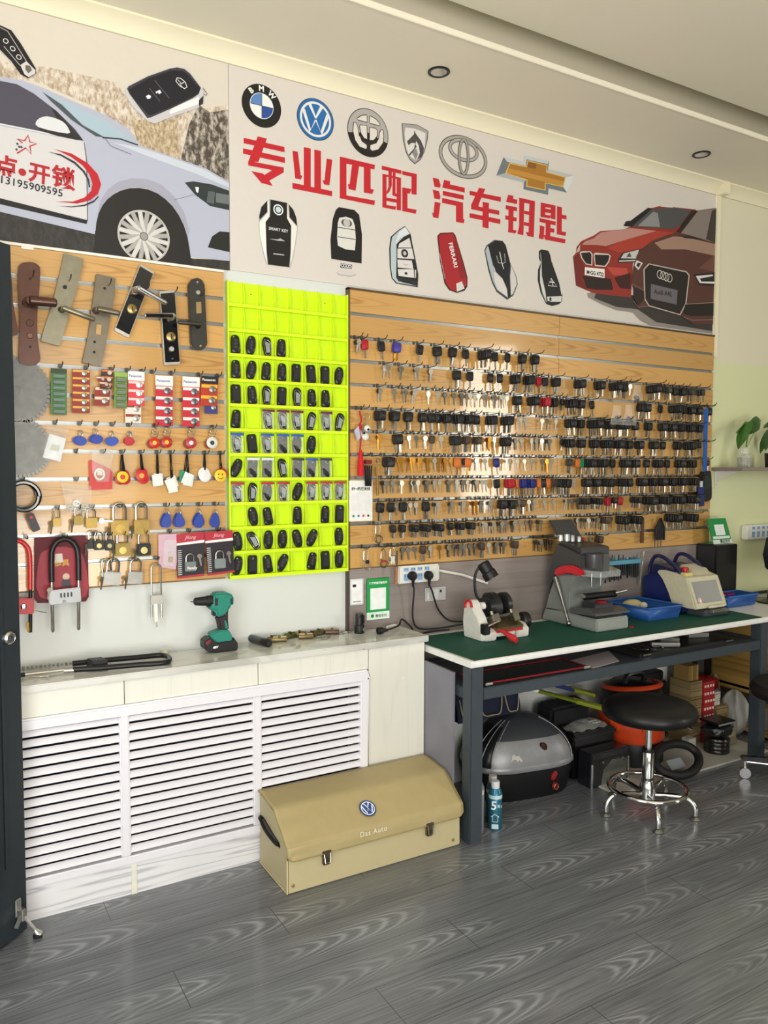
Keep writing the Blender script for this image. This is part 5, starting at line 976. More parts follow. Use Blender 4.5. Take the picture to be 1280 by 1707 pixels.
for a, b_, w_ in ((312, 520, 'the smallest brass padlock'), (428, 535, 'the padlock under the fittings bag'), (500, 540, 'the third small brass padlock'), (650, 515, 'the big brass padlock nearer the small ones'), (770, 515, 'the big brass padlock nearer the blue fobs'), (512, 660, 'the first dark padlock'), (597, 660, 'the dark padlock next to the brass one'), (668, 655, 'the brass padlock among dark ones'), (785, 650, 'the large black padlock'), (600, 810, 'the pair of steel padlocks'), (735, 805, 'the steel padlock with keys'), (850, 795, 'the long-shackle lock')): hook(TG, a, b_, .06, w_)
for a, n_, lab in ((905, 3, 'blue teardrop key fob on the hook nearer the big padlocks'), (975, 3, 'blue teardrop key fob on the second hook'), (1085, 3, 'blue teardrop key fob on the third hook'), (1172, 2, 'blue teardrop key fob on the hook by the lime rack')):
    tagbunch(lab, a, 582, n_, 66, 74, '26409c', shape='drop'); hook(TG, a, 515, .06, 'the blue fobs, '+lab.split(' on ')[1])
# ---- blister packs
def pack(lab, out, cardc, y=-.04):
    pts = tr(*TG, out, y); c = sum(pts, V())/len(pts); t = thing('blister_pack', lab, 'blister pack', (c.x, -.02, c.z), 'carded locks'); M().prism(pts, (0, .0012, 0)).build('card', C(cardc, .4), t); return t, pts
t, P_ = pack('pale pink blister pack with a tiny brass padlock', [(866, 660), (985, 655), (962, 850), (868, 838)], 'cfa9b8')
p = at(TG, 932, 790, -.043); M().box(p.x-.007, p.x+.007, -.05, -.041, p.z-.014, p.z+.006).build('padlock_body', BR1, t, bev=.001); M().tube([V((p.x+.005*math.cos(v), -.046, p.z+.018+.006*math.sin(v))) for v in [pi*j/8 for j in range(9)]], .0014, 6).build('shackle', SILV, t)
M().prism(tr(*TG, [(900, 690), (970, 688), (955, 835), (895, 828)], -.053), (0, .012, 0)).build('bubble', C('ffffff', .1, alpha=.2, coat=.5, var=0), t, bev=.004)
for out, lab, m_, nm in (([(965, 660), (1118, 645), (1118, 885), (970, 903)], 'red and black blister pack with a grey padlock, nearer the pink one', C('777d7c', .4, .6), 1), ([(1120, 648), (1272, 636), (1282, 866), (1135, 886)], 'red and black blister pack with a grey padlock, overlapping the lime rack', C('858d8c', .4, .6), 2)):
    t, P_ = pack(lab, out, 'b3283a', -.042 if nm == 1 else -.052); y = P_[0].y
    B = lambda u, v, dy: (lambda a, b_: V((a.x+(b_.x-a.x)*v, y-dy, a.z+(b_.z-a.z)*v)))(P_[0]+(P_[1]-P_[0])*u, P_[3]+(P_[2]-P_[3])*u)
    M().prism([B(0, .25, .0006), B(1, .25, .0006), B(1, .95, .0006), B(0, .95, .0006)], (0, .0005, 0)).build('black_panel', C('241f26', .4), t)
    st_ = M()
    for i in range(13): v = .36+.045*i; st_.prism([B(.03, v, .0008), B(.17, v, .0008), B(.17, v+.02, .0008), B(.03, v+.02, .0008)], (0, .0003, 0))
    st_.build('printed_stripes', C('c8c4c4', .4), t); M().prism([B(.0, .2, .0008), B(1, .18, .0008), B(1, .24, .0008), B(0, .25, .0008)], (0, .0003, 0)).build('white_line', PAPER, t)
    text_mesh('Jilong', .019, 'lettering', C('e0a8b0', .4), B(.3, .12, .0009), (1, 0, 0), (0, 0, 1), t, .0002, shear=.3)
    c = B(.45, .74, .008); s_ = (P_[1]-P_[0]).length; M().box(c.x-s_*.2, c.x+s_*.2, y-.016, y-.003, c.z-s_*.17, c.z+s_*.17).build('padlock_body', m_, t, bev=.002)
    r = s_*.14; M().tube([V((c.x-r, y-.009, c.z+s_*.1)), V((c.x-r, y-.009, c.z+s_*.3))]+[V((c.x+r*math.cos(v), y-.009, c.z+s_*.3+r*math.sin(v))) for v in [pi-pi*j/8 for j in range(1, 8)]]+[V((c.x+r, y-.009, c.z+s_*.3)), V((c.x+r, y-.009, c.z+s_*.1))], .0032, 8).build('shackle', C('d0cec8', .2, 1), t)
    kk = metal_key(.0095, .03).build('key', C('8c8478', .35, .9), t, local=True); kk.location = B(.8, .5, .004)-t.location; kk.rotation_euler = (0, -.15, 0)
    if nm == 1: text_mesh('Family', .015, 'lettering', C('e8e8e4', .4), V((c.x-s_*.12, y-.0165, c.z-s_*.1)), (1, 0, 0), (0, 0, 1), t, .0004)
for a, b_, w_ in ((925, 650, 'the pink blister pack'), (1030, 645, 'the red and black pack nearer the pink one'), (1190, 640, 'the red and black pack by the lime rack')): hook(TG, a, b_, .05, w_)
# ---- U-locks
c = at(TG, 335, 880, -.03); t = thing('blister_pack', 'large red blister tray with a yellow-lettered card behind the black U-lock', 'blister pack', (c.x, -.02, c.z), 'carded locks')
M().prism(tr(*TG, [(188, 680), (470, 665), (482, 760), (486, 1000), (470, 1026), (430, 1028), (205, 1035), (186, 1010)], -.028), (0, .002, 0)).build('card', C('641a26', .6), t)
M().prism(smooth(tr(*TG, [(212, 800), (250, 745), (340, 725), (420, 745), (462, 800), (470, 1000), (220, 1005)], -.034), 3), (0, .005, 0)).build('tray', C('a02434', .45), t, bev=.002)
q = at(TG, 296, 832, -.036); text_mesh('锁具', .026, 'lettering', C('d8a03a', .4), (q.x, -.0348, q.z), (1, 0, 0), (0, 0, 1), t, .0006)
q = at(TG, 322, 795, -.036); M().prism([V((q.x-.014, -.035, q.z-.012)), V((q.x+.014, -.035, q.z-.012)), V((q.x+.012, -.035, q.z+.02)), V((q.x-.012, -.035, q.z+.02))], (0, -.0006, 0)).build('printed_figure', C('d8cfc4', .4), t)
q = at(TG, 362, 890, -.036); M().lathe((q.x, -.0352, q.z), (0, -1, 0), [(.012, 0), (0, .0005)], 14).build('printed_face', C('d8b8a0', .4), t)
M().prism(tr(*TG, [(340, 905), (385, 905), (388, 945), (335, 945)], -.0352), (0, -.0004, 0)).build('printed_uniform', C('2a2030', .4), t)
c = at(TG, 355, 990, -.06); t = thing('u_lock', 'black and silver U-lock with a four-digit combination body', 'U-lock', (c.x, -.03, c.z)); y = -.06
L_, R_ = [at(TG, a, b_, y) for a, b_ in ((283, 920), (281, 800), (285, 745), (310, 702), (355, 684), (398, 702), (422, 745), (428, 800), (430, 910))], None
M().tube(smooth(L_, 4, False), .0098, 10).build('shackle_sleeve', C('131316', .35), t)
for a0, b0, a1, b1 in ((283, 915, 289, 1195), (430, 905, 430, 1183)): p, q = at(TG, a0, b0, y), at(TG, a1, b1, y); M().tube([p, q-(q-p)*.03, q], [.0065, .0065, .003], 10).build('shackle_leg', C('b6b2a8', .22, 1), t)
M().prism(tr(*TG, [(262, 968), (440, 948), (446, 1028), (270, 1046)], y-.012), (0, .028, 0)).build('lock_body', C('8d8f90', .38, .7), t, bev=.003)
for i in range(4):
    p = at(TG, 334+19*i, 993-2*i, y-.0125); M().box(p.x-.0026, p.x+.0026, y-.0155, y-.011, p.z-.008, p.z+.008).build('digit_wheel', C('1c1c1e', .4), t, bev=.0008)
p = at(TG, 352, 1027, y-.012); M().lathe((p.x, y-.012, p.z), (0, -1, 0), [(.006, 0), (.005, .002), (0, .002)], 14).build('key_port', DSTEEL, t)
p = at(TG, 272, 955, y-.02); kk = metal_key(.009, .024).build('key', NICK, t, local=True); kk.location = V((p.x, y-.02, p.z))-t.location; kk.rotation_euler = (0, .2, .3)
c = at(TG, 150, 1040, -.05); t = thing('u_lock', 'red tubed U-lock with a red locking block beside the door leaf', 'U-lock', (c.x, -.03, c.z)); y = -.05
M().tube(smooth([at(TG, a, b_, y) for a, b_ in ((20, 960), (22, 800), (40, 720), (95, 694), (140, 718), (162, 775), (165, 960))], 4, False), .0085, 10).build('shackle_sleeve', C('d01c24', .3, coat=.3), t)
for a in (22, 166): p, q = at(TG, a, 960, y), at(TG, a, 1195, y); M().cyl(p, q, .0065, 10).build('shackle_leg', C('1c1c1e', .3, .5), t)
p, q = at(TG, 152, 1140, y-.006), at(TG, 156, 1190, y-.006); M().cyl(p, q, .005, 8).build('leg_tip', BRASS, t)
M().prism(tr(*TG, [(-40, 1010), (188, 1010), (188, 1095), (-40, 1100)], y-.016), (0, .034, 0)).build('lock_body', C('bc2028', .35), t, bev=.004)
p = at(TG, 130, 1055, y-.017); M().lathe((p.x, y-.016, p.z), (0, -1, 0), [(.0105, 0), (.0095, .005), (.005, .006), (0, .006)], 18).build('key_cylinder', CHROME, t)
M().tube([at(TG, 190, 1075, y), at(TG, 255, 1088, y)], .0015, 5).build('wire_key', DSTEEL, t); hook(TG, 350, 680, .07, 'the black U-lock'); hook(TG, 140, 690, .07, 'the red U-lock')
# ================================================================ on the worktop
def wx(px, py, x):
    d = ray(px, py); return CAM+d*((x-CAM.x)/d.x)
def trx(x0, y0, s, pts, x): return [wx(x0+a/s, y0+b/s, x) for a, b in pts]
def rot2(c, a): 
    ca, sa = math.cos(a), math.sin(a); return lambda x, y, z: V((c[0]+x*ca-y*sa, c[1]+x*sa+y*ca, c[2]+z))
TEAL = C('1f8270', .42, var=.04)
# ---- cordless drill
TD = (300, 970, 10.667); y0 = -.085
t = thing('cordless_drill', 'teal and black cordless drill standing on its battery on the worktop', 'drill', (.985, y0, .8005)); D = lambda pts, y: tr(*TD, pts, y)
M().prism(D([(525, 445), (600, 430), (610, 215), (720, 195), (860, 195), (930, 225), (962, 280), (962, 380), (935, 435), (880, 460), (850, 560), (780, 600), (660, 635), (640, 520), (545, 510)], y0-.028), (0, .056, 0)).build('housing', TEAL, t, bev=.008, seg=3)
M().prism(D([(660, 625), (780, 590), (790, 480), (830, 450), (880, 450), (862, 560), (862, 680), (878, 860), (720, 865), (690, 720)], y0-.021), (0, .042, 0)).build('grip', C('2a2224', .6), t, bev=.006)
M().prism(D([(790, 700), (812, 670), (850, 780), (850, 830), (810, 832)], y0-.0225), (0, .045, 0)).build('grip_inlay', TEAL, t, bev=.001)
M().prism(D([(585, 515), (655, 520), (662, 590), (640, 615), (582, 605)], y0-.012), (0, .024, 0)).build('trigger', BLK, t, bev=.003)
p, q = wy(300+600/10.667, 970+335/10.667, y0), wy(300+245/10.667, 970+352/10.667, y0); L_ = (q-p).length; kzd = kz(TD, 500, 340, y0)
M().lathe(p, q-p, [(98*kzd, -.004), (98*kzd, L_*.35), (84*kzd, L_*.4), (80*kzd, L_*.62), (66*kzd, L_*.95), (40*kzd, L_), (0, L_)], 22).build('chuck', C('1b1b1d', .5), t, ang=30)
M().cyl(q, q+(q-p).normalized()*.013, .0022, 8).lathe(q+(q-p)*.0, q-p, [(.005, 0), (.0035, .002)], 12).build('screw_bit', DSTEEL, t)
M().prism(D([(550, 930), (720, 860), (878, 860), (930, 960), (930, 1060), (660, 1085), (548, 990)], y0-.026), (0, .052, 0)).build('foot', TEAL, t, bev=.004)
bt = M().prism([V((p.x, p.y, max(p.z, .801))) for p in D([(437, 1060), (540, 985), (660, 1085), (930, 1050), (960, 990), (1030, 1090), (1035, 1200), (990, 1225), (640, 1268), (500, 1240), (437, 1195)], y0-.03)], (0, .06, 0)).build('battery_pack', C('18181a', .45), t, bev=.003)
M().prism(D([(455, 1075), (540, 1025), (550, 1050), (500, 1120), (462, 1110)], y0-.0305), (0, .002, 0)).build('release_catch', C('8a2238', .4), bt)
q = wy(300+585/10.667, 970+1192/10.667, y0-.031); o = text_mesh('48V', .0125, 'lettering', C('f0f0ee', .4), (q.x, y0-.0308, q.z), (1, 0, .06), (-.06, 0, 1), t, .0006, shear=.25)
M().prism(D([(625, 295), (680, 290), (672, 420), (625, 425)], y0-.0283), (0, .001, 0)).build('side_plate', BLK2, t); M().prism(D([(890, 300), (945, 290), (945, 400), (900, 390)], y0-.0283), (0, .001, 0)).build('vent', C('123a34', .5), t)
p = wy(300+735/10.667, 970+195/10.667, y0); M().box(p.x-.008, p.x+.008, y0-.008, y0+.008, p.z-.002, p.z+.004).build('speed_switch', BLK, t, bev=.001)
# ---- U-lock lying on the worktop
TU = (20, 1050, 4.267); zt = .8125
Z_ = lambda a, b, z=zt: wz(20+a/4.267, 1050+b/4.267, z)
t = thing('u_lock', 'black rubber-coated U-lock with a cable lying flat on the worktop', 'U-lock', (.55, -.08, .8005))
M().tube(smooth([Z_(a, b) for a, b in ((430, 240), (640, 218), (780, 205), (900, 195), (1030, 182), (1095, 185), (1120, 205), (1105, 228), (1050, 238), (900, 248), (780, 258), (640, 270), (435, 282))], 3, False), .0098, 10).build('shackle', C('131315', .35), t)
a, b_ = Z_(545, 218, .815), Z_(555, 285, .815); ex_ = (Z_(650, 232, .815)-Z_(540, 245, .815)); c = (a+b_)/2+ex_*.5; c.z = .8175; M().obox(c, V((ex_.x/2, ex_.y/2, 0)), V((.006, -.028, 0)), (0, 0, .0165)).build('lock_body', BLK2, t, bev=.003)
text_mesh('7', .011, 'lettering', C('9a9a9c', .4), c+V((-.006, -.012, .0168)), (1, .1, 0), (-.1, 1, 0), t, .0003)
M().cyl(Z_(440, 285, .811), Z_(370, 290, .811), .0095, 10).build('end_sleeve', C('b8b6ae', .3, .8), t); M().cyl(Z_(375, 285, .809), Z_(92, 318, .809), .0055, 8).build('shackle_leg', C('d4d2cc', .2, 1), t); M().cyl(Z_(92, 318, .809), Z_(20, 326, .809), .0075, 8).build('leg_cap', BLK, t)
ch_ = M(); P0_, P1_ = Z_(430, 238, .809), Z_(-60, 284, .809)
for i in range(16):
    q = P0_+(P1_-P0_)*(i+.5)/16; d_ = (P1_-P0_)/16; ch_.obox(q, d_*.32, V((d_.y, -d_.x, 0)).normalized()*.0065, (0, 0, .005 if i % 2 else .003))
ch_.build('toothed_leg', C('8d8c80', .3, .9), t)
for i, (a, b_, an) in enumerate(((215, 322, .1), (265, 326, -.1))):
    o = metal_key(.009, .03).build('metal_key', NICK, None); o.location = Z_(a, b_, .8035+.003*i); o.rotation_euler = (pi/2, 0, 1.5+an); tag(o, 'nickel key lying beside the U-lock, %s of the two' % ('nearer the door leaf' if i == 0 else 'farther from the door leaf'), 'key')
t = thing('parts_bag', 'small clear bag with a pale part behind the U-lock bend', 'bag', Z_(1085, 160, .8005)); q = Z_(1085, 168, .8005); M().lathe((q.x, q.y, .801), (0, 0, 1), [(.012, 0), (.013, .008), (.009, .014), (0, .015)], 14).build('pale_part', C('d8cfae', .5), t)
M().grid(8, 6, lambda u, v: (q.x-.045+.09*u, q.y-.02+.035*v, .803+.026*math.sin(pi*u)*(.35+.65*math.sin(pi*min(v+.2, 1)))+.003*math.sin(9*u+7*v))).build('film', FILM, t)
# ---- row of lock cylinders and keys
TK = (400, 1020, 5.333); K_ = lambda a, b, z=.812: wz(400+a/5.333, 1020+b/5.333, z)
t = thing('lock_cylinder', 'dark grey tubular lock cylinder at the near end of the row on the worktop', 'lock cylinder', K_(180, 262, .8005), 'lock cylinders on the worktop')
p, q = K_(95, 232, .8165), K_(268, 282, .8165); d_ = (q-p); d_.z = 0; M().lathe(p, d_, [(.012, 0), (.0155, .004), (.0155, d_.length*.62), (0, d_.length*.62)], 18).build('barrel', C('55585a', .3, .8), t); M().lathe(p+d_*.62, d_, [(.0155, 0), (.0158, d_.length*.33), (.010, d_.length*.38), (0, d_.length*.38)], 18).build('cap', C('1a1a1a', .4), t)
for i, (a, b_, an, c1, lab) in enumerate(((285, 268, .5, '8f7d54', 'brass lock cylinder next to the dark grey one'), (350, 268, -.35, '9a8a60', 'brass lock cylinder, third along the row'), (445, 235, .3, '7a7a4c', 'greenish brass lock cylinder, fourth along the row'), (530, 222, -.3, '9c8c62', 'brass lock cylinder lying across its neighbour'), (585, 240, -.25, '94845c', 'long brass lock cylinder in the middle of the row'), (640, 225, .5, '8a7650', 'brass lock cylinder just past the middle of the row'), (700, 208, .25, '6e7048', 'dark greenish lock cylinder towards the charger'), (820, 200, -.4, '6e5a4c', 'brown lock cylinder nearest the charger'))):
    c = K_(a, b_, .8005); t = thing('lock_cylinder', lab, 'lock cylinder', c, 'lock cylinders on the worktop'); g = rot2((c.x, c.y, .8005), an); mt = C(c1, .38, .75, var=.12)
    M().lathe(g(-.03, 0, .0105), g(1, 0, 0)-g(0, 0, 0), [(.0100, 0), (.0102, .003), (.0102, .058), (.009, .06), (0, .06)], 14).build('barrel', mt, t)
    M().obox(g(0, 0, .0155), (g(1, 0, 0)-g(0, 0, 0))*.029, (g(0, 1, 0)-g(0, 0, 0))*.0042, (0, 0, .009)).build('spine', mt, t, bev=.002); M().obox(g(0, 0, .018), (g(1, 0, 0)-g(0, 0, 0))*.005, (g(0, 1, 0)-g(0, 0, 0))*.007, (0, 0, .010)).build('cam', C('4a4436', .4, .7), t, bev=.001)
for i, (a, b_, an) in enumerate(((490, 285, .5), (530, 300, .9), (750, 225, -.3), (775, 235, .4), (790, 215, 1.2), (870, 170, .7), (900, 180, .2), (915, 190, -.5), (985, 180, -.2), (960, 185, .3))):
    o = metal_key(.0085, .028).build('metal_key', KEYSTEEL, None); o.location = K_(a, b_, .8035); o.rotation_euler = (pi/2, 0, an+1.2); o.location.z += .0015*(i % 3)
    tag(o, 'loose steel key on the worktop, %s from the drill' % ('nearest', 'second', 'third', 'fourth', 'fifth', 'sixth', 'seventh', 'eighth', 'tenth', 'ninth')[i], 'key', 'loose keys on the worktop')
q = K_(880, 168, .8005); t = thing('parts_bag', 'small crumpled clear bag on the loose keys near the charger', 'bag', q); M().grid(7, 6, lambda u, v: (q.x-.025+.05*u, q.y-.012+.026*v, .808+.02*math.sin(pi*u)*math.sin(pi*v)+.002*math.sin(11*u+6*v))).build('film', FILM, t)
# ---- black battery, plug with a piece of white cable
c = wz(599, 1055, .8005); t = thing('battery_pack', 'small upright black tool battery with a round grey badge on the worktop end', 'battery', c)
M().lathe((c.x, c.y, .8008), (0, 0, 1), [(.026, 0), (.027, .004), (.027, .034), (.0215, .04)], 24, sx=1, sy=.8).build('base', C('1a1a1c', .42), t); M().lathe((c.x, c.y, .8408), (0, 0, 1), [(.0212, 0), (.0205, .04), (.019, .045), (0, .046)], 24, sx=1, sy=.85).build('stem', C('161618', .25, coat=.3), t)
for dx in (-.012, 0, .012): M().box(c.x+dx-.002, c.x+dx+.002, c.y-.022, c.y-.016, .845, .882).build('rib', BLK, t, bev=.001)
M().lathe((c.x+.012, c.y-.0205, .818), (.35, -1, 0), [(.0085, 0), (.0085, .0025), (.007, .003), (0, .003)], 18).build('badge', C('9fa0a0', .3, .6), t)
def cable(name, lab, pts, r, mat, cat='cable'): 
    o = M().tube(smooth(pts, 6, False), r, 8).build(name, mat); return tag(o, lab, cat)
c = wz(632, 1050, .82); t = thing('power_plug', 'black plug lying on the worktop with its lead running to the bench', 'plug', (c.x, c.y, .8005)); e = wz(646, 1046, .815)
M().lathe((c.x, c.y-.0, .8165), (1, -.12, 0), [(.008, -.012), (.0155, -.008), (.0155, .012), (.010, .02), (.006, .04), (0, .041)], 16).build('plug_body', C('141416', .45), t)
M().tube(smooth([V((c.x+.035, c.y-.004, .816)), wz(664, 1043, .812), V((1.83, -.045, .835)), V((1.868, -.06, .80)), V((1.90, -.055, .762)), V((2.0, -.03, .760)), V((2.08, -.06, .765))], 6, False), .0042, 8).build('lead', BLK, t)
o = M().cyl(wz(645, 1045, .806), wz(661, 1041, .806), .0055, 8).build('white_cable_end', C('eceae4', .5)); tag(o, 'short white cable end lying behind the black plug', 'cable')
# ================================================================ trunk box
BX0, BX1 = 1.067, 1.816; TAN = C('b3a174', .5, var=.03, scale=25, bump=.12); TAN2 = C('c2b48c', .55, var=.02, bump=.08)
t = thing('storage_box', 'tan cloth-covered trunk storage box with chamfered lid on the floor', 'storage box', ((BX0+BX1)/2, -.385, 0))
M().prism([(BX0, y, z) for y, z in ((-.2525, .002), (-.2525, .276), (-.398, .258), (-.519, .168), (-.522, .002))], (BX1-BX0, 0, 0)).build('case', [TAN2], t, bev=.004)
prof = [(-.2515, .282), (-.32, .277), (-.40, .266), (-.44, .238), (-.485, .204), (-.527, .172), (-.531, .15), (-.5315, .122)]
def lidp(u, v):
    i = min(int(v*7), 6); f_ = v*7-i; y = prof[i][0]*(1-f_)+prof[i+1][0]*f_; z = prof[i][1]*(1-f_)+prof[i+1][1]*f_
    e_ = math.exp(-(u/.12)**2); wv = .0022*math.sin(v*26+u*9)*e_+.0012*math.sin(u*23+v*8)*v+.0012*math.sin(u*11)
    if v > .93: 
        cu = min(u, 1-u)/.03
        if cu < 1: z += .018*(1-cu)**2
    return V((BX0-.006+(BX1-BX0+.012)*u, y-wv, z+wv*.6))
lid = M().grid(60, 28, lidp).build('lid_cover', TAN, t, ang=60); sd = lid.modifiers.new('thick', 'SOLIDIFY'); sd.thickness = .004; sd.offset = 1
M().tube([lidp(i/60, .999)+V((0, -.003, .001)) for i in range(61)], .0022, 6).tube([lidp(0, i/28)+V((-.001, -.002, .002)) for i in range(29)], .002, 6).tube([lidp(1, i/28)+V((.001, -.002, .002)) for i in range(29)], .002, 6).build('piping', C('9c8a58', .5), lid)
M().tube([lidp(i/60, .72)+V((0, -.0025, .002)) for i in range(61)], .0011, 5).build('seam', C('a08e60', .5), lid)
M().tube([(BX0-.003, y, z) for y, z in ((-.2555, .281), (-.40, .262), (-.526, .168), (-.527, .13))], .0025, 6).build('edge_binding', C('4a3c26', .5), t)
M().tube([V((BX0-.002, -.522, .004)), V((BX0-.002, -.522, .13))], .003, 6).tube([V((BX0-.002, -.2535, .004)), V((BX0-.002, -.52, .004))], .0025, 6).build('corner_binding', C('cdbf94', .5), t)
hp = [V((BX0-.004, -.262, .178)), V((BX0-.013, -.29, .19)), V((BX0-.017, -.35, .172)), V((BX0-.014, -.42, .160)), V((BX0-.004, -.443, .150))]
M().prism([(BX0-.001, y, z) for y, z in smooth([V((-.258, .19, 0)), V((-.3, .193, 0)), V((-.40, .166, 0)), V((-.446, .158, 0)), V((-.45, .14, 0)), V((-.40, .146, 0)), V((-.3, .165, 0)), V((-.256, .172, 0))], 2) for y, z in [(y, z)]] if False else [V((BX0, q.x, q.y)) for q in smooth([V((-.258, .19, 0)), V((-.3, .193, 0)), V((-.40, .168, 0)), V((-.446, .160, 0)), V((-.452, .142, 0)), V((-.40, .148, 0)), V((-.3, .168, 0)), V((-.256, .174, 0))], 2)], (-.003, 0, 0)).build('handle_plate', C('1d1a18', .5), t)
M().tube(smooth(hp, 4, False), .0065, 8).build('handle', C('141212', .5), t)
# plane of the slope
n_ = V((0, -(.264-.172), -(-.40+.527))).normalized(); n_ = V((0, -.586, .81)).normalized(); o0 = V((0, -.4635, .2215))
def onpl(px, py, o, n):
    d = ray(px, py); return CAM+d*((o-CAM).dot(n)/d.dot(n))
c = onpl(613, 1347.5, o0+n_*.0085, n_); ez_ = n_.cross(V((1, 0, 0))); ez_ = ez_ if ez_.z > 0 else -ez_
class Bd(Ink):
    def __init__(s, o, ex, ez, n): super().__init__((-9, 9, -9, 9)); s.o, s.ex, s.ez, s.nn = o, ex, ez, n
    def pt(s, p, L): return s.o+s.ex*p.x+s.ez*p.z+s.nn*(.0004*L)
k = Bd(c, V((1, 0, 0)), ez_, n_); sym_vw(k, V((0, 0, 0)), .0335, '2b4d93', 'eceef2'); k.done('badge', t, 'round blue and white badge on the sloping lid')
c = onpl(600, 1396, V((0, -.5375, .14)), V((0, -1, .1)).normalized()); text_mesh('Das Auto', .0265, 'lettering', C('e8e2c8', .5), c, (1, 0, 0), (0, .1, 1), t, .0003, spacing=1.15)
for px, py in ((544, 1427), (716, 1380)):
    c = onpl(px, py, V((0, -.533, .12)), V((0, -1, 0))); lt = M().box(c.x-.018, c.x+.018, -.539, -.531, c.z-.006, c.z+.022).build('latch', C('8a7f68', .3, .9), t, bev=.002)
    M().box(c.x-.013, c.x+.013, -.537, -.521, c.z-.032, c.z-.004).build('catch_plate', C('756b58', .3, .9), lt, bev=.002); M().tube([V((c.x-.012, -.54, c.z+.012)), V((c.x-.009, -.545, c.z-.02)), V((c.x+.009, -.545, c.z-.02)), V((c.x+.012, -.54, c.z+.012))], .0018, 6).build('latch_loop', CHROME, lt)
for x in (BX0+.02, BX1-.035): M().lathe((x, -.5225, .03), (0, -1, 0), [(.007, 0), (.006, .002), (0, .003)], 14).build('stud', C('b09a6a', .35, .6), t)
# ================================================================ workbench
t = thing('workbench', 'steel-framed workbench with a white edged top and green cutting mat', 'workbench', (2.8, -.28, 0)); FRM = C('454d54', .42, .3)
M().prism([(1.842, y, z) for y, z in ((-.016, .722), (-.55, .722), (-.556, .728), (-.556, .744), (-.55, .75), (-.016, .75))], (3.4, 0, 0)).build('tabletop', C('f0efec', .35), t, bev=.003)
mat_ = [wz(1277, 1030, .7505), wz(1216.7, 1016.8, .7505)]
M().prism([V((1.862, -.545, .7505)), V((3.70, -.545, .7505)), V((3.735, -.07, .7505)), V((1.852, -.07, .7505))], (0, 0, .0022)).build('cutting_mat', C('085243', .62, var=.03, scale=8), t)
M().tube([V((1.862, -.546, .7518)), V((3.70, -.546, .7518))], .0014, 5).build('mat_edge', C('0a1c18', .5), t)
for x, y in ((1.846, -.547), (1.846, -.085), (3.69, -.547), (3.69, -.085)): M().box(x, x+.062, y, y+.06, 0, .722).build('leg', FRM, t, bev=.004)
for y in (-.545, -.083): M().box(1.908, 3.69, y, y+.05, .585, .632).build('shelf_beam', FRM, t, bev=.003)
for x in (1.85, 3.694): M().box(x, x+.05, -.487, -.085, .585, .632).build('side_beam', FRM, t, bev=.003)
M().box(1.90, 3.70, -.50, -.08, .600, .628).build('shelf', C('3a3f42', .35), t)
o = M().prism(trx(690, 1080, 5.02, [(30, 115), (318, 228), (308, 1050), (48, 880)], 1.8435) if False else [V((1.840, -.17, .69)), V((1.840, -.445, .685)), V((1.8425, -.44, .0)), V((1.8425, -.17, .0))], (-.011, 0, 0)).build('leaning_board', C('7f7e88', .45, var=.12, scale=7)); tag(o, 'grey marbled board standing upright between the radiator cabinet and the workbench', 'board')
# things lying on the bench shelf
zs = .6292
t = thing('tablet', 'dark glass panel with a red edge lying on the shelf under the benchtop', 'glass panel', (2.2, -.44, zs)); q = [V((1.935, -.52, zs+.008)), V((2.50, -.525, zs+.008)), V((2.51, -.34, zs+.004)), V((1.94, -.34, zs+.004))]
M().prism(q, (0, 0, .004)).build('glass', C('14241f', .08), t); M().tube([p+V((0, 0, .0045)) for p in q], .004, 6, closed=True).build('red_rim', C('8a1a24', .35), t)
for x in (1.95, 2.49): M().box(x-.02, x+.02, -.532, -.518, zs+.0065, zs+.017).build('clip', STEEL, t, bev=.003)
tag(M().prism([V((2.53, -.37, zs)), V((2.52, -.535, zs+.004)), V((2.72, -.50, zs+.004)), V((2.84, -.32, zs))], (0, 0, .0015)).build('sheet', C('b9aeae', .6)), 'pale grey sheet lying beside the dark glass panel', 'sheet')
t = thing('tool_tray', 'flat black tray lying farther along the shelf under the benchtop', 'tray', (3.2, -.35, zs)); M().box(2.86, 3.55, -.495, -.2, zs, zs+.008).box(2.86, 3.55, -.497, -.492, zs, zs+.018).build('tray', C('222222', .4), t, bev=.002)
for x in (2.9, 3.5): M().box(x-.03, x+.03, -.503, -.497, zs+.006, zs+.02).build('clip', STEEL, t, bev=.003)
for i, (x, y, an, l_, lab) in enumerate(((3.12, -.42, -.5, .07, 'grey metal rail piece in the black shelf tray'), (3.22, -.36, -.4, .05, 'short pale metal piece in the black shelf tray'), (3.45, -.35, -.3, .06, 'pale metal block at the end of the shelf tray'))):
    g = rot2((x, y, zs+.009), an); tag(M().obox(g(0, 0, .012), g(1, 0, 0)*0+V((math.cos(an), math.sin(an), 0))*l_, V((-math.sin(an), math.cos(an), 0))*.014, (0, 0, .011)).build('metal_bracket', C('a8a6a0', .35, .6), None, bev=.002), lab, 'metal part')
tag(M().tube(smooth([V((2.93+.16*u, -.40+.05*math.sin(u*19), zs+.0165+.004*math.sin(u*31))) for u in [i/22 for i in range(23)]], 3, False), .0022, 5).build('wire_coil', C('77756e', .35, .8)), 'tangled thin wire lying in the black shelf tray', 'wire')
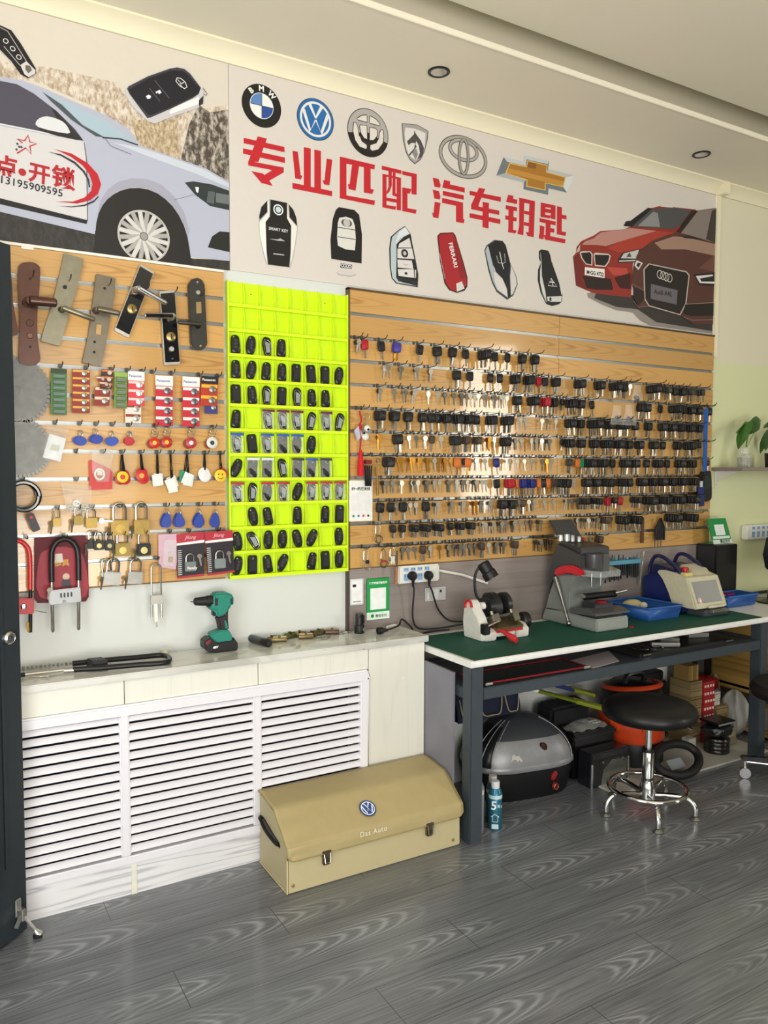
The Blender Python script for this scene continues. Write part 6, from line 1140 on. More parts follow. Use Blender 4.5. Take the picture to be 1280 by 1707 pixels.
# ---- signs and stickers on the grey board (codes left blank)
def sign(name, lab, corners, y, th, base, parts=()):
    a, b_ = wy(*corners[0], y), wy(*corners[1], y); x0, x1, z1, z0 = a.x, b_.x, a.z, b_.z; t = thing(name, lab, 'sign', ((x0+x1)/2, y, z0))
    M().box(x0, x1, y, y+th, z0, z1).build('panel', C(base, .4), t, bev=.0015)
    for i, (nm, u0, v0, u1, v1, c_) in enumerate(parts): M().box(x0+(x1-x0)*u0, x0+(x1-x0)*u1, y-.0006-.0003*i, y, z1-(z1-z0)*v1, z1-(z1-z0)*v0).build(nm, C(c_, .45), t)
    return t, x0, x1, z0, z1, y
sign('code_sticker', 'narrow white sticker at the end of the grey board, left of the green sign', ((583, 965), (606, 1008)), -.017, .003, 'dcdcdc', (('frame', .06, .03, .94, .97, 'c9c9cb'), ('blank', .1, .06, .9, .94, 'eeeeee'), ('dark_square', .2, .22, .45, .32, '1c1c1e'), ('text_strip', .22, .84, .78, .88, '8a8a8e')))
t, x0, x1, z0, z1, y = sign('payment_sign', 'green payment sign with a white base on the grey board above the worktop', ((611, 965), (649, 1030)), -.017, .003, '1d9a4c', (('white_base', 0, .82, 1, 1, 'dff0e4'), ('code_panel', .16, .24, .84, .76, 'eef2ee')))
text_mesh('推荐使用微信支付', (x1-x0)*.098, 'lettering', C('f0f6f0', .4), (x0+(x1-x0)*.11, y-.0004, z1-(z1-z0)*.14), (1, 0, 0), (0, 0, 1), t, .0004); text_mesh('微信支付', (x1-x0)*.125, 'lettering', C('4a6a58', .4), (x0+(x1-x0)*.38, y-.0012, z1-(z1-z0)*.945), (1, 0, 0), (0, 0, 1), t, .0002)
M().lathe((x0+(x1-x0)*.25, y-.0008, z1-(z1-z0)*.91), (0, -1, 0), [(.008, 0), (0, .0006)], 16).build('emblem', C('147a3c', .4), t)
sign('code_sticker', 'silver-rimmed wide sticker on the grey board below the power strip', ((708, 980), (743, 1000)), -.017, .003, 'c4c4c2', (('blank', .04, .07, .96, .93, 'b2b0ae'), ('dark_square', .70, .22, .80, .42, '222224'), ('pale_strip', .12, .35, .2, .85, 'd8d8d6'), ('code_panel', .42, .15, .64, .85, 'c8c8c6')))
t, x0, x1, z0, z1, y = sign('code_board', 'white payment board hung at the near end of the key wall', ((582, 801), (621, 868)), -.030, .004, 'ecebe6', (('code_panel', .28, .34, .72, .66, 'e2e2de'), ('picture_frame', .08, .3, .92, .74, 'e6e4e2')))
text_mesh('扫一扫,快支付', (x1-x0)*.125, 'lettering', C('2a2a2c', .4), (x0+(x1-x0)*.1, y-.001, z1-(z1-z0)*.235), (1, 0, 0), (0, 0, 1), t, .0006); text_mesh('■ ALIPAY', (x1-x0)*.07, 'lettering', C('2a2a2c', .4), (x0+(x1-x0)*.12, y-.001, z1-(z1-z0)*.11), (1, 0, 0), (0, 0, 1), t, .0003) if False else None
for i, c_ in enumerate(('2a8a4a', '3a6ac0', 'c83a3a', '3a3a40')): M().lathe((x0+(x1-x0)*(.18+.21*i), y-.0008, z1-(z1-z0)*.87), (0, -1, 0), [(.0055, 0), (0, .0006)], 14).build('round_mark', C(c_, .4), t)
# ---- power strip
def strip(lab, a, b_, y, n, h, plugs=()):
    p, q = wy(*a, y), wy(*b_, y); t = thing('power_strip', lab, 'power strip', ((p.x+q.x)/2, 0, q.z)); z1, z0 = p.z, q.z
    M().box(p.x, q.x, y, -.015 if p.x < 3.9 else 0, z0, z1).build('housing', C('e6e4dc', .4), t, bev=.006)
    for i in range(n):
        x = p.x+(q.x-p.x)*(.10+(.66 if n == 4 else .86)*(i+.5)/n)
        for v0, v1 in ((.10, .30), (.45, .85)):
            s_ = M().box(x-.013, x+.013, y-.001, y, z1-(z1-z0)*v1, z1-(z1-z0)*v0).build('socket', C('8fb2d8', .4), t)
            for dx in (-.006, .006): M().box(x+dx-.0013, x+dx+.0013, y-.0016, y, z1-(z1-z0)*(v0+.06+(v1-v0)*.3), z1-(z1-z0)*(v0+.04)).build('socket_hole', C('22303e', .5), s_)
    return t, p, q
t, p, q = strip('white power strip with blue sockets under the key wall, two plugs in it', (664, 945), (733, 968), -.05, 4, .07)
o = M().tube([V((q.x-.002, -.035, (p.z+q.z)/2+.008)), wy(770, 958, -.03), wy(812, 972, -.025)], .0065, 8).build('white_cable', C('e4e2da', .45)); tag(o, 'stiff white cable from the power strip across the grey board', 'cable')
for i, ((a, b_), path) in enumerate((((689, 962), ((690, 985), (688, 1030), (700, 1048), (740, 1046), (772, 1040))), ((716, 961), ((720, 985), (730, 1015), (748, 1034), (775, 1036))))):
    c = wy(a, b_, -.07); t = thing('power_plug', 'black plug with lead in the power strip, %s the green sign' % ('nearer' if i == 0 else 'farther from'), 'plug', (c.x, -.05, c.z))
    M().lathe((c.x, -.0525, c.z+.004), (0, -1, 0), [(.0205, 0), (.021, .018), (.016, .026), (0, .027)], 20).build('plug_body', C('121214', .4), t, ang=50); M().cyl(V((c.x, -.068, c.z)), V((c.x+.003, -.062, c.z-.045)), .009, 10, r2=.005).build('strain_relief', BLK, t)
    yy = (-.06, -.045, -.05, -.08, -.13) if i == 0 else (-.06, -.05, -.06, -.10)
    pts = [V((c.x+.003, -.062, c.z-.04))]+[wy(*u, w) for u, w in zip(path, yy)]
    for w in pts[1:]: w.z = max(w.z, .76)
    M().tube(smooth(pts, 6, False), .0042, 8).build('lead', BLK, t)
# ================================================================ key cutting machine with lamp
t = thing('key_cutting_machine', 'white and red key cutting machine with black motor at the near end of the mat', 'key cutting machine', (2.21, -.25, .7528)); WH = C('e2dfd8', .4); zb = .7545
M().prism([(2.10, y, z) for y, z in ((-.16, zb), (-.31, zb), (-.315, zb+.035), (-.29, zb+.05), (-.16, zb+.05))], (.06, 0, 0)).prism([(2.275, y, z) for y, z in ((-.16, zb), (-.31, zb), (-.312, zb+.04), (-.28, zb+.062), (-.16, zb+.062))], (.07, 0, 0)).box(2.16, 2.275, -.30, -.16, zb+.012, zb+.045).build('base_casting', WH, t, bev=.005)
tw = [V((2.085, max(q.x, -.30), max(q.y, zb))) for q in smooth([V((-.165, zb, 0)), V((-.165, .90, 0)), V((-.185, .922, 0)), V((-.215, .918, 0)), V((-.235, .885, 0)), V((-.26, .862, 0)), V((-.285, .82, 0)), V((-.30, .775, 0)), V((-.30, zb, 0))], 2)]
M().prism(tw, (.05, 0, 0)).build('end_tower', WH, t, bev=.004)
c = V((2.108, -.205, .90)); M().tube([c+V((-.028+.0, .024*math.cos(v), .024*math.sin(v))) for v in [math.radians(a) for a in range(-30, 200, 20)]], .006, 8).build('red_arc', REDP, t); M().lathe((2.137, -.215, .895), (1, 0, 0), [(.017, 0), (.017, .022), (.012, .026), (0, .026)], 16).build('spindle_boss', WH, t)
M().box(2.085, 2.12, -.318, -.285, .785, .832).build('switch_box', C('1a1a1c', .4), t, bev=.004)
M().lathe((2.16, -.205, .885), (1, 0, 0), [(.02, 0), (.02, .015), (.045, .017), (.045, .045), (.02, .047), (.02, .055)], 24).build('cutter_guard', C('26282a', .35, .3), t); M().lathe((2.185, -.155, .875), (1, 0, 0), [(.0, 0), (.04, .002), (.043, .01), (.043, .11), (.04, .118), (0, .12)], 28).build('motor', C('1c1a1c', .45), t)
M().prism([V((2.205, q.x, q.y)) for q in smooth([V((-.14, .83, 0)), V((-.14, .925, 0)), V((-.19, .945, 0)), V((-.235, .915, 0)), V((-.245, .86, 0)), V((-.2, .85, 0))], 3)], (.042, 0, 0)).build('blade_hood', C('1f2022', .4), t, bev=.003); M().lathe((2.203, -.195, .885), (-1, 0, 0), [(.018, 0), (.016, .006), (.006, .008), (0, .008)], 18).build('blade_nut', CHROME, t)
M().prism([V((2.29, q.x, q.y)) for q in smooth([V((-.13, .84, 0)), V((-.13, .915, 0)), V((-.18, .94, 0)), V((-.225, .905, 0)), V((-.215, .85, 0))], 3)], (.03, 0, 0)).build('brush_hood', C('242628', .35), t, bev=.003)
M().prism([V((2.15, -.325, .81)), V((2.30, -.325, .815)), V((2.31, -.235, .842)), V((2.16, -.235, .838))], (0, 0, -.012)).build('carriage_plate', C('867a5c', .3, .85), t, bev=.002)
M().box(2.155, 2.30, -.322, -.24, .79, .803).build('carriage_rail', REDP, t, bev=.002)
for x in (2.165, 2.275):
    v_ = M().obox((x, -.285, .842), V((.016, 0, .003)), V((0, .022, -.012)), V((0, .010, .018))).build('vise', C('9a968a', .25, .95), t, bev=.003); M().cyl((x, -.27, .86), (x, -.262, .875), .008, 12).build('vise_screw', C('c2bca8', .25, .9), v_)
M().cyl((2.10, -.32, .825), (2.17, -.31, .84), .006, 8).build('guide_rod', STEEL, t)
M().lathe((2.345, -.25, .815), (1, -.2, .0), [(.0, 0), (.036, .001), (.04, .006), (.04, .03), (.036, .036), (0, .037)], 24).build('hand_wheel', C('161618', .4), t)
h0 = wy(817, 1052, -.325); h1 = wy(832, 1078, -.385); h0 = V((2.175, -.325, .80)); h1 = V((2.18, -.41, .775)); M().tube([h0, h0+(h1-h0)*.15, h0+(h1-h0)*.55, h0+(h1-h0)*.9, h1+(h1-h0)*.1], [.009, .0095, .0125, .0165, .010], 14).build('red_handle', C('c82630', .3, coat=.3), t)
# lamp on a gooseneck
lp = [wy(797, 1010, -.2), wy(793, 990, -.2), wy(791, 970, -.2), wy(793, 955, -.205), wy(800, 945, -.215), wy(807, 942, -.222)]
t = thing('gooseneck_lamp', 'black gooseneck work lamp on the key cutting machine', 'lamp', (2.147, -.2, .9145)); M().tube(smooth([V((2.147, -.2, .9145))]+[q_ for q_ in lp if q_.z > .93], 4, False), .0062, 10).build('gooseneck', BLK, t)
a, b_ = wy(804, 938, -.22), wy(820, 964, -.25); d_ = (b_-a); L_ = d_.length; M().lathe(a, d_, [(.0, -.002), (.024, 0), (.0285, .006), (.0285, L_*.55), (.033, L_*.62), (.034, L_), (.030, L_), (.028, L_*.8), (0, L_*.8)], 24).build('shade', C('151517', .42), t, ang=35)
M().lathe(a+d_*.83, d_, [(.026, 0), (.020, .004), (0, .005)], 20).build('lens', C('c6c6be', .2, .3), t)
# ================================================================ vertical milling machine
TMm = (890, 860, 7.11); XL, XR_ = 2.668, 2.88; S = lambda pts, x=XL: trx(*TMm, pts, x)
t = thing('milling_machine', 'grey vertical key milling machine with a red grip in the middle of the bench', 'milling machine', ((XL+XR_)/2, -.22, .7528)); GR = C('8d918c', .38, .25); DG = C('4b4a4b', .4, .15)
def sprism(pts, x0, x1, nm, mt, bev=.004, par=None):
    P_ = [V((x0, p.y, max(p.z, .7545))) for p in S(pts)]; return M().prism(P_, (x1-x0, 0, 0)).build(nm, mt, par or t, bev=bev)
sprism([(85, 1222), (130, 1085), (350, 1130), (560, 1190), (740, 1232), (742, 1398), (400, 1310)], XL, XR_, 'base', C('9a9e98', .38, .25), .006)
sprism([(130, 1100), (165, 950), (245, 715), (290, 690), (545, 700), (480, 780), (440, 850), (425, 950), (425, 1150), (350, 1130)], XL, XR_, 'column', GR, .006)
sprism([(152, 940), (165, 640), (200, 470), (240, 340), (275, 320), (420, 380), (535, 450), (545, 690), (290, 690), (240, 720)], XL+.006, XR_-.006, 'housing', DG, .008)
q = S([(535, 450), (545, 620)]); ce = V(((XL+XR_)/2, q[0].y+.012, 0)); M().lathe((ce.x, ce.y, q[1].z), (0, 0, 1), [(.102, 0), (.104, .004), (.104, q[0].z-q[1].z), (0, q[0].z-q[1].z)], 36, sx=1, sy=.45).build('spindle_head', C('57565a', .32, .3), t, ang=50)
q = S([(300, 318), (535, 385), (535, 455), (270, 330)]); M().prism([V((XL+.01, p.y, p.z)) for p in q], (XR_-XL-.02, 0, 0)).build('top_tray', C('39383a', .4), t, bev=.004)
q = S([(270, 310), (128, 58), (150, 52), (300, 318)]); M().prism([V((XL+.02, p.y, p.z)) for p in q], (.15, 0, 0)).build('raised_lid', C('454445', .42), t, bev=.003)
for i, (a, c_, r_, h_) in enumerate(((310, 'd8d6ce', .013, .028), (370, 'b8bab8', .016, .034), (420, 'a8aaaa', .012, .03), (480, 'c8c8c6', .011, .024))):
    p = wy(890+a/7.11, 860+300/7.11, -.13); tag(M().lathe((p.x, -.13-.01*i, 1.158-.002*i), (0, 0, 1), [(r_, 0), (r_, h_), (r_*.8, h_+.003), (0, h_+.003)], 16).build('cutter_bit', C(c_, .3, .7)), ('pale', 'widest grey', 'narrow grey', 'shiny')[i]+' cutter standing in the tray on top of the milling machine', 'cutter')
sprism([(272, 650), (290, 625), (350, 595), (430, 582), (500, 592), (570, 630), (618, 680), (600, 700), (540, 706), (470, 680), (400, 680), (300, 706), (270, 690)], XL-.022, XL+.004, 'red_grip', C('d22430', .28, coat=.4), .007)
l0, l1, l2 = S([(255, 725), (350, 1055), (412, 1290)], XL-.012); l2.z = max(l2.z, .7685); M().tube([l0, l0+(l1-l0)*.3, l1], [.0145, .014, .007], 12).build('feed_lever', C('8e8d8a', .25, .9), t); M().tube([l1, l2], .0068, 10).sphere(l2, .0135).build('lever_knob', C('9c9b98', .2, 1), t)
q = S([(425, 1090), (640, 1110), (742, 1175), (742, 1195), (425, 1150)]); M().prism([V((XL-.008, p.y, p.z)) for p in q], (XR_-XL+.02, 0, 0)).build('cross_table', C('77787a', .3, .6), t, bev=.004)
q = S([(560, 1000), (600, 1080)]); M().box(XL+.06, XR_-.03, q[0].y-.03, q[0].y+.06, .84, .872).build('vise_body', C('4e4f52', .35, .7), t, bev=.004); vy = q[0].y
M().cyl((XL+.02, vy, .905), (XR_+.01, vy, .905), .017, 14).build('jaw_barrel', C('1c1c1e', .4, .5), t)
M().cyl((XL-.0, vy, .908), (XL+.03, vy, .905), .012, 12).build('jaw_screw', CHROME, t); M().tube([(XR_-.005, vy-.02, .912), (XR_+.04, vy-.05, .925)], .005, 8).build('jaw_handle', CHROME, t)
M().lathe((XL+.10, vy-.03, .872), (0, 0, 1), [(.026, 0), (.028, .006), (.02, .014), (0, .015)], 18).build('red_wheel', C('7a1a24', .3), t)
hz = S([(545, 640)])[0]; gl = [V((XL+.0, hz.y+.02, hz.z)), V((XL+.06, hz.y-.075, hz.z-.005)), V((XR_-.02, hz.y-.075, hz.z-.003)), V((XR_+.02, hz.y+.02, hz.z+.002))]
M().prism(gl, (0, 0, -.03)).build('clear_guard', C('d8dcdc', .08, alpha=.3, coat=.5, var=0), t, bev=.003)
for x in (XL+.075, XL+.135): M().cyl((x, ce.y-.02, hz.z-.02), (x, ce.y-.02, hz.z-.085), .0065, 10, r2=.003).build('spindle', C('c8c8c8', .2, 1), t)
tag(M().lathe((2.905, -.40, .7528), (0, 0, 1), [(.011, 0), (.011, .004), (.006, .007), (0, .007)], 16).build('bottle_top', C('a81828', .35)), 'tiny red bottle top on the green mat beside the milling machine base', 'bottle top')
p = wy(890+590/7.11, 860+290/7.11, -.12); tag(M().lathe((p.x, -.115, p.z-.012), (0, 0, 1), [(.008, 0), (.012, .004), (.012, .018), (.006, .026), (0, .027)], 14).build('plastic_ball', C('b81c28', .35)), 'red plastic ball standing in the tray of the milling machine', 'plastic ball')
# ---- blue trays
def tray(lab, x0, x1, y0, y1, h, rim=True):
    t = thing('parts_tray', lab, 'tray', ((x0+x1)/2, (y0+y1)/2, .7528), 'blue parts trays'); z = .7533; f = .012; B = C('2456a0', .4, coat=.1)
    i0 = [V((x0+f, y0+f, z)), V((x1-f, y0+f, z)), V((x1-f, y1-f, z)), V((x0+f, y1-f, z))]; i1 = [V((x0, y0, z+h)), V((x1, y0, z+h)), V((x1, y1, z+h)), V((x0, y1, z+h))]
    m = M(); m.flat(i0); [m.flat([i0[j], i0[(j+1) % 4], i1[(j+1) % 4], i1[j]]) for j in range(4)]; o = m.build('shell', B, t); sd = o.modifiers.new('thick', 'SOLIDIFY'); sd.thickness = .0035; sd.offset = -1
    M().tube(i1, .005, 6, closed=True).build('rim', C('3468b4', .4), t); return t
tray('blue plastic parts tray between the milling machine and the beige duplicator', 3.085, 3.33, -.345, -.06, .062)
tray('blue plastic parts tray at the far side of the beige duplicator', 3.76, 4.02, -.30, -.162, .06)
t = thing('work_glove', 'pale yellow glove lying inside the near blue tray', 'glove', (3.12, -.12, .79)); M().sphere((3.19, -.14, .80), .05, 14, sq=(1.35, .7, .55)).sphere((3.145, -.17, .795), .026, 12, sq=(1.2, .8, .8)).build('glove_body', C('c9b98a', .8, bump=.3), t); M().sphere((3.245, -.17, .795), .022, 10, sq=(1, 1, .8)).build('cuff', C('e0d8c4', .8), t)
for i, (x, y, an, l_, lab) in enumerate(((3.21, -.22, .2, .07, 'black screwdriver lying in the near blue tray'), (3.25, -.27, -.3, .06, 'dark pick tool lying in the near blue tray'))):
    u = V((math.cos(an), math.sin(an), .05)); tag(M().tube([V((x, y, .775))-u*l_, V((x, y, .775)), V((x, y, .775))+u*l_], [.009, .008, .003], 10).build('screwdriver', BLK), lab, 'tool')
tag(M().box(3.86, 3.93, -.22, -.17, .80, .812).build('purple_card', C('8a2a7a', .5), None, bev=.002), 'purple plastic card lying in the far blue tray', 'card')
tag(M().lathe((3.84, -.2, .757), (0, 0, 1), [(.02, 0), (.02, .05), (0, .055)], 14).build('white_cup', C('c8ccd2', .5)), 'small white cup standing in the far blue tray', 'cup')
# ---- beige and blue duplicator
TDp = (1040, 900, 5.333); X0, X1 = 3.385, 3.625; S2 = lambda pts: [V((X0, p.y, max(p.z, .7545))) for p in trx(*TDp, pts, X0)]
t = thing('key_duplicator', 'beige and navy automatic key duplicator with a clear front window', 'key duplicator', (3.5, -.22, .7528)); BE = C('cfc8ac', .42); NV = C('16245e', .38, coat=.2)
M().prism(S2([(165, 325), (225, 300), (310, 300), (400, 470), (435, 575), (520, 610), (515, 650), (160, 560)]), (X1-X0-.0, 0, 0)).build('body', NV, t, bev=.006)
M().prism([p+V((-.006, 0, 0)) for p in S2([(298, 282), (318, 268), (370, 268), (450, 290), (560, 340), (643, 618), (560, 606), (430, 565), (400, 470), (345, 345)])], (.012, 0, 0)).build('side_panel', BE, t, bev=.003)
M().prism([p+V((X1-X0-.006, 0, 0)) for p in S2([(298, 282), (318, 268), (370, 268), (450, 290), (560, 340), (643, 618), (560, 606), (430, 565), (400, 470), (345, 345)])], (.012, 0, 0)).build('side_panel', BE, t, bev=.003)
a, b_ = S2([(560, 340), (643, 618)]); ex_ = V((X1-X0, 0, 0)); F = lambda u, v: a+(b_-a)*v+ex_*u; nf = ex_.cross(b_-a).normalized(); nf = nf if nf.y < 0 else -nf
fw_ = M()
for u0, u1, v0, v1 in ((0, 1, 0, .14), (0, 1, .84, 1), (0, .09, .14, .84), (.91, 1, .14, .84)): fw_.prism([F(u0, v0), F(u1, v0), F(u1, v1), F(u0, v1)], -nf*.01)
fw_.build('window_frame', BE, t); M().prism([F(.09, .14), F(.91, .14), F(.91, .84), F(.09, .84)], -nf*.004).build('window', C('c9cac8', .06, alpha=.42, coat=.4, var=0), t)
st_ = F(.2, .76)+nf*.001; M().lathe(st_, nf, [(.017, 0), (0, .0006)], 20).build('warning_sticker', PAPER, t); M().tube([st_+nf*.001+(ex_.normalized()*math.cos(v)+(b_-a).normalized()*math.sin(v))*.012 for v in [2*pi*i/16 for i in range(16)]], .0016, 5, closed=True).build('warning_ring', REDP, t)
M().tube([F(.35, .99)+nf*.012, F(.5, 1.0)+nf*.016, F(.85, .99)+nf*.012], .007, 8).build('front_handle', C('d8d2ba', .4), t); q = S2([(640, 625), (660, 690)]); M().box(X0+.05, X1-.0, q[0].y-.012, q[0].y+.1, .7535, .785).build('plinth', C('44464a', .4), t, bev=.003); M().box(X0+.09, X1-.02, q[0].y-.035, q[0].y-.01, .772, .788).build('drawer_handle', C('b4b4ae', .25, .9), t, bev=.003)
q = S2([(450, 290), (560, 340)]); M().prism([q[0], q[1], q[1]+V((0, .005, -.02)), q[0]+V((0, .01, -.02))], ex_).build('top_plate', BE, t); M().prism([p+V((.09, .02, .0)) for p in (q[0]+V((0, .04, -.005)), q[0]+V((0, .02, .035)), q[1]+V((0, .03, .032)), q[1]+V((0, .0, .0)))], (X1-X0-.105, 0, 0)).build('top_block', C('c4bda4', .42), t, bev=.006)
p = (q[0]+q[1])/2+V((.045, .01, 0)); M().box(p.x-.03, p.x+.03, p.y-.03, p.y+.03, p.z-.004, p.z+.012).build('switch_plate', C('d6c98a', .4), t, bev=.003); M().lathe(p+V((0, 0, .012)), (0, 0, 1), [(.010, 0), (.010, .008), (.019, .010), (.019, .022), (.015, .026), (0, .027)], 18).build('stop_button', C('c2202c', .3), t)
for x, yb in ((X0+.02, -.13), (X1-.03, -.13)):
    lo = smooth([V((x, yb+.06, .945)), V((x, yb+.045, 1.02)), V((x, yb+.01, 1.045)), V((x, yb-.05, 1.03)), V((x, yb-.12, .985)), V((x, yb-.135, .955)), V((x, yb-.03, .965))], 4); M().tube(lo, .0105, 8, closed=True).build('carry_handle', C('1b1f4e', .35, coat=.3), t)
M().prism([V((X0+.01, -.08, .95)), V((X0+.01, -.26, .935)), V((X0+.01, -.25, .98)), V((X0+.01, -.10, 1.0))], (X1-X0-.02, 0, 0)).build('top_cover', C('252c50', .35), t, bev=.006)
# ---- tool holder with small screwdrivers
t = thing('tool_holder', 'light blue tool rack fixed to the wall behind the milling machine', 'tool holder', (3.2, -.02, .99)); M().box(3.06, 3.36, -.05, -.0145, 1.0, 1.022).build('rail', C('5f9db4', .4), t, bev=.002); M().box(3.06, 3.36, -.018, -.0145, .96, 1.03).build('back_strip', C('5590a8', .4), t)
for i in range(18):
    x = 3.068+.0165*i; hh = random.uniform(.03, .06); c_ = ('2a3a3c', '1c1c1e', '46707c', '8a4a28', '9fb4b8')[(i*7) % 5]
    u = thing('screwdriver', 'slim tool standing in the light blue rack, %s from the milling machine side' % ordw(i+1), 'tool', (x, -.036, .93), 'slim tools in the blue rack'); M().cyl((x, -.036, 1.0+hh), (x+random.uniform(-.004, .004), -.036, 1.025), .003, 6).build('shank', C(c_, .35, .4), u); M().cyl((x, -.036, 1.0), (x+.002, -.036, .925+random.uniform(-.02, .02)), .0062, 8, r2=.0045).build('handle', C(('141416', '1e2426', '26323a')[i % 3], .45), u)
u = thing('tweezers', 'long bright tweezers leaning at the end of the blue tool rack', 'tool', (3.375, -.035, .9)); M().tube([(3.385, -.04, 1.06), (3.362, -.045, .96)], .004, 6).build('arm', NICK, u); M().tube([(3.362, -.045, .965), (3.352, -.045, .88)], .0045, 6).build('arm', C('b8b8b4', .3, .9), u)
u = thing('screwdriver', 'red-collared black screwdriver near the housing of the milling machine', 'tool', (3.03, -.05, .98)); M().cyl((3.03, -.05, 1.06), (3.03, -.05, 1.0), .004, 6).build('shank', BLK, u); M().cyl((3.012, -.05, .985), (3.048, -.05, .985), .012, 12).build('red_collar', C('a01c28', .4), u); M().cyl((3.03, -.05, .985), (3.03, -.05, .94), .008, 8).build('handle', BLK, u)
# ---- black box speaker and standing green sign
t = thing('speaker_box', 'tall narrow black box standing behind the duplicator by the green wall', 'box', (3.94, -.1, .7505)); M().box(3.845, 4.03, -.155, -.02, .7508, 1.082).build('cabinet', C('121214', .3, coat=.2), t, bev=.003); M().box(3.8445, 3.846, -.145, -.03, .86, 1.07).build('side_panel', C('2e2c30', .35), t)
t = thing('payment_sign', 'green payment stand on top of the tall black box', 'sign', (3.94, -.1, 1.083)); a = [V((3.865, -.12, 1.084)), V((4.03, -.12, 1.084)), V((4.005, -.09, 1.228)), V((3.845, -.09, 1.228))]
M().prism(a, (0, .006, 0)).prism([V((3.865, -.12, 1.084)), V((4.03, -.12, 1.084)), V((4.03, -.05, 1.084)), V((3.865, -.05, 1.084))], (0, 0, .004)).build('stand', C('1f8a48', .35), t)
Fq = lambda u, v, d=.0008: (a[3]+(a[2]-a[3])*u)*(1-v)+(a[0]+(a[1]-a[0])*u)*v+V((0, -d, 0))
M().flat([Fq(.26, .24), Fq(.78, .24), Fq(.76, .66), Fq(.24, .66)]).build('code_panel', C('e8ece8', .4), t); M().flat([Fq(0, .84), Fq(1, .84), Fq(1, 1), Fq(0, 1)]).build('white_base', C('d8e4dc', .4), t); M().flat([Fq(.05, .70), Fq(.95, .70), Fq(.95, .80), Fq(.05, .80)]).build('white_band', C('dcebe0', .4), t)
text_mesh('微信支付', .022, 'lettering', C('2a4a38', .4), Fq(.36, .96, .0014), (1, 0, 0), (0, .2, 1), t, .0004)
# ================================================================ under the workbench
tag(M().prism([V((2.72, -.50, .001)), V((3.857, -.50, .001)), V((3.857, -.03, .001)), V((2.72, -.03, .001))], (0, 0, .010)).build('floor_board', C('c2beb6', .45, var=.03, scale=6), None, bev=.001), 'pale flat board lying on the floor under the far half of the workbench', 'board')
ZBD = .0115
# ---- motorcycle top box
cx, cy, an = 2.385, -.185, -.16; A, B_ = .262, .168; ca, sa = math.cos(an), math.sin(an)
def se(th, s, z, e=.62):
    c, d = math.cos(th), math.sin(th); x = A*s*math.copysign(abs(c)**e, c); y = B_*s*math.copysign(abs(d)**e, d); return V((cx+x*ca-y*sa, cy+x*sa+y*ca, z))
def dome(th, h): return se(th, max(math.cos(h*pi/2), .0)**.52, .165+.20*h)
t = thing('motorcycle_top_box', 'grey and black motorcycle top box with a red reflector under the workbench', 'top box', (cx, cy, 0)); n = 56
m = M(); prof = [(.86, .002), (.9, .015), (.985, .115), (.99, .135)]
for s_, z in prof: m.v += [se(2*pi*j/n, s_, z) for j in range(n)]
for i in range(3):
    for j in range(n): m.f.append([i*n+j, i*n+(j+1) % n, (i+1)*n+(j+1) % n, (i+1)*n+j]); m.mi.append(0)
m.f.append(list(range(n))); m.mi.append(0); m.f.append([3*n+j for j in range(n)]); m.mi.append(0); m.build('lower_shell', C('141416', .45), t)
m = M()
for s_, z in ((.99, .138), (1.015, .145), (1.015, .160), (.995, .167)): m.v += [se(2*pi*j/n, s_, z) for j in range(n)]
for i in range(3):
    for j in range(n): m.f.append([i*n+j, i*n+(j+1) % n, (i+1)*n+(j+1) % n, (i+1)*n+j]); m.mi.append(0)
m.build('rim_band', C('96969a', .35, .3), t)
m = M(); nh = 16
for i in range(nh+1): m.v += [dome(2*pi*j/n, i/nh*.985) for j in range(n)]
for i in range(nh):
    for j in range(n):
        th = math.degrees(2*pi*(j+.5)/n); front = 228 < th < 318; m.f.append([i*n+j, i*n+(j+1) % n, (i+1)*n+(j+1) % n, (i+1)*n+j]); m.mi.append(0 if front and i < nh*.56 else (2 if front or i > nh*.8 else 1))
m.f.append([nh*n+j for j in range(n)]); m.mi.append(2); m.build('lid', [C('98989b', .4, .35), C('1c1d20', .3, coat=.3), C('3f4146', .42, .1)], t, ang=50)
for th in (226, 318, 205, 190): M().tube([dome(math.radians(th+6*h), h)*1.0+V((0, -.002, .001)) for h in [i/14*.9 for i in range(15)]], .0018, 5).build('light_line', C('b9bcc0', .3, .5), t)
def onbox(a, h, k=1.012): p = dome(math.radians(a), h); return V((cx+(p.x-cx)*k, cy+(p.y-cy)*k, p.z+.001))
M().flat([onbox(a, h) for a, h in [(258+(a-263)*.42, .10+h*.9) for a, h in ((249, .05), (252, .13), (250, .19), (258, .22), (261, .17), (268, .18), (273, .12), (277, .05), (272, .02), (270, .08), (266, .03), (263, .09), (256, .10))]]).build('worn_patch', C('c4c1b8', .6), t)
p = onbox(275, .38, 1.0); nn = V((p.x-cx, (p.y-cy)*2, .07)).normalized(); M().lathe(p-nn*.006, nn, [(.022, 0), (.022, .010), (.016, .012), (0, .012)], 20, sx=.65).build('emblem', C('3a1410', .3), t)
for a, z, r, nm in ((284, .105, .03, 'reflector'),): q = se(math.radians(a), .985, z); M().lathe(q-V((0, -.004, 0)), (.15, -1, .1), [(r, 0), (r*.95, .006), (0, .008)], 20, sx=1, sy=.5).build(nm, C('a01c24', .25, coat=.5), t)
q = se(math.radians(286), .95, .05); M().lathe(q, (.15, -1, .1), [(.018, 0), (.016, .006), (0, .007)], 16).build('lock_cover', C('8a1a22', .35), t); M().tube([q+V((.012*math.cos(v), -.012, .014*math.sin(v))) for v in [2*pi*i/14 for i in range(14)]], .0015, 5, closed=True).build('key_ring', C('c8b070', .25, .9), t)
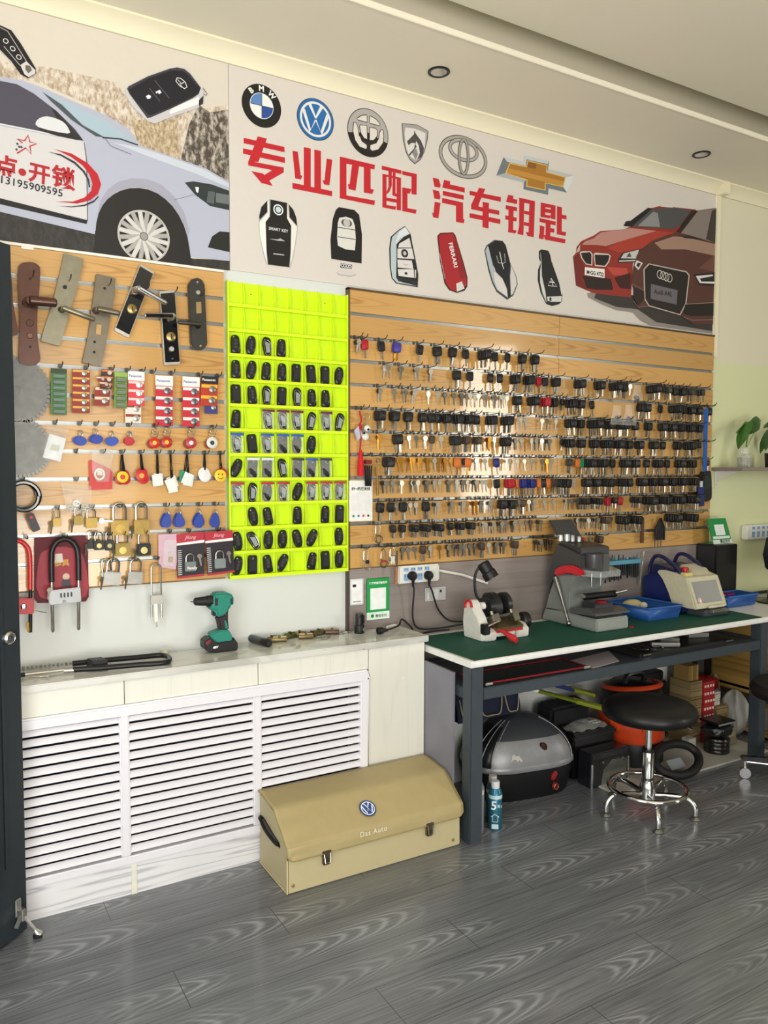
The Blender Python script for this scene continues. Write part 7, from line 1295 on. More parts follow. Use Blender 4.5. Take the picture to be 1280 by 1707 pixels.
# ---- navy tool bag on top of it
t = thing('tool_bag', 'navy tool bag with beige piping resting on the motorcycle top box', 'bag', (2.2, -.12, .372)); 
M().grid(14, 8, lambda u, v: V((2.02+.36*u, -.215-.012*math.sin(pi*u*3)*v+.03*v*v, .372+.13*v-.010*math.cos(u*2*pi)*v))).build('front', C('161c34', .8, bump=.3), t)
M().prism([(2.02, y, z) for y, z in ((-.21, .372), (-.19, .50), (-.08, .51), (-.06, .372))], (.36, 0, 0)).build('body', C('12172a', .8, bump=.3), t, bev=.01)
for x0, x1 in ((2.03, 2.13), (2.14, 2.27), (2.285, 2.37)): M().tube(smooth([V((x0, -.212, .478)), V((x0+.01, -.233, .40)), V(((x0+x1)/2, -.236, .392)), V((x1-.02, -.233, .40)), V((x1, -.212, .485))], 4, False), .0028, 6).build('piping', C('a99a74', .6), t)
# ---- amber film, spray cans
tag(M().grid(10, 10, lambda u, v: V((1.955+.06*u+.02*(1-v)*u, -.38+.05*u-.012*math.sin(3*u+2*v), .004+.33*v*(1-.3*u)+.01*math.sin(9*u)))).build('amber_sheet', C('b08a1c', .3, alpha=.8, coat=.3)), 'crumpled amber plastic sheet between the bench leg and the motorcycle top box', 'plastic sheet')
def can(lab, x, y, r, h, body, cap, band, txt=None):
    t = thing('spray_can', lab, 'spray can', (x, y, 0)); M().lathe((x, y, .001), (0, 0, 1), [(r*.94, 0), (r, .004), (r, h), (r*.93, h+.004), (r*.72, h+.02), (0, h+.022)], 26).build('can', C(body, .3, .4), t, ang=50)
    M().lathe((x, y, h*.87), (0, 0, 1), [(r*1.004, 0), (r*1.004, h*.1)], 26).build('label_band', C(band, .4), t); M().lathe((x, y, h+.02), (0, 0, 1), [(r*.62, 0), (r*.62, .026), (r*.55, .03), (0, .03)], 18).build('cap', C(cap, .4), t)
    if txt:
        d_ = (CAM-V((x, y, .1))); d_.z = 0; d_.normalize(); e = V((-d_.y, d_.x, 0)); o = V((x, y, 0))+d_*(r+.0006)
        text_mesh('5', .05, 'lettering', C('e8f2f4', .4), o+V((0, 0, h*.6))-e*.018, e, (0, 0, 1), t, .001); text_mesh('合1', .014, 'lettering', C('e8f2f4', .4), o+V((0, 0, h*.66))+e*.008-d_*.002, e, (0, 0, 1), t, .0003)
        hm = M(); P = lambda a, z: o+e*a+V((0, 0, z)); hm.tube([P(-.016, h*.40), P(0, h*.47), P(.016, h*.40)], .0014, 5).tube([P(-.011, h*.41), P(-.011, h*.26), P(.011, h*.26), P(.011, h*.41)], .0014, 5); hm.build('house_mark', C('e8f2f4', .4), t)
        for z in (.16, .1): M().obox(P(0, h*z), e*.014, d_*.0008, (0, 0, .005)).build('label_line', C('c8dce2', .4), t)
can('blue spray can with a white cap standing beside the bench leg', 2.03, -.475, .029, .155, '2f7088', 'd8d8dc', 'c4dce4', True); can('dull silver spray can right behind the front bench leg', 1.945, -.462, .029, .19, '9aa0a4', 'b8b8bc', 'd8d8d4'); can('second white-capped can behind the blue spray can', 2.063, -.415, .028, .15, '3c6a80', 'd4d2cc', 'b8c8d0')
# ---- black crate, tool bag with loppers, aluminium case
t = thing('storage_crate', 'black plastic crate behind the aluminium-edged case', 'crate', (2.79, -.16, 0)); M().box(2.655, 2.93, -.285, -.04, .013, .236).build('shell', C('101013', .35, coat=.2), t, bev=.008); M().box(2.648, 2.937, -.292, -.034, .205, .222).build('rim', C('1a1a1e', .3), t, bev=.004)
t = thing('parts_bag', 'crumpled clear bag of small metal parts lying on the black crate', 'bag', (2.76, -.22, .238)); M().grid(12, 8, lambda u, v: (2.66+.24*u, -.28+.10*v, .242+.035*math.sin(pi*u)**.6*math.sin(pi*v)**.6+.005*math.sin(21*u+9*v))).build('film', FILM, t)
for i in range(6): M().sphere((2.83+.016*(i % 3), -.24+.025*(i//3), .252), .011, 8, sq=(1.3, 1, .8)).build('metal_part', STEEL, t)
t = thing('tool_bag', 'black open tool bag standing on the back of the crate', 'bag', (2.76, -.1, .238)); M().prism([(2.62, y, z) for y, z in ((-.165, .239), (-.17, .335), (-.05, .345), (-.045, .239))], (.26, 0, 0)).build('body', C('131316', .8, bump=.3), t, bev=.015)
for nm, a, b_, c_, lab in (('loppers', (2.585, -.10, .415), (2.90, -.24, .315), '6e7a1c', 'green-handled loppers lying across the black tool bag'), ('loppers', (2.68, -.06, .43), (2.93, -.13, .355), '20307c', 'blue and yellow loppers lying across the black tool bag')):
    t = thing(nm, lab, 'loppers', a, 'loppers on the tool bag'); a, b_ = V(a), V(b_)
    for dx in (-.012, .014):
        o_ = V((dx*.4, dx, 0)); M().tube([a+o_, a+(b_-a)*.55+o_*1.6], .0075, 8).build('handle_tube', C(c_, .4), t); M().tube([a+(b_-a)*.55+o_*1.6, b_+o_*1.8], .0105, 8).build('grip', C('8a9420' if dx < 0 or c_ != '20307c' else '8a9420', .5), t)
    M().obox(a-(b_-a)*.06, (b_-a)*.06, (0, .02, 0), (0, 0, .006)).build('blade', STEEL, t, bev=.003)
t = thing('hard_case', 'small black hard case with silver edges in front of the crate', 'case', (2.79, -.345, 0)); M().box(2.668, 2.915, -.39, -.297, .001, .168).build('shell', C('1b1b1f', .3, coat=.3), t, bev=.006)
for x in (2.671, 2.912): M().box(x-.006, x+.006, -.395, -.385, .001, .12).build('edge_trim', C('c8c8c8', .2, .9), t, bev=.002)
M().prism([V((2.73, -.3925, .01)), V((2.90, -.3925, .01)), V((2.90, -.3925, .115)), V((2.80, -.3925, .125)), V((2.745, -.3925, .085))], (0, .002, 0)).build('front_plate', C('8f9088', .15, .8), t)
M().box(2.66, 2.92, -.393, -.39, .125, .135).build('lid_line', C('0c0c0e', .4), t)
for x in (2.74, 2.87): M().lathe((x, -.392, .12), (0, -1, 0), [(.006, 0), (.005, .004), (0, .004)], 12).build('latch', STEEL, t)
# ---- vacuum cleaner
vx, vy = 3.13, -.205; t = thing('vacuum_cleaner', 'orange and black canister vacuum cleaner behind the round stool', 'vacuum cleaner', (vx, vy, ZBD))
M().lathe((vx, vy, ZBD), (0, 0, 1), [(.15, .001), (.162, .01), (.165, .09), (.160, .12), (0, .12)], 40).build('wheel_base', C('16161a', .5), t); M().lathe((vx, vy, ZBD+.12), (0, 0, 1), [(.162, 0), (.168, .01), (.164, .13), (.16, .15), (0, .15)], 40).build('tank', C('c8421c', .35, coat=.2), t, ang=50)
M().lathe((vx, vy, ZBD+.27), (0, 0, 1), [(.166, 0), (.172, .012), (.168, .05), (.15, .10), (.10, .135), (0, .142)], 40).build('motor_head', C('161416', .4, coat=.2), t, ang=60)
M().tube([V((vx+.142*math.cos(v), vy+.142*math.sin(v), ZBD+.385-.02*math.sin(v))) for v in [2*pi*i/40 for i in range(40)]], .013, 8, closed=True).build('orange_ring', C('c8421c', .35), t); M().tube(smooth([V((vx-.07, vy-.02, ZBD+.40)), V((vx-.05, vy-.02, ZBD+.445)), V((vx+.05, vy-.02, ZBD+.445)), V((vx+.07, vy-.02, ZBD+.40))], 4, False), .014, 8).build('carry_handle', BLK, t)
for a in (195, 250, 320): v = math.radians(a); M().obox((vx+.166*math.cos(v), vy+.166*math.sin(v), ZBD+.235), V((-math.sin(v), math.cos(v), 0))*.026, V((math.cos(v), math.sin(v), 0))*.012, (0, 0, .05)).build('clip', C('d8501f', .35), t, bev=.006)
hc = V((3.17, -.468, .079)); e1_, e2_ = V((1, .1, 0)).normalized(), V((0, -.7, -.55)).normalized()
tag(M().tube([hc+e1_*.163*math.cos(v)+e2_*.082*math.sin(v) for v in [2*pi*i/48 for i in range(48)]], .0215, 12, closed=True).build('hose_ring', C('18191b', .55)), 'thick black hose ring leaning in front of the orange vacuum cleaner', 'hose')
t = thing('carton', 'small white carton with a yellow-green mark on the pale floor board', 'box', (3.49, -.28, ZBD)); M().box(3.47, 3.525, -.30, -.25, ZBD+.001, .075).build('box_body', C('bdbdb6', .6), t, bev=.002); M().box(3.48, 3.50, -.3012, -.30, .02, .04).build('printed_mark', C('9ab03a', .5), t)
tag(M().prism([V((3.13, -.47, .03)), V((3.23, -.475, .03)), V((3.24, -.43, .06)), V((3.14, -.425, .06))], (0, 0, .003)).build('leaflet', C('8d9298', .5)), 'grey leaflet lying tilted inside the black hose ring', 'leaflet')
# ---- black boxes behind, stacks of cartons
for i, (x0, x1, y0, y1, z0, z1, lab) in enumerate(((3.36, 3.53, -.10, -.03, ZBD, .34, 'tall black box standing behind the vacuum cleaner'), (3.30, 3.50, -.10, -.03, .341, .40, 'flat black case lying on the tall black box'))):
    t = thing('tool_case', lab, 'case', ((x0+x1)/2, (y0+y1)/2, z0)); M().box(x0, x1, y0, y1, z0+.001, z1).build('shell', C('151416', .5), t, bev=.008); M().tube(smooth([V(((x0+x1)/2-.04, y0-.004, z1-.05)), V(((x0+x1)/2, y0-.02, z1-.06)), V(((x0+x1)/2+.04, y0-.004, z1-.05))], 4, False), .006, 6).build('handle', BLK, t)
def stack(x0, x1, y0, y1, z0, hs, col, lab, grp, deco=None):
    z = z0
    for i, h in enumerate(hs):
        jx = random.uniform(-.004, .004); nm_ = 'lowest' if i == 0 else ('topmost' if i == len(hs)-1 else ordw(i+1)+' from the floor'); t = thing('carton', '%s, %s of its stack' % (lab, nm_), 'box', ((x0+x1)/2, (y0+y1)/2, z), grp)
        c_ = col[i % len(col)]; M().box(x0+jx, x1+jx, y0, y1, z+.0006, z+h-.0006).build('box_body', C(c_, .6, var=.05), t, bev=.0015); M().box(x0+jx-.0004, x1+jx+.0004, y0-.0006, y0, z+h*.68, z+h*.74).build('lid_edge', C('3a2c20', .7), t)
        if deco:
            for k in range(4): M().box(x0+jx+.008+.022*k, x0+jx+.020+.022*k, y0-.0012, y0, z+h*.25, z+h*.55).build('printed_spot', C('e6ded6', .5), t)
        z += h
    return z
BC = ['8a7652', '7e6a48', '93805c']
stack(3.545, 3.64, -.24, -.10, ZBD, [.06, .055, .05, .045, .05, .045, .04], BC, 'brown carton left of the red patterned ones', 'stacked cartons')
stack(3.645, 3.735, -.25, -.12, ZBD, [.042]*8, ['a81e26'], 'red patterned carton', 'stacked cartons', True)
z_ = stack(3.742, 3.835, -.26, -.14, ZBD, [.05, .045, .045, .045], ['8a2c24', '8a7652', '7e6a48', '8a7652'], 'carton next to the red patterned stack', 'stacked cartons')
stack(3.75, 3.80, -.24, -.16, z_+.001, [.035, .04], ['c4beb0'], 'small white carton on the short stack', 'stacked cartons')
for i in range(4): x = 3.552+.021*i; t = thing('carton', 'upright tan carton on top of the brown stack, %s from the vacuum' % ordw(i+1), 'box', (x+.01, -.17, .357), 'upright cartons'); M().box(x, x+.019, -.22, -.12, .3575, .44).build('box_body', C(('8f7440', 'a08448', '7c6438', '93783f')[i], .6), t, bev=.001)
# ---- bags and bundles at the far end
def bag(nm, lab, c, w, d, h, mt, seed=0, cat='bag', pw=.5, n=18):
    t = thing(nm, lab, cat, (c[0], c[1], c[2])); random.seed(seed+50); ph = [random.uniform(0, 6) for _ in range(6)]
    def f(u, v):
        a = 2*pi*u; z = v; r = (1-abs(2*z-1)**4*.75)*(1+.05*math.sin(5*a+ph[0]+z*6)+.05*math.sin(3*a+ph[1]-z*9)+.03*math.sin(11*a+z*14+ph[2])); 
        return V((c[0]+w*r*math.copysign(abs(math.cos(a))**pw, math.cos(a)), c[1]+d*r*math.copysign(abs(math.sin(a))**pw, math.sin(a)), c[2]+.001+h*z*(1+.06*math.sin(2*a+ph[3])*z)))
    m = M().grid(36, n, f); k = len(m.v); m.f.append([n*37+i for i in range(37)]); m.mi.append(0); m.f.append([i for i in range(37)]); m.mi.append(0); m.build('bag_body', mt, t, ang=60); random.seed(7); return t
t = bag('plastic_bag', 'tall white plastic sack standing at the far end of the stored goods', (3.93, -.235, 0), .060, .055, .25, C('b9b8b2', .5, bump=.5), 1, pw=.35)
t = bag('plastic_bag', 'small clear bag of mixed brass pieces beside the white sack', (3.72, -.335, ZBD), .045, .05, .10, C('8c8468', .35, .2, bump=.8, scale=90), 2)
t = bag('plastic_bag', 'red plastic bag on the dark flat bundle near the white sack', (3.86, -.10, .235), .06, .05, .085, C('a01c24', .4, bump=.3), 3)
tag(M().box(3.775, 3.85, -.13, -.05, .20, .234).build('flat_carton', C('8a6a44', .6), None, bev=.003), 'flat brown carton under the red plastic bag', 'box') if False else None
t = thing('dark_bundle', 'dark wrapped bundle carrying the red plastic bag', 'bundle', (3.86, -.1, 0)); M().box(3.842, 3.905, -.135, -.045, .001, .233).build('bundle_body', C('2a211c', .5, bump=.5), t, bev=.01)
for z in (.06, .12, .18): M().box(3.84, 3.907, -.1365, -.1345, z, z+.006).build('pale_band', C('9a9488', .5), t)
t = bag('plastic_bag', 'clear crumpled bag behind the red one', (3.95, -.075, .0), .04, .035, .30, FILM, 4)
t = thing('wire_bundle', 'round bundle of black wound tape on the pale floor board', 'bundle', (3.60, -.37, ZBD))
for i in range(4): M().lathe((3.60, -.37, ZBD+.001+.02*i), (0, 0, 1), [(.03, 0), (.064-.002*(i % 2), .0), (.066, .009), (.063, .0185), (.03, .0185)], 30).build('tape_roll', C('1b1613', .3, coat=.3), t)
t = bag('plastic_bag', 'black shiny bag standing on the wound tape bundle', (3.60, -.37, .093), .07, .06, .075, C('1a1a1b', .3, coat=.3, bump=.5), 5)
t = thing('black_tray', 'flat black tray with a pale front edge on the black bag', 'tray', (3.60, -.37, .17)); M().box(3.53, 3.67, -.43, -.31, .173, .186).build('tray_body', C('18181a', .35), t, bev=.003); M().box(3.53, 3.67, -.434, -.43, .173, .181).build('front_edge', C('8a8a8c', .35), t)
# ---- oak cabinet and upright boards beyond the bench leg
t = thing('oak_cabinet', 'oak cabinet with an open lower part beyond the far bench leg', 'cabinet', (4.3, -.25, 0)); M().box(4.0, 4.018, -.46, -.03, .24, .715).build('side_panel', OAKP, t); M().box(4.0, 4.9, -.46, -.03, .02, .04).box(4.0, 4.9, -.46, -.03, .26, .275).build('shelf_board', OAKP, t); M().box(4.02, 4.9, -.045, -.03, .04, .715).build('back_panel', C('2a2420', .6), t); M().box(4.0, 4.018, -.46, -.40, .0, .24).build('post', C('5a4a20', .5), t)
for i, (x0, c_, lab) in enumerate(((3.80, '141416', 'dark upright board against the wall beside the cartons'), (3.875, '55555a', 'narrow grey upright board against the wall'), (3.93, '0f0f12', 'black upright board next to the oak cabinet'))): tag(M().box(x0, x0+.06, -.028, -.016, .001, .50).build('upright_board', C(c_, .5)), lab, 'board')
tag(M().box(4.05, 4.2, -.40, -.2, .0405, .12).build('white_carton', C('b8b4ac', .6), None, bev=.003), 'white carton inside the open bottom of the oak cabinet', 'box')
# ================================================================ stool
sx_, sy_ = 2.712, -.685; t = thing('round_stool', 'round black padded stool with a chrome foot ring in front of the workbench', 'stool', (sx_, sy_, 0)); CHR = C('d4d4d2', .07, 1, var=0)
M().lathe((sx_, sy_, .418), (0, 0, 1), [(.10, 0), (.175, .004), (.197, .016), (.203, .036), (.198, .056), (.18, .07), (.10, .078), (0, .08)], 56).build('seat', C('0e0e10', .45, coat=.05, bump=.05, var=.02), t, ang=60)
M().lathe((sx_, sy_, .408), (0, 0, 1), [(.12, 0), (.12, .011), (0, .011)], 32).build('seat_plate', BLK, t)
M().tube([V((sx_+.05, sy_-.06, .412)), V((sx_+.09, sy_-.125, .405)), V((sx_+.10, sy_-.15, .398))], .005, 8).build('height_lever', CHR, t)
M().cyl((sx_, sy_, .25), (sx_, sy_, .41), .014, 20).build('piston', CHR, t); M().lathe((sx_, sy_, .125), (0, 0, 1), [(.0255, 0), (.0255, .155), (.024, .158), (.0, .158)], 28).build('column', CHR, t); M().lathe((sx_, sy_, .272), (0, 0, 1), [(.0265, 0), (.0265, .014), (0, .014)], 24).build('black_collar', BLK, t)
M().lathe((sx_, sy_, .055), (0, 0, 1), [(.022, 0), (.036, .004), (.036, .06), (.030, .075), (.028, .09), (0, .09)], 28).build('hub', C('c6c6c2', .18, 1), t)
M().tube([V((sx_+.165*math.cos(v), sy_+.165*math.sin(v), .112)) for v in [2*pi*i/56 for i in range(56)]], .0105, 12, closed=True).build('foot_ring', CHR, t)
for i in range(5):
    v = math.radians(234+72*i); u = V((math.cos(v), math.sin(v), 0)); o = V((sx_, sy_, 0))
    lg = M().tube(smooth([o+u*.03+V((0, 0, .083)), o+u*.12+V((0, 0, .092)), o+u*.17+V((0, 0, .085)), o+u*.195+V((0, 0, .055)), o+u*.198+V((0, 0, .02))], 5, False), .0115, 12).build('leg', CHR, t); M().lathe(o+u*.198, (0, 0, 1), [(.024, .001), (.025, .006), (.018, .013), (.011, .018), (0, .018)], 22).build('glide', C('9a9a98', .25, .9), lg)
# ================================================================ odd things on the key wall
def loop_chain(pts, r, mt, nm, t): return M().tube(smooth(pts, 4, False), r, 7).build(nm, mt, t)
p = lambda a, b_, y=-.05: wy(a, b_, y)
t = thing('knot_charm', 'red knotted charm with a long red tassel at the near end of the key wall', 'charm', (p(600, 700).x, -.05, p(600, 795).z)); RC = C('b8141e', .6)
loop_chain([p(599, 685), p(602, 700), p(599, 712), p(601, 730), p(600, 752)], .004, RC, 'cord', t); M().sphere(p(600, 712), .012, 10, sq=(.8, .5, 1.3)).build('knot', RC, t); M().obox(p(597, 722), V((.012, 0, .012)), (0, .003, 0), V((-.008, 0, .022))).build('pale_plate', C('b9bccc', .3), t, bev=.001)
M().lathe(p(601, 750), (0, 0, -1), [(.005, 0), (.008, .01), (.0125, .06), (.0145, .112), (0, .112)], 14).build('tassel', C('d4141c', .7, bump=.5, scale=200), t); hook(TH, 0, 0) if False else make_hook((p(598, 690).x, -.019, GZ[5]), .07, 'chrome display hook holding the red knotted charm')
t = thing('puppy_charm', 'white spotted figure charm on a chain beside the red knotted charm', 'charm', (p(611, 720).x, -.06, p(611, 735).z)); c = p(612, 714, -.06); M().sphere(c, .016, 14, sq=(1, .8, .9)).build('head', C('e4e2da', .4), t); M().sphere(p(609, 728, -.06), .017, 14, sq=(1, .8, 1)).build('body', C('e0ded6', .4), t)
for a, b_ in ((614, 716), (607, 722)): M().sphere(p(a, b_, -.073), .0055, 8).build('spot', BLK, t)
M().tube([p(611, 695, -.055)+V((.014*math.cos(v), 0, .013*math.sin(v))) for v in [2*pi*i/16 for i in range(16)]], .0012, 5, closed=True).tube([p(611, 699, -.055), p(612, 708, -.06)], .0018, 5).build('ring_chain', STEEL, t); make_hook((p(607, 690).x, -.019, GZ[5]), .07, 'chrome display hook holding the white spotted charm')
t = thing('leather_strap', 'bunch of black leather strap fobs with red tops beside the payment board', 'strap', (p(614, 780).x, -.05, p(614, 810).z))
for i in range(4): M().obox(p(609+3.2*i, 793, -.045-.006*i), V((.004, 0, 0)), (0, .0015, 0), V((.0015*(i-1.5), 0, .045))).build('strap', C('15161a', .45), t, bev=.001)
M().obox(p(613, 770, -.055), V((.016, 0, 0)), (0, .012, 0), (0, 0, .009)).build('red_top', C('7a1c1c', .5), t, bev=.003); make_hook((p(609, 765).x, -.019, GZ[7]), .08, 'chrome display hook holding the black strap fobs')
t = thing('rod_tool', 'long brass-coloured rod with a ring end at the start of the seventh groove', 'tool', (p(628, 800).x, -.05, p(628, 825).z)); M().cyl(p(628, 778), p(629, 826), .0052, 10).build('rod', C('8a6a3a', .35, .7), t); M().tube([p(630, 768)+V((.009*math.cos(v), 0, .009*math.sin(v))) for v in [2*pi*i/14 for i in range(14)]], .002, 6, closed=True).build('ring', CHROME, t); make_hook((p(625, 762).x, -.019, GZ[7]), .08, 'chrome display hook holding the brass-coloured rod')
for i, (a, b0, b1, lab, c_) in enumerate(((630, 872, 905, 'bunch of chained split rings hanging under the payment board', 'a8a49c'), (610, 915, 950, 'large carabiner with a black dot and double rings at the near bottom corner', 'd0cec8'), (639, 915, 946, 'carabiner with a red bead and dark ring, second from the bottom corner', '8a8480'), (654, 912, 938, 'white-tipped key clip, third from the bottom corner', 'dcdad4'))):
    z1, z0 = p(a, b0).z, p(a, b1).z; x = p(a, b0).x; t = thing('carabiner', lab, 'key clip', (x, -.05, z0), 'clips on the key wall'); mt = C(c_, .2, .95)
    M().tube(smooth([V((x-.009, -.048, z1-.01)), V((x-.011, -.048, z1-.045)), V((x, -.048, z1-.056)), V((x+.011, -.048, z1-.045)), V((x+.009, -.048, z1-.01)), V((x, -.048, z1))], 4), .0026, 7, closed=True).build('clip_frame', mt, t)
    for k in range(2): M().tube([V((x+.004*k+.016*math.cos(v), -.050-.006*k, z0+.016+.016*math.sin(v))) for v in [2*pi*j/18 for j in range(18)]], .0021, 6, closed=True).build('split_ring', mt, t)
    if i == 1: M().lathe((x+.004, -.056, (z0+z1)/2-.01), (0, -1, 0), [(.0095, 0), (.009, .003), (.004, .004), (0, .004)], 16).build('black_bead', BLK, t)
    if i == 2: M().obox((x, -.055, (z0+z1)/2-.012), (.012, 0, 0), (0, .005, 0), (0, 0, .005)).build('red_bead', C('a8323a', .4), t, bev=.002)
    if i == 3:
        for dx in (-.007, .004): M().box(x+dx-.004, x+dx+.004, -.058, -.050, z0-.004, z0+.03).build('white_tip', C('e4e2dc', .4), t, bev=.001)
    make_hook((x-.008, -.019, GZ[10 if i == 0 else 11]), .07, 'chrome display hook holding the '+lab.split(' hanging')[0].split(' with')[0]+(' in the corner' if i == 1 else (' with red bead' if i == 2 else '')))
t = thing('probe_tool', 'slim brown-handled probe hanging beside the power strip', 'tool', (p(661, 940).x, -.06, p(660, 975).z)); M().cyl(p(662, 918, -.06), p(661, 945, -.06), .0042, 8).build('shaft', C('4a3a30', .4, .4), t); M().cyl(p(661, 945, -.06), p(660, 974, -.06), .0062, 10).build('handle', C('a86a3c', .5), t); make_hook((p(657, 915).x, -.019, GZ[11]), .07, 'chrome display hook holding the brown-handled probe')
t = thing('pliers', 'black-handled pliers hanging near the far bottom of the key wall', 'pliers', (p(1099, 885).x, -.05, p(1099, 910).z))
for i in range(5): M().tube([p(1100+.5*i, 864, -.05-.004*i), p(1094+3*i, 880, -.05), p(1092+3.6*i, 900, -.048)], [.004, .0085, .0065], 8).build('handle', C('1b1918', .5), t)
for i in range(3): M().cyl(p(1092+5*i, 896, -.05), p(1091+5*i, 912, -.05), .0028, 6).build('jaw', DSTEEL, t)
make_hook((p(1096, 862).x, -.019, GZ[10]), .08, 'chrome display hook holding the black-handled pliers')
tag(M().box(p(1069, 862).x, p(1074, 862).x, -.05, -.043, p(1070, 905).z, p(1070, 863).z).build('wooden_stick', C('5a3a24', .6)), 'narrow brown stick hanging below the far key rows', 'stick'); make_hook((p(1066, 860).x, -.019, GZ[10]), .06, 'chrome display hook holding the narrow brown stick')
for i, (a, b_, w_, h_, lab) in enumerate(((1061, 655, 15, 22, 'clear bag of dark parts on the second key row'), (1027, 692, 17, 28, 'clear bag of dark parts on the third key row, nearer the lime rack'), (1048, 692, 18, 30, 'clear bag of dark parts on the third key row, nearer the green wall'))):
    c = p(a, b_, -.12); t = thing('parts_bag', lab, 'bag', (c.x, -.05, c.z-.03), 'bags on the key wall'); s_ = 1/395
    M().grid(6, 8, lambda u, v: (c.x+(u-.5)*w_*s_*2.2*(.6+.4*(1-v)), -.127-.012*math.sin(pi*u)*math.sin(pi*v)+.003*math.sin(9*u+7*v), c.z+(v-.5)*h_*s_*1.4)).build('film', FILM, t)
    for k in range(5): M().sphere((c.x+random.uniform(-.012, .012), -.123, c.z-.022+random.uniform(-.012, .012)), .010, 8).build('dark_part', C('23262a', .4), t)
    make_hook((c.x-.01, -.019, min(GZ, key=lambda q: abs(q-c.z-.03))), .14, 'chrome display hook holding the '+lab.replace(' of dark parts', ''))
t = thing('lanyard', 'blue strap hanging from the far end of the key wall', 'lanyard', (p(1177, 740).x, -.05, p(1176, 787).z)); q = [p(1173.5, 682), p(1180.5, 680), p(1178, 787), p(1171.5, 788)]; M().prism(q, (0, .003, 0)).build('strap', C('1f58a8', .6), t, bev=.0008)
t = thing('handheld_tester', 'black handheld device hanging under the blue strap', 'device', (p(1180, 810).x, -.05, p(1180, 838).z)); M().prism(smooth(tr(1170, 780, 1, [(1.5, 12), (6, 6), (13, 5), (16, 10), (17, 45), (14, 54), (6, 56), (1.5, 50)], -.055), 3), (0, .025, 0)).build('casing', C('17191b', .35, coat=.2), t, bev=.003)
M().prism(tr(1170, 780, 1, [(5, 14), (13, 13), (14, 34), (5, 35)], -.0555), (0, .001, 0)).build('screen', C('2c3a36', .15), t)
t = thing('lanyard', 'dark blue card holder hanging beside the black handheld device', 'lanyard', (p(1168, 830).x, -.06, p(1168, 845).z)); M().prism([p(1163, 812, -.06), p(1174, 810, -.06), p(1174, 843, -.06), p(1165, 845, -.06)], (0, .006, 0)).build('holder', C('1c2c6a', .45), t, bev=.001); M().box(p(1167, 800, -.06).x, p(1171, 800, -.06).x, -.062, -.056, p(1167, 812, -.06).z, p(1167, 802, -.06).z).build('white_tab', C('c8ccd4', .4), t)
for a, k, w_ in ((1172, 4, 'the blue strap'), (1172, 6, 'nothing at the far end of the sixth groove')): make_hook((p(a, 690).x, -.019, GZ[k]), .12, 'long display hook holding '+w_)
# ================================================================ far end: shelf, plants, socket strip, monitor, chair
t = thing('wall_shelf', 'grey wooden shelf on a white bracket on the green wall', 'shelf', (4.3, -.1, 1.5)); M().box(3.985, 5.0, -.205, 0, 1.502, 1.522).build('board', C('8a7f74', .5, var=.1), t, bev=.002); x = wy(1195, 800, -.01).x
M().box(x-.011, x+.011, -.004, 0, 1.40, 1.502).box(x-.011, x+.011, -.17, 0, 1.498, 1.502).prism([V((x-.002, -.004, 1.44)), V((x-.002, -.004, 1.50)), V((x-.002, -.15, 1.50))], (.004, 0, 0)).build('bracket', C('dcdad2', .4), t)
for z in (1.42, 1.46): M().lathe((x, -.004, z), (0, -1, 0), [(.003, 0), (.002, .001), (0, .001)], 8).build('screw', DSTEEL, t)
GLS = C('eef4f0', .04, alpha=.28, coat=.6, var=0); LEAF = C('3b6a24', .4, coat=.2, var=.1, scale=30); LEAF2 = C('2a5420', .4, coat=.2, var=.1, scale=30)
def leaf(t, base, tip, side, w, mt):
    base, tip = V(base), V(tip); ax = tip-base; sd = V(side).normalized(); nn = ax.cross(sd).normalized()
    def f(u, v):
        s_ = 2*u-1; ww = w*(math.sin(pi*min(v*.92+.08, 1))**.75)*(1.25-.6*v); back = -.16*ax.length*abs(s_)*max(0, 1-v*4)
        return base+ax*v+ax.normalized()*back+sd*s_*ww+nn*(.012*math.sin(pi*v)-.02*abs(s_)*w/.04)
    return M().grid(10, 14, f).build('leaf', mt, t, ang=80)
c = wy(1240, 776, -.10); t = thing('potted_plant', 'green heart-leaved plant in a clear glass jar of roots on the shelf', 'plant', (c.x, -.1, 1.522))
M().lathe((c.x, -.1, 1.523), (0, 0, 1), [(.034, 0), (.041, .004), (.042, .06), (.036, .072), (.024, .08), (.024, .11), (.027, .113)], 28).build('jar', GLS, t); M().lathe((c.x, -.1, 1.525), (0, 0, 1), [(.036, 0), (.038, .03), (.038, .055), (0, .055)], 24).build('water', C('8a8468', .1, alpha=.5, var=0), t)
for i in range(9): a = i*.7; M().tube(smooth([V((c.x+.008*math.cos(a), -.1+.008*math.sin(a), 1.60)), V((c.x+.028*math.cos(a*1.7), -.1+.026*math.sin(a*1.7), 1.565)), V((c.x+.022*math.cos(a*2.9), -.1+.024*math.sin(a*2.9), 1.53))], 4, False), .0022, 5).build('root', C('cfc4a0', .6), t)
L1, L2_ = wy(1243, 703, -.13), wy(1258, 706, -.11)
for a, b_, sd, w, mt in (((1247, 704, -.14), (1232, 746, -.16), (.86, -.5, .3), .044, LEAF), ((1266, 698, -.13), (1251, 722, -.17), (.6, -.35, -.7), .036, LEAF2), ((1245, 708, -.12), (1226, 722, -.13), (.3, -.2, .9), .022, LEAF)): leaf(t, wy(*a), wy(*b_), sd, w, mt)
for a, b_ in (((1243, 745, -.1), (1245, 707, -.14)), ((1245, 745, -.1), (1268, 700, -.1)), ((1244, 745, -.1), (1247, 712, -.12))): q0, q1 = wy(*a), wy(*b_); M().tube(smooth([q0, (q0+q1)/2+V((.006, 0, .01)), q1], 4, False), .0022, 6).build('stem', C('6a8a4a', .5), t)
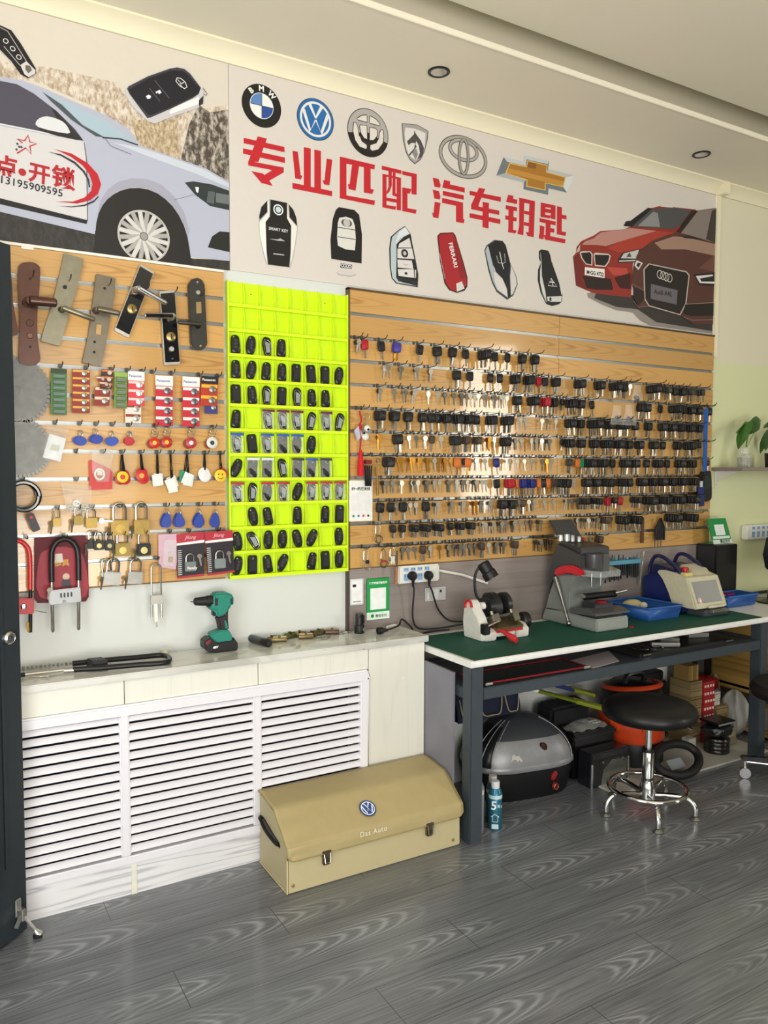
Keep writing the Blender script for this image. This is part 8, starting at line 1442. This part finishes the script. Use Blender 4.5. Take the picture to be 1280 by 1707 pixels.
c = wy(1284, 776, -.10); t = thing('potted_plant', 'dark-leaved plant in a black pot at the outer end of the shelf', 'plant', (c.x, -.1, 1.522)); M().lathe((c.x, -.1, 1.523), (0, 0, 1), [(.03, 0), (.034, .07), (.036, .085), (.032, .085), (.03, .07), (0, .07)], 24).build('pot', C('201c1a', .4), t)
for a, b_, sd, w in (((1281, 719, -.09), (1268, 755, -.10), (.86, -.5, .25), .03), ((1289, 712, -.1), (1277, 748, -.16), (.86, -.5, 0), .036), ((1286, 702, -.1), (1272, 713, -.12), (.3, -.2, .9), .024), ((1290, 720, -.1), (1300, 755, -.12), (.86, -.5, -.2), .03)): leaf(t, wy(*a), wy(*b_), sd, w, LEAF2)
M().tube([(c.x, -.1, 1.59), V((c.x-.002, -.1, 1.66)), wy(1280, 712, -.1)], .003, 6).build('stem', C('3a4a24', .5), t)
strip('cream power strip with blue sockets on the green wall', (1246, 876), (1302, 896), -.045, 6, .06)
for i in range(5): tag(M().tube(smooth([V((4.06+.04*i, -.03-.024*i, .757)), V((4.2, -.04-.024*i, .757+.003*i)), V((4.5, -.035-.024*i, .757+.003*i)), V((5.0, -.04-.024*i, .757))], 6, False), .0042, 6).build('black_cable', BLK), 'black cable along the foot of the green wall, %s from the wall' % ordw(i+1), 'cable')
c = wy(1290, 1006, -.33); t = thing('monitor', 'black monitor on a low stand cut off by the picture edge', 'monitor', (c.x+.05, -.25, .7505)); M().lathe((c.x+.06, -.27, .751), (0, 0, 1), [(.12, 0), (.12, .008), (.03, .02), (.02, .10), (0, .10)], 28, sy=.7).build('stand', C('161618', .3, coat=.2), t); q = wy(1274, 925, -.27)
M().prism([V((q.x, -.285, q.z)), V((q.x+.03, -.285, q.z+.10)), V((q.x+.6, -.30, q.z+.16)), V((q.x+.6, -.30, q.z-.12)), V((q.x+.03, -.285, q.z-.085))], (0, .03, 0)).build('screen_back', C('1c1c1f', .35), t, bev=.006)
c = V((3.645, -.86, 0)); t = thing('office_chair', 'black swivel office chair with chrome-edged base, mostly outside the picture', 'office chair', c)
for i in range(5):
    v = math.radians(136+72*i); u = V((math.cos(v), math.sin(v), 0)); w = V((-u.y, u.x, 0)); lg = M().obox(c+u*.17+V((0, 0, .098)), u*.145, w*.021, V((0, 0, .011))).build('leg', C('1a1a1d', .25, coat=.4), t, bev=.006); M().tube([c+u*.06+V((0, 0, .081)), c+u*.2+V((0, 0, .078)), c+u*.29+V((0, 0, .082))], .012, 10).build('chrome_strip', CHR, lg)
    M().lathe(c+u*.295+w*.012+V((0, 0, .027)), w, [(.012, -.022), (.026, -.02), (.0265, 0), (.026, .006), (0, .006)], 20).build('caster', C('b4b4b6', .2, .8), t); M().cyl(c+u*.295+V((0, 0, .045)), c+u*.295+V((0, 0, .09)), .009, 10).build('caster_stem', CHR, t)
M().cyl(c+V((0, 0, .08)), c+V((0, 0, .40)), .026, 18).build('gas_column', BLK, t); M().lathe(c+V((-.03, .03, .40)), (0, 0, 1), [(.18, 0), (.23, .02), (.24, .05), (.22, .08), (0, .085)], 40).build('seat', C('1a1517', .6), t)
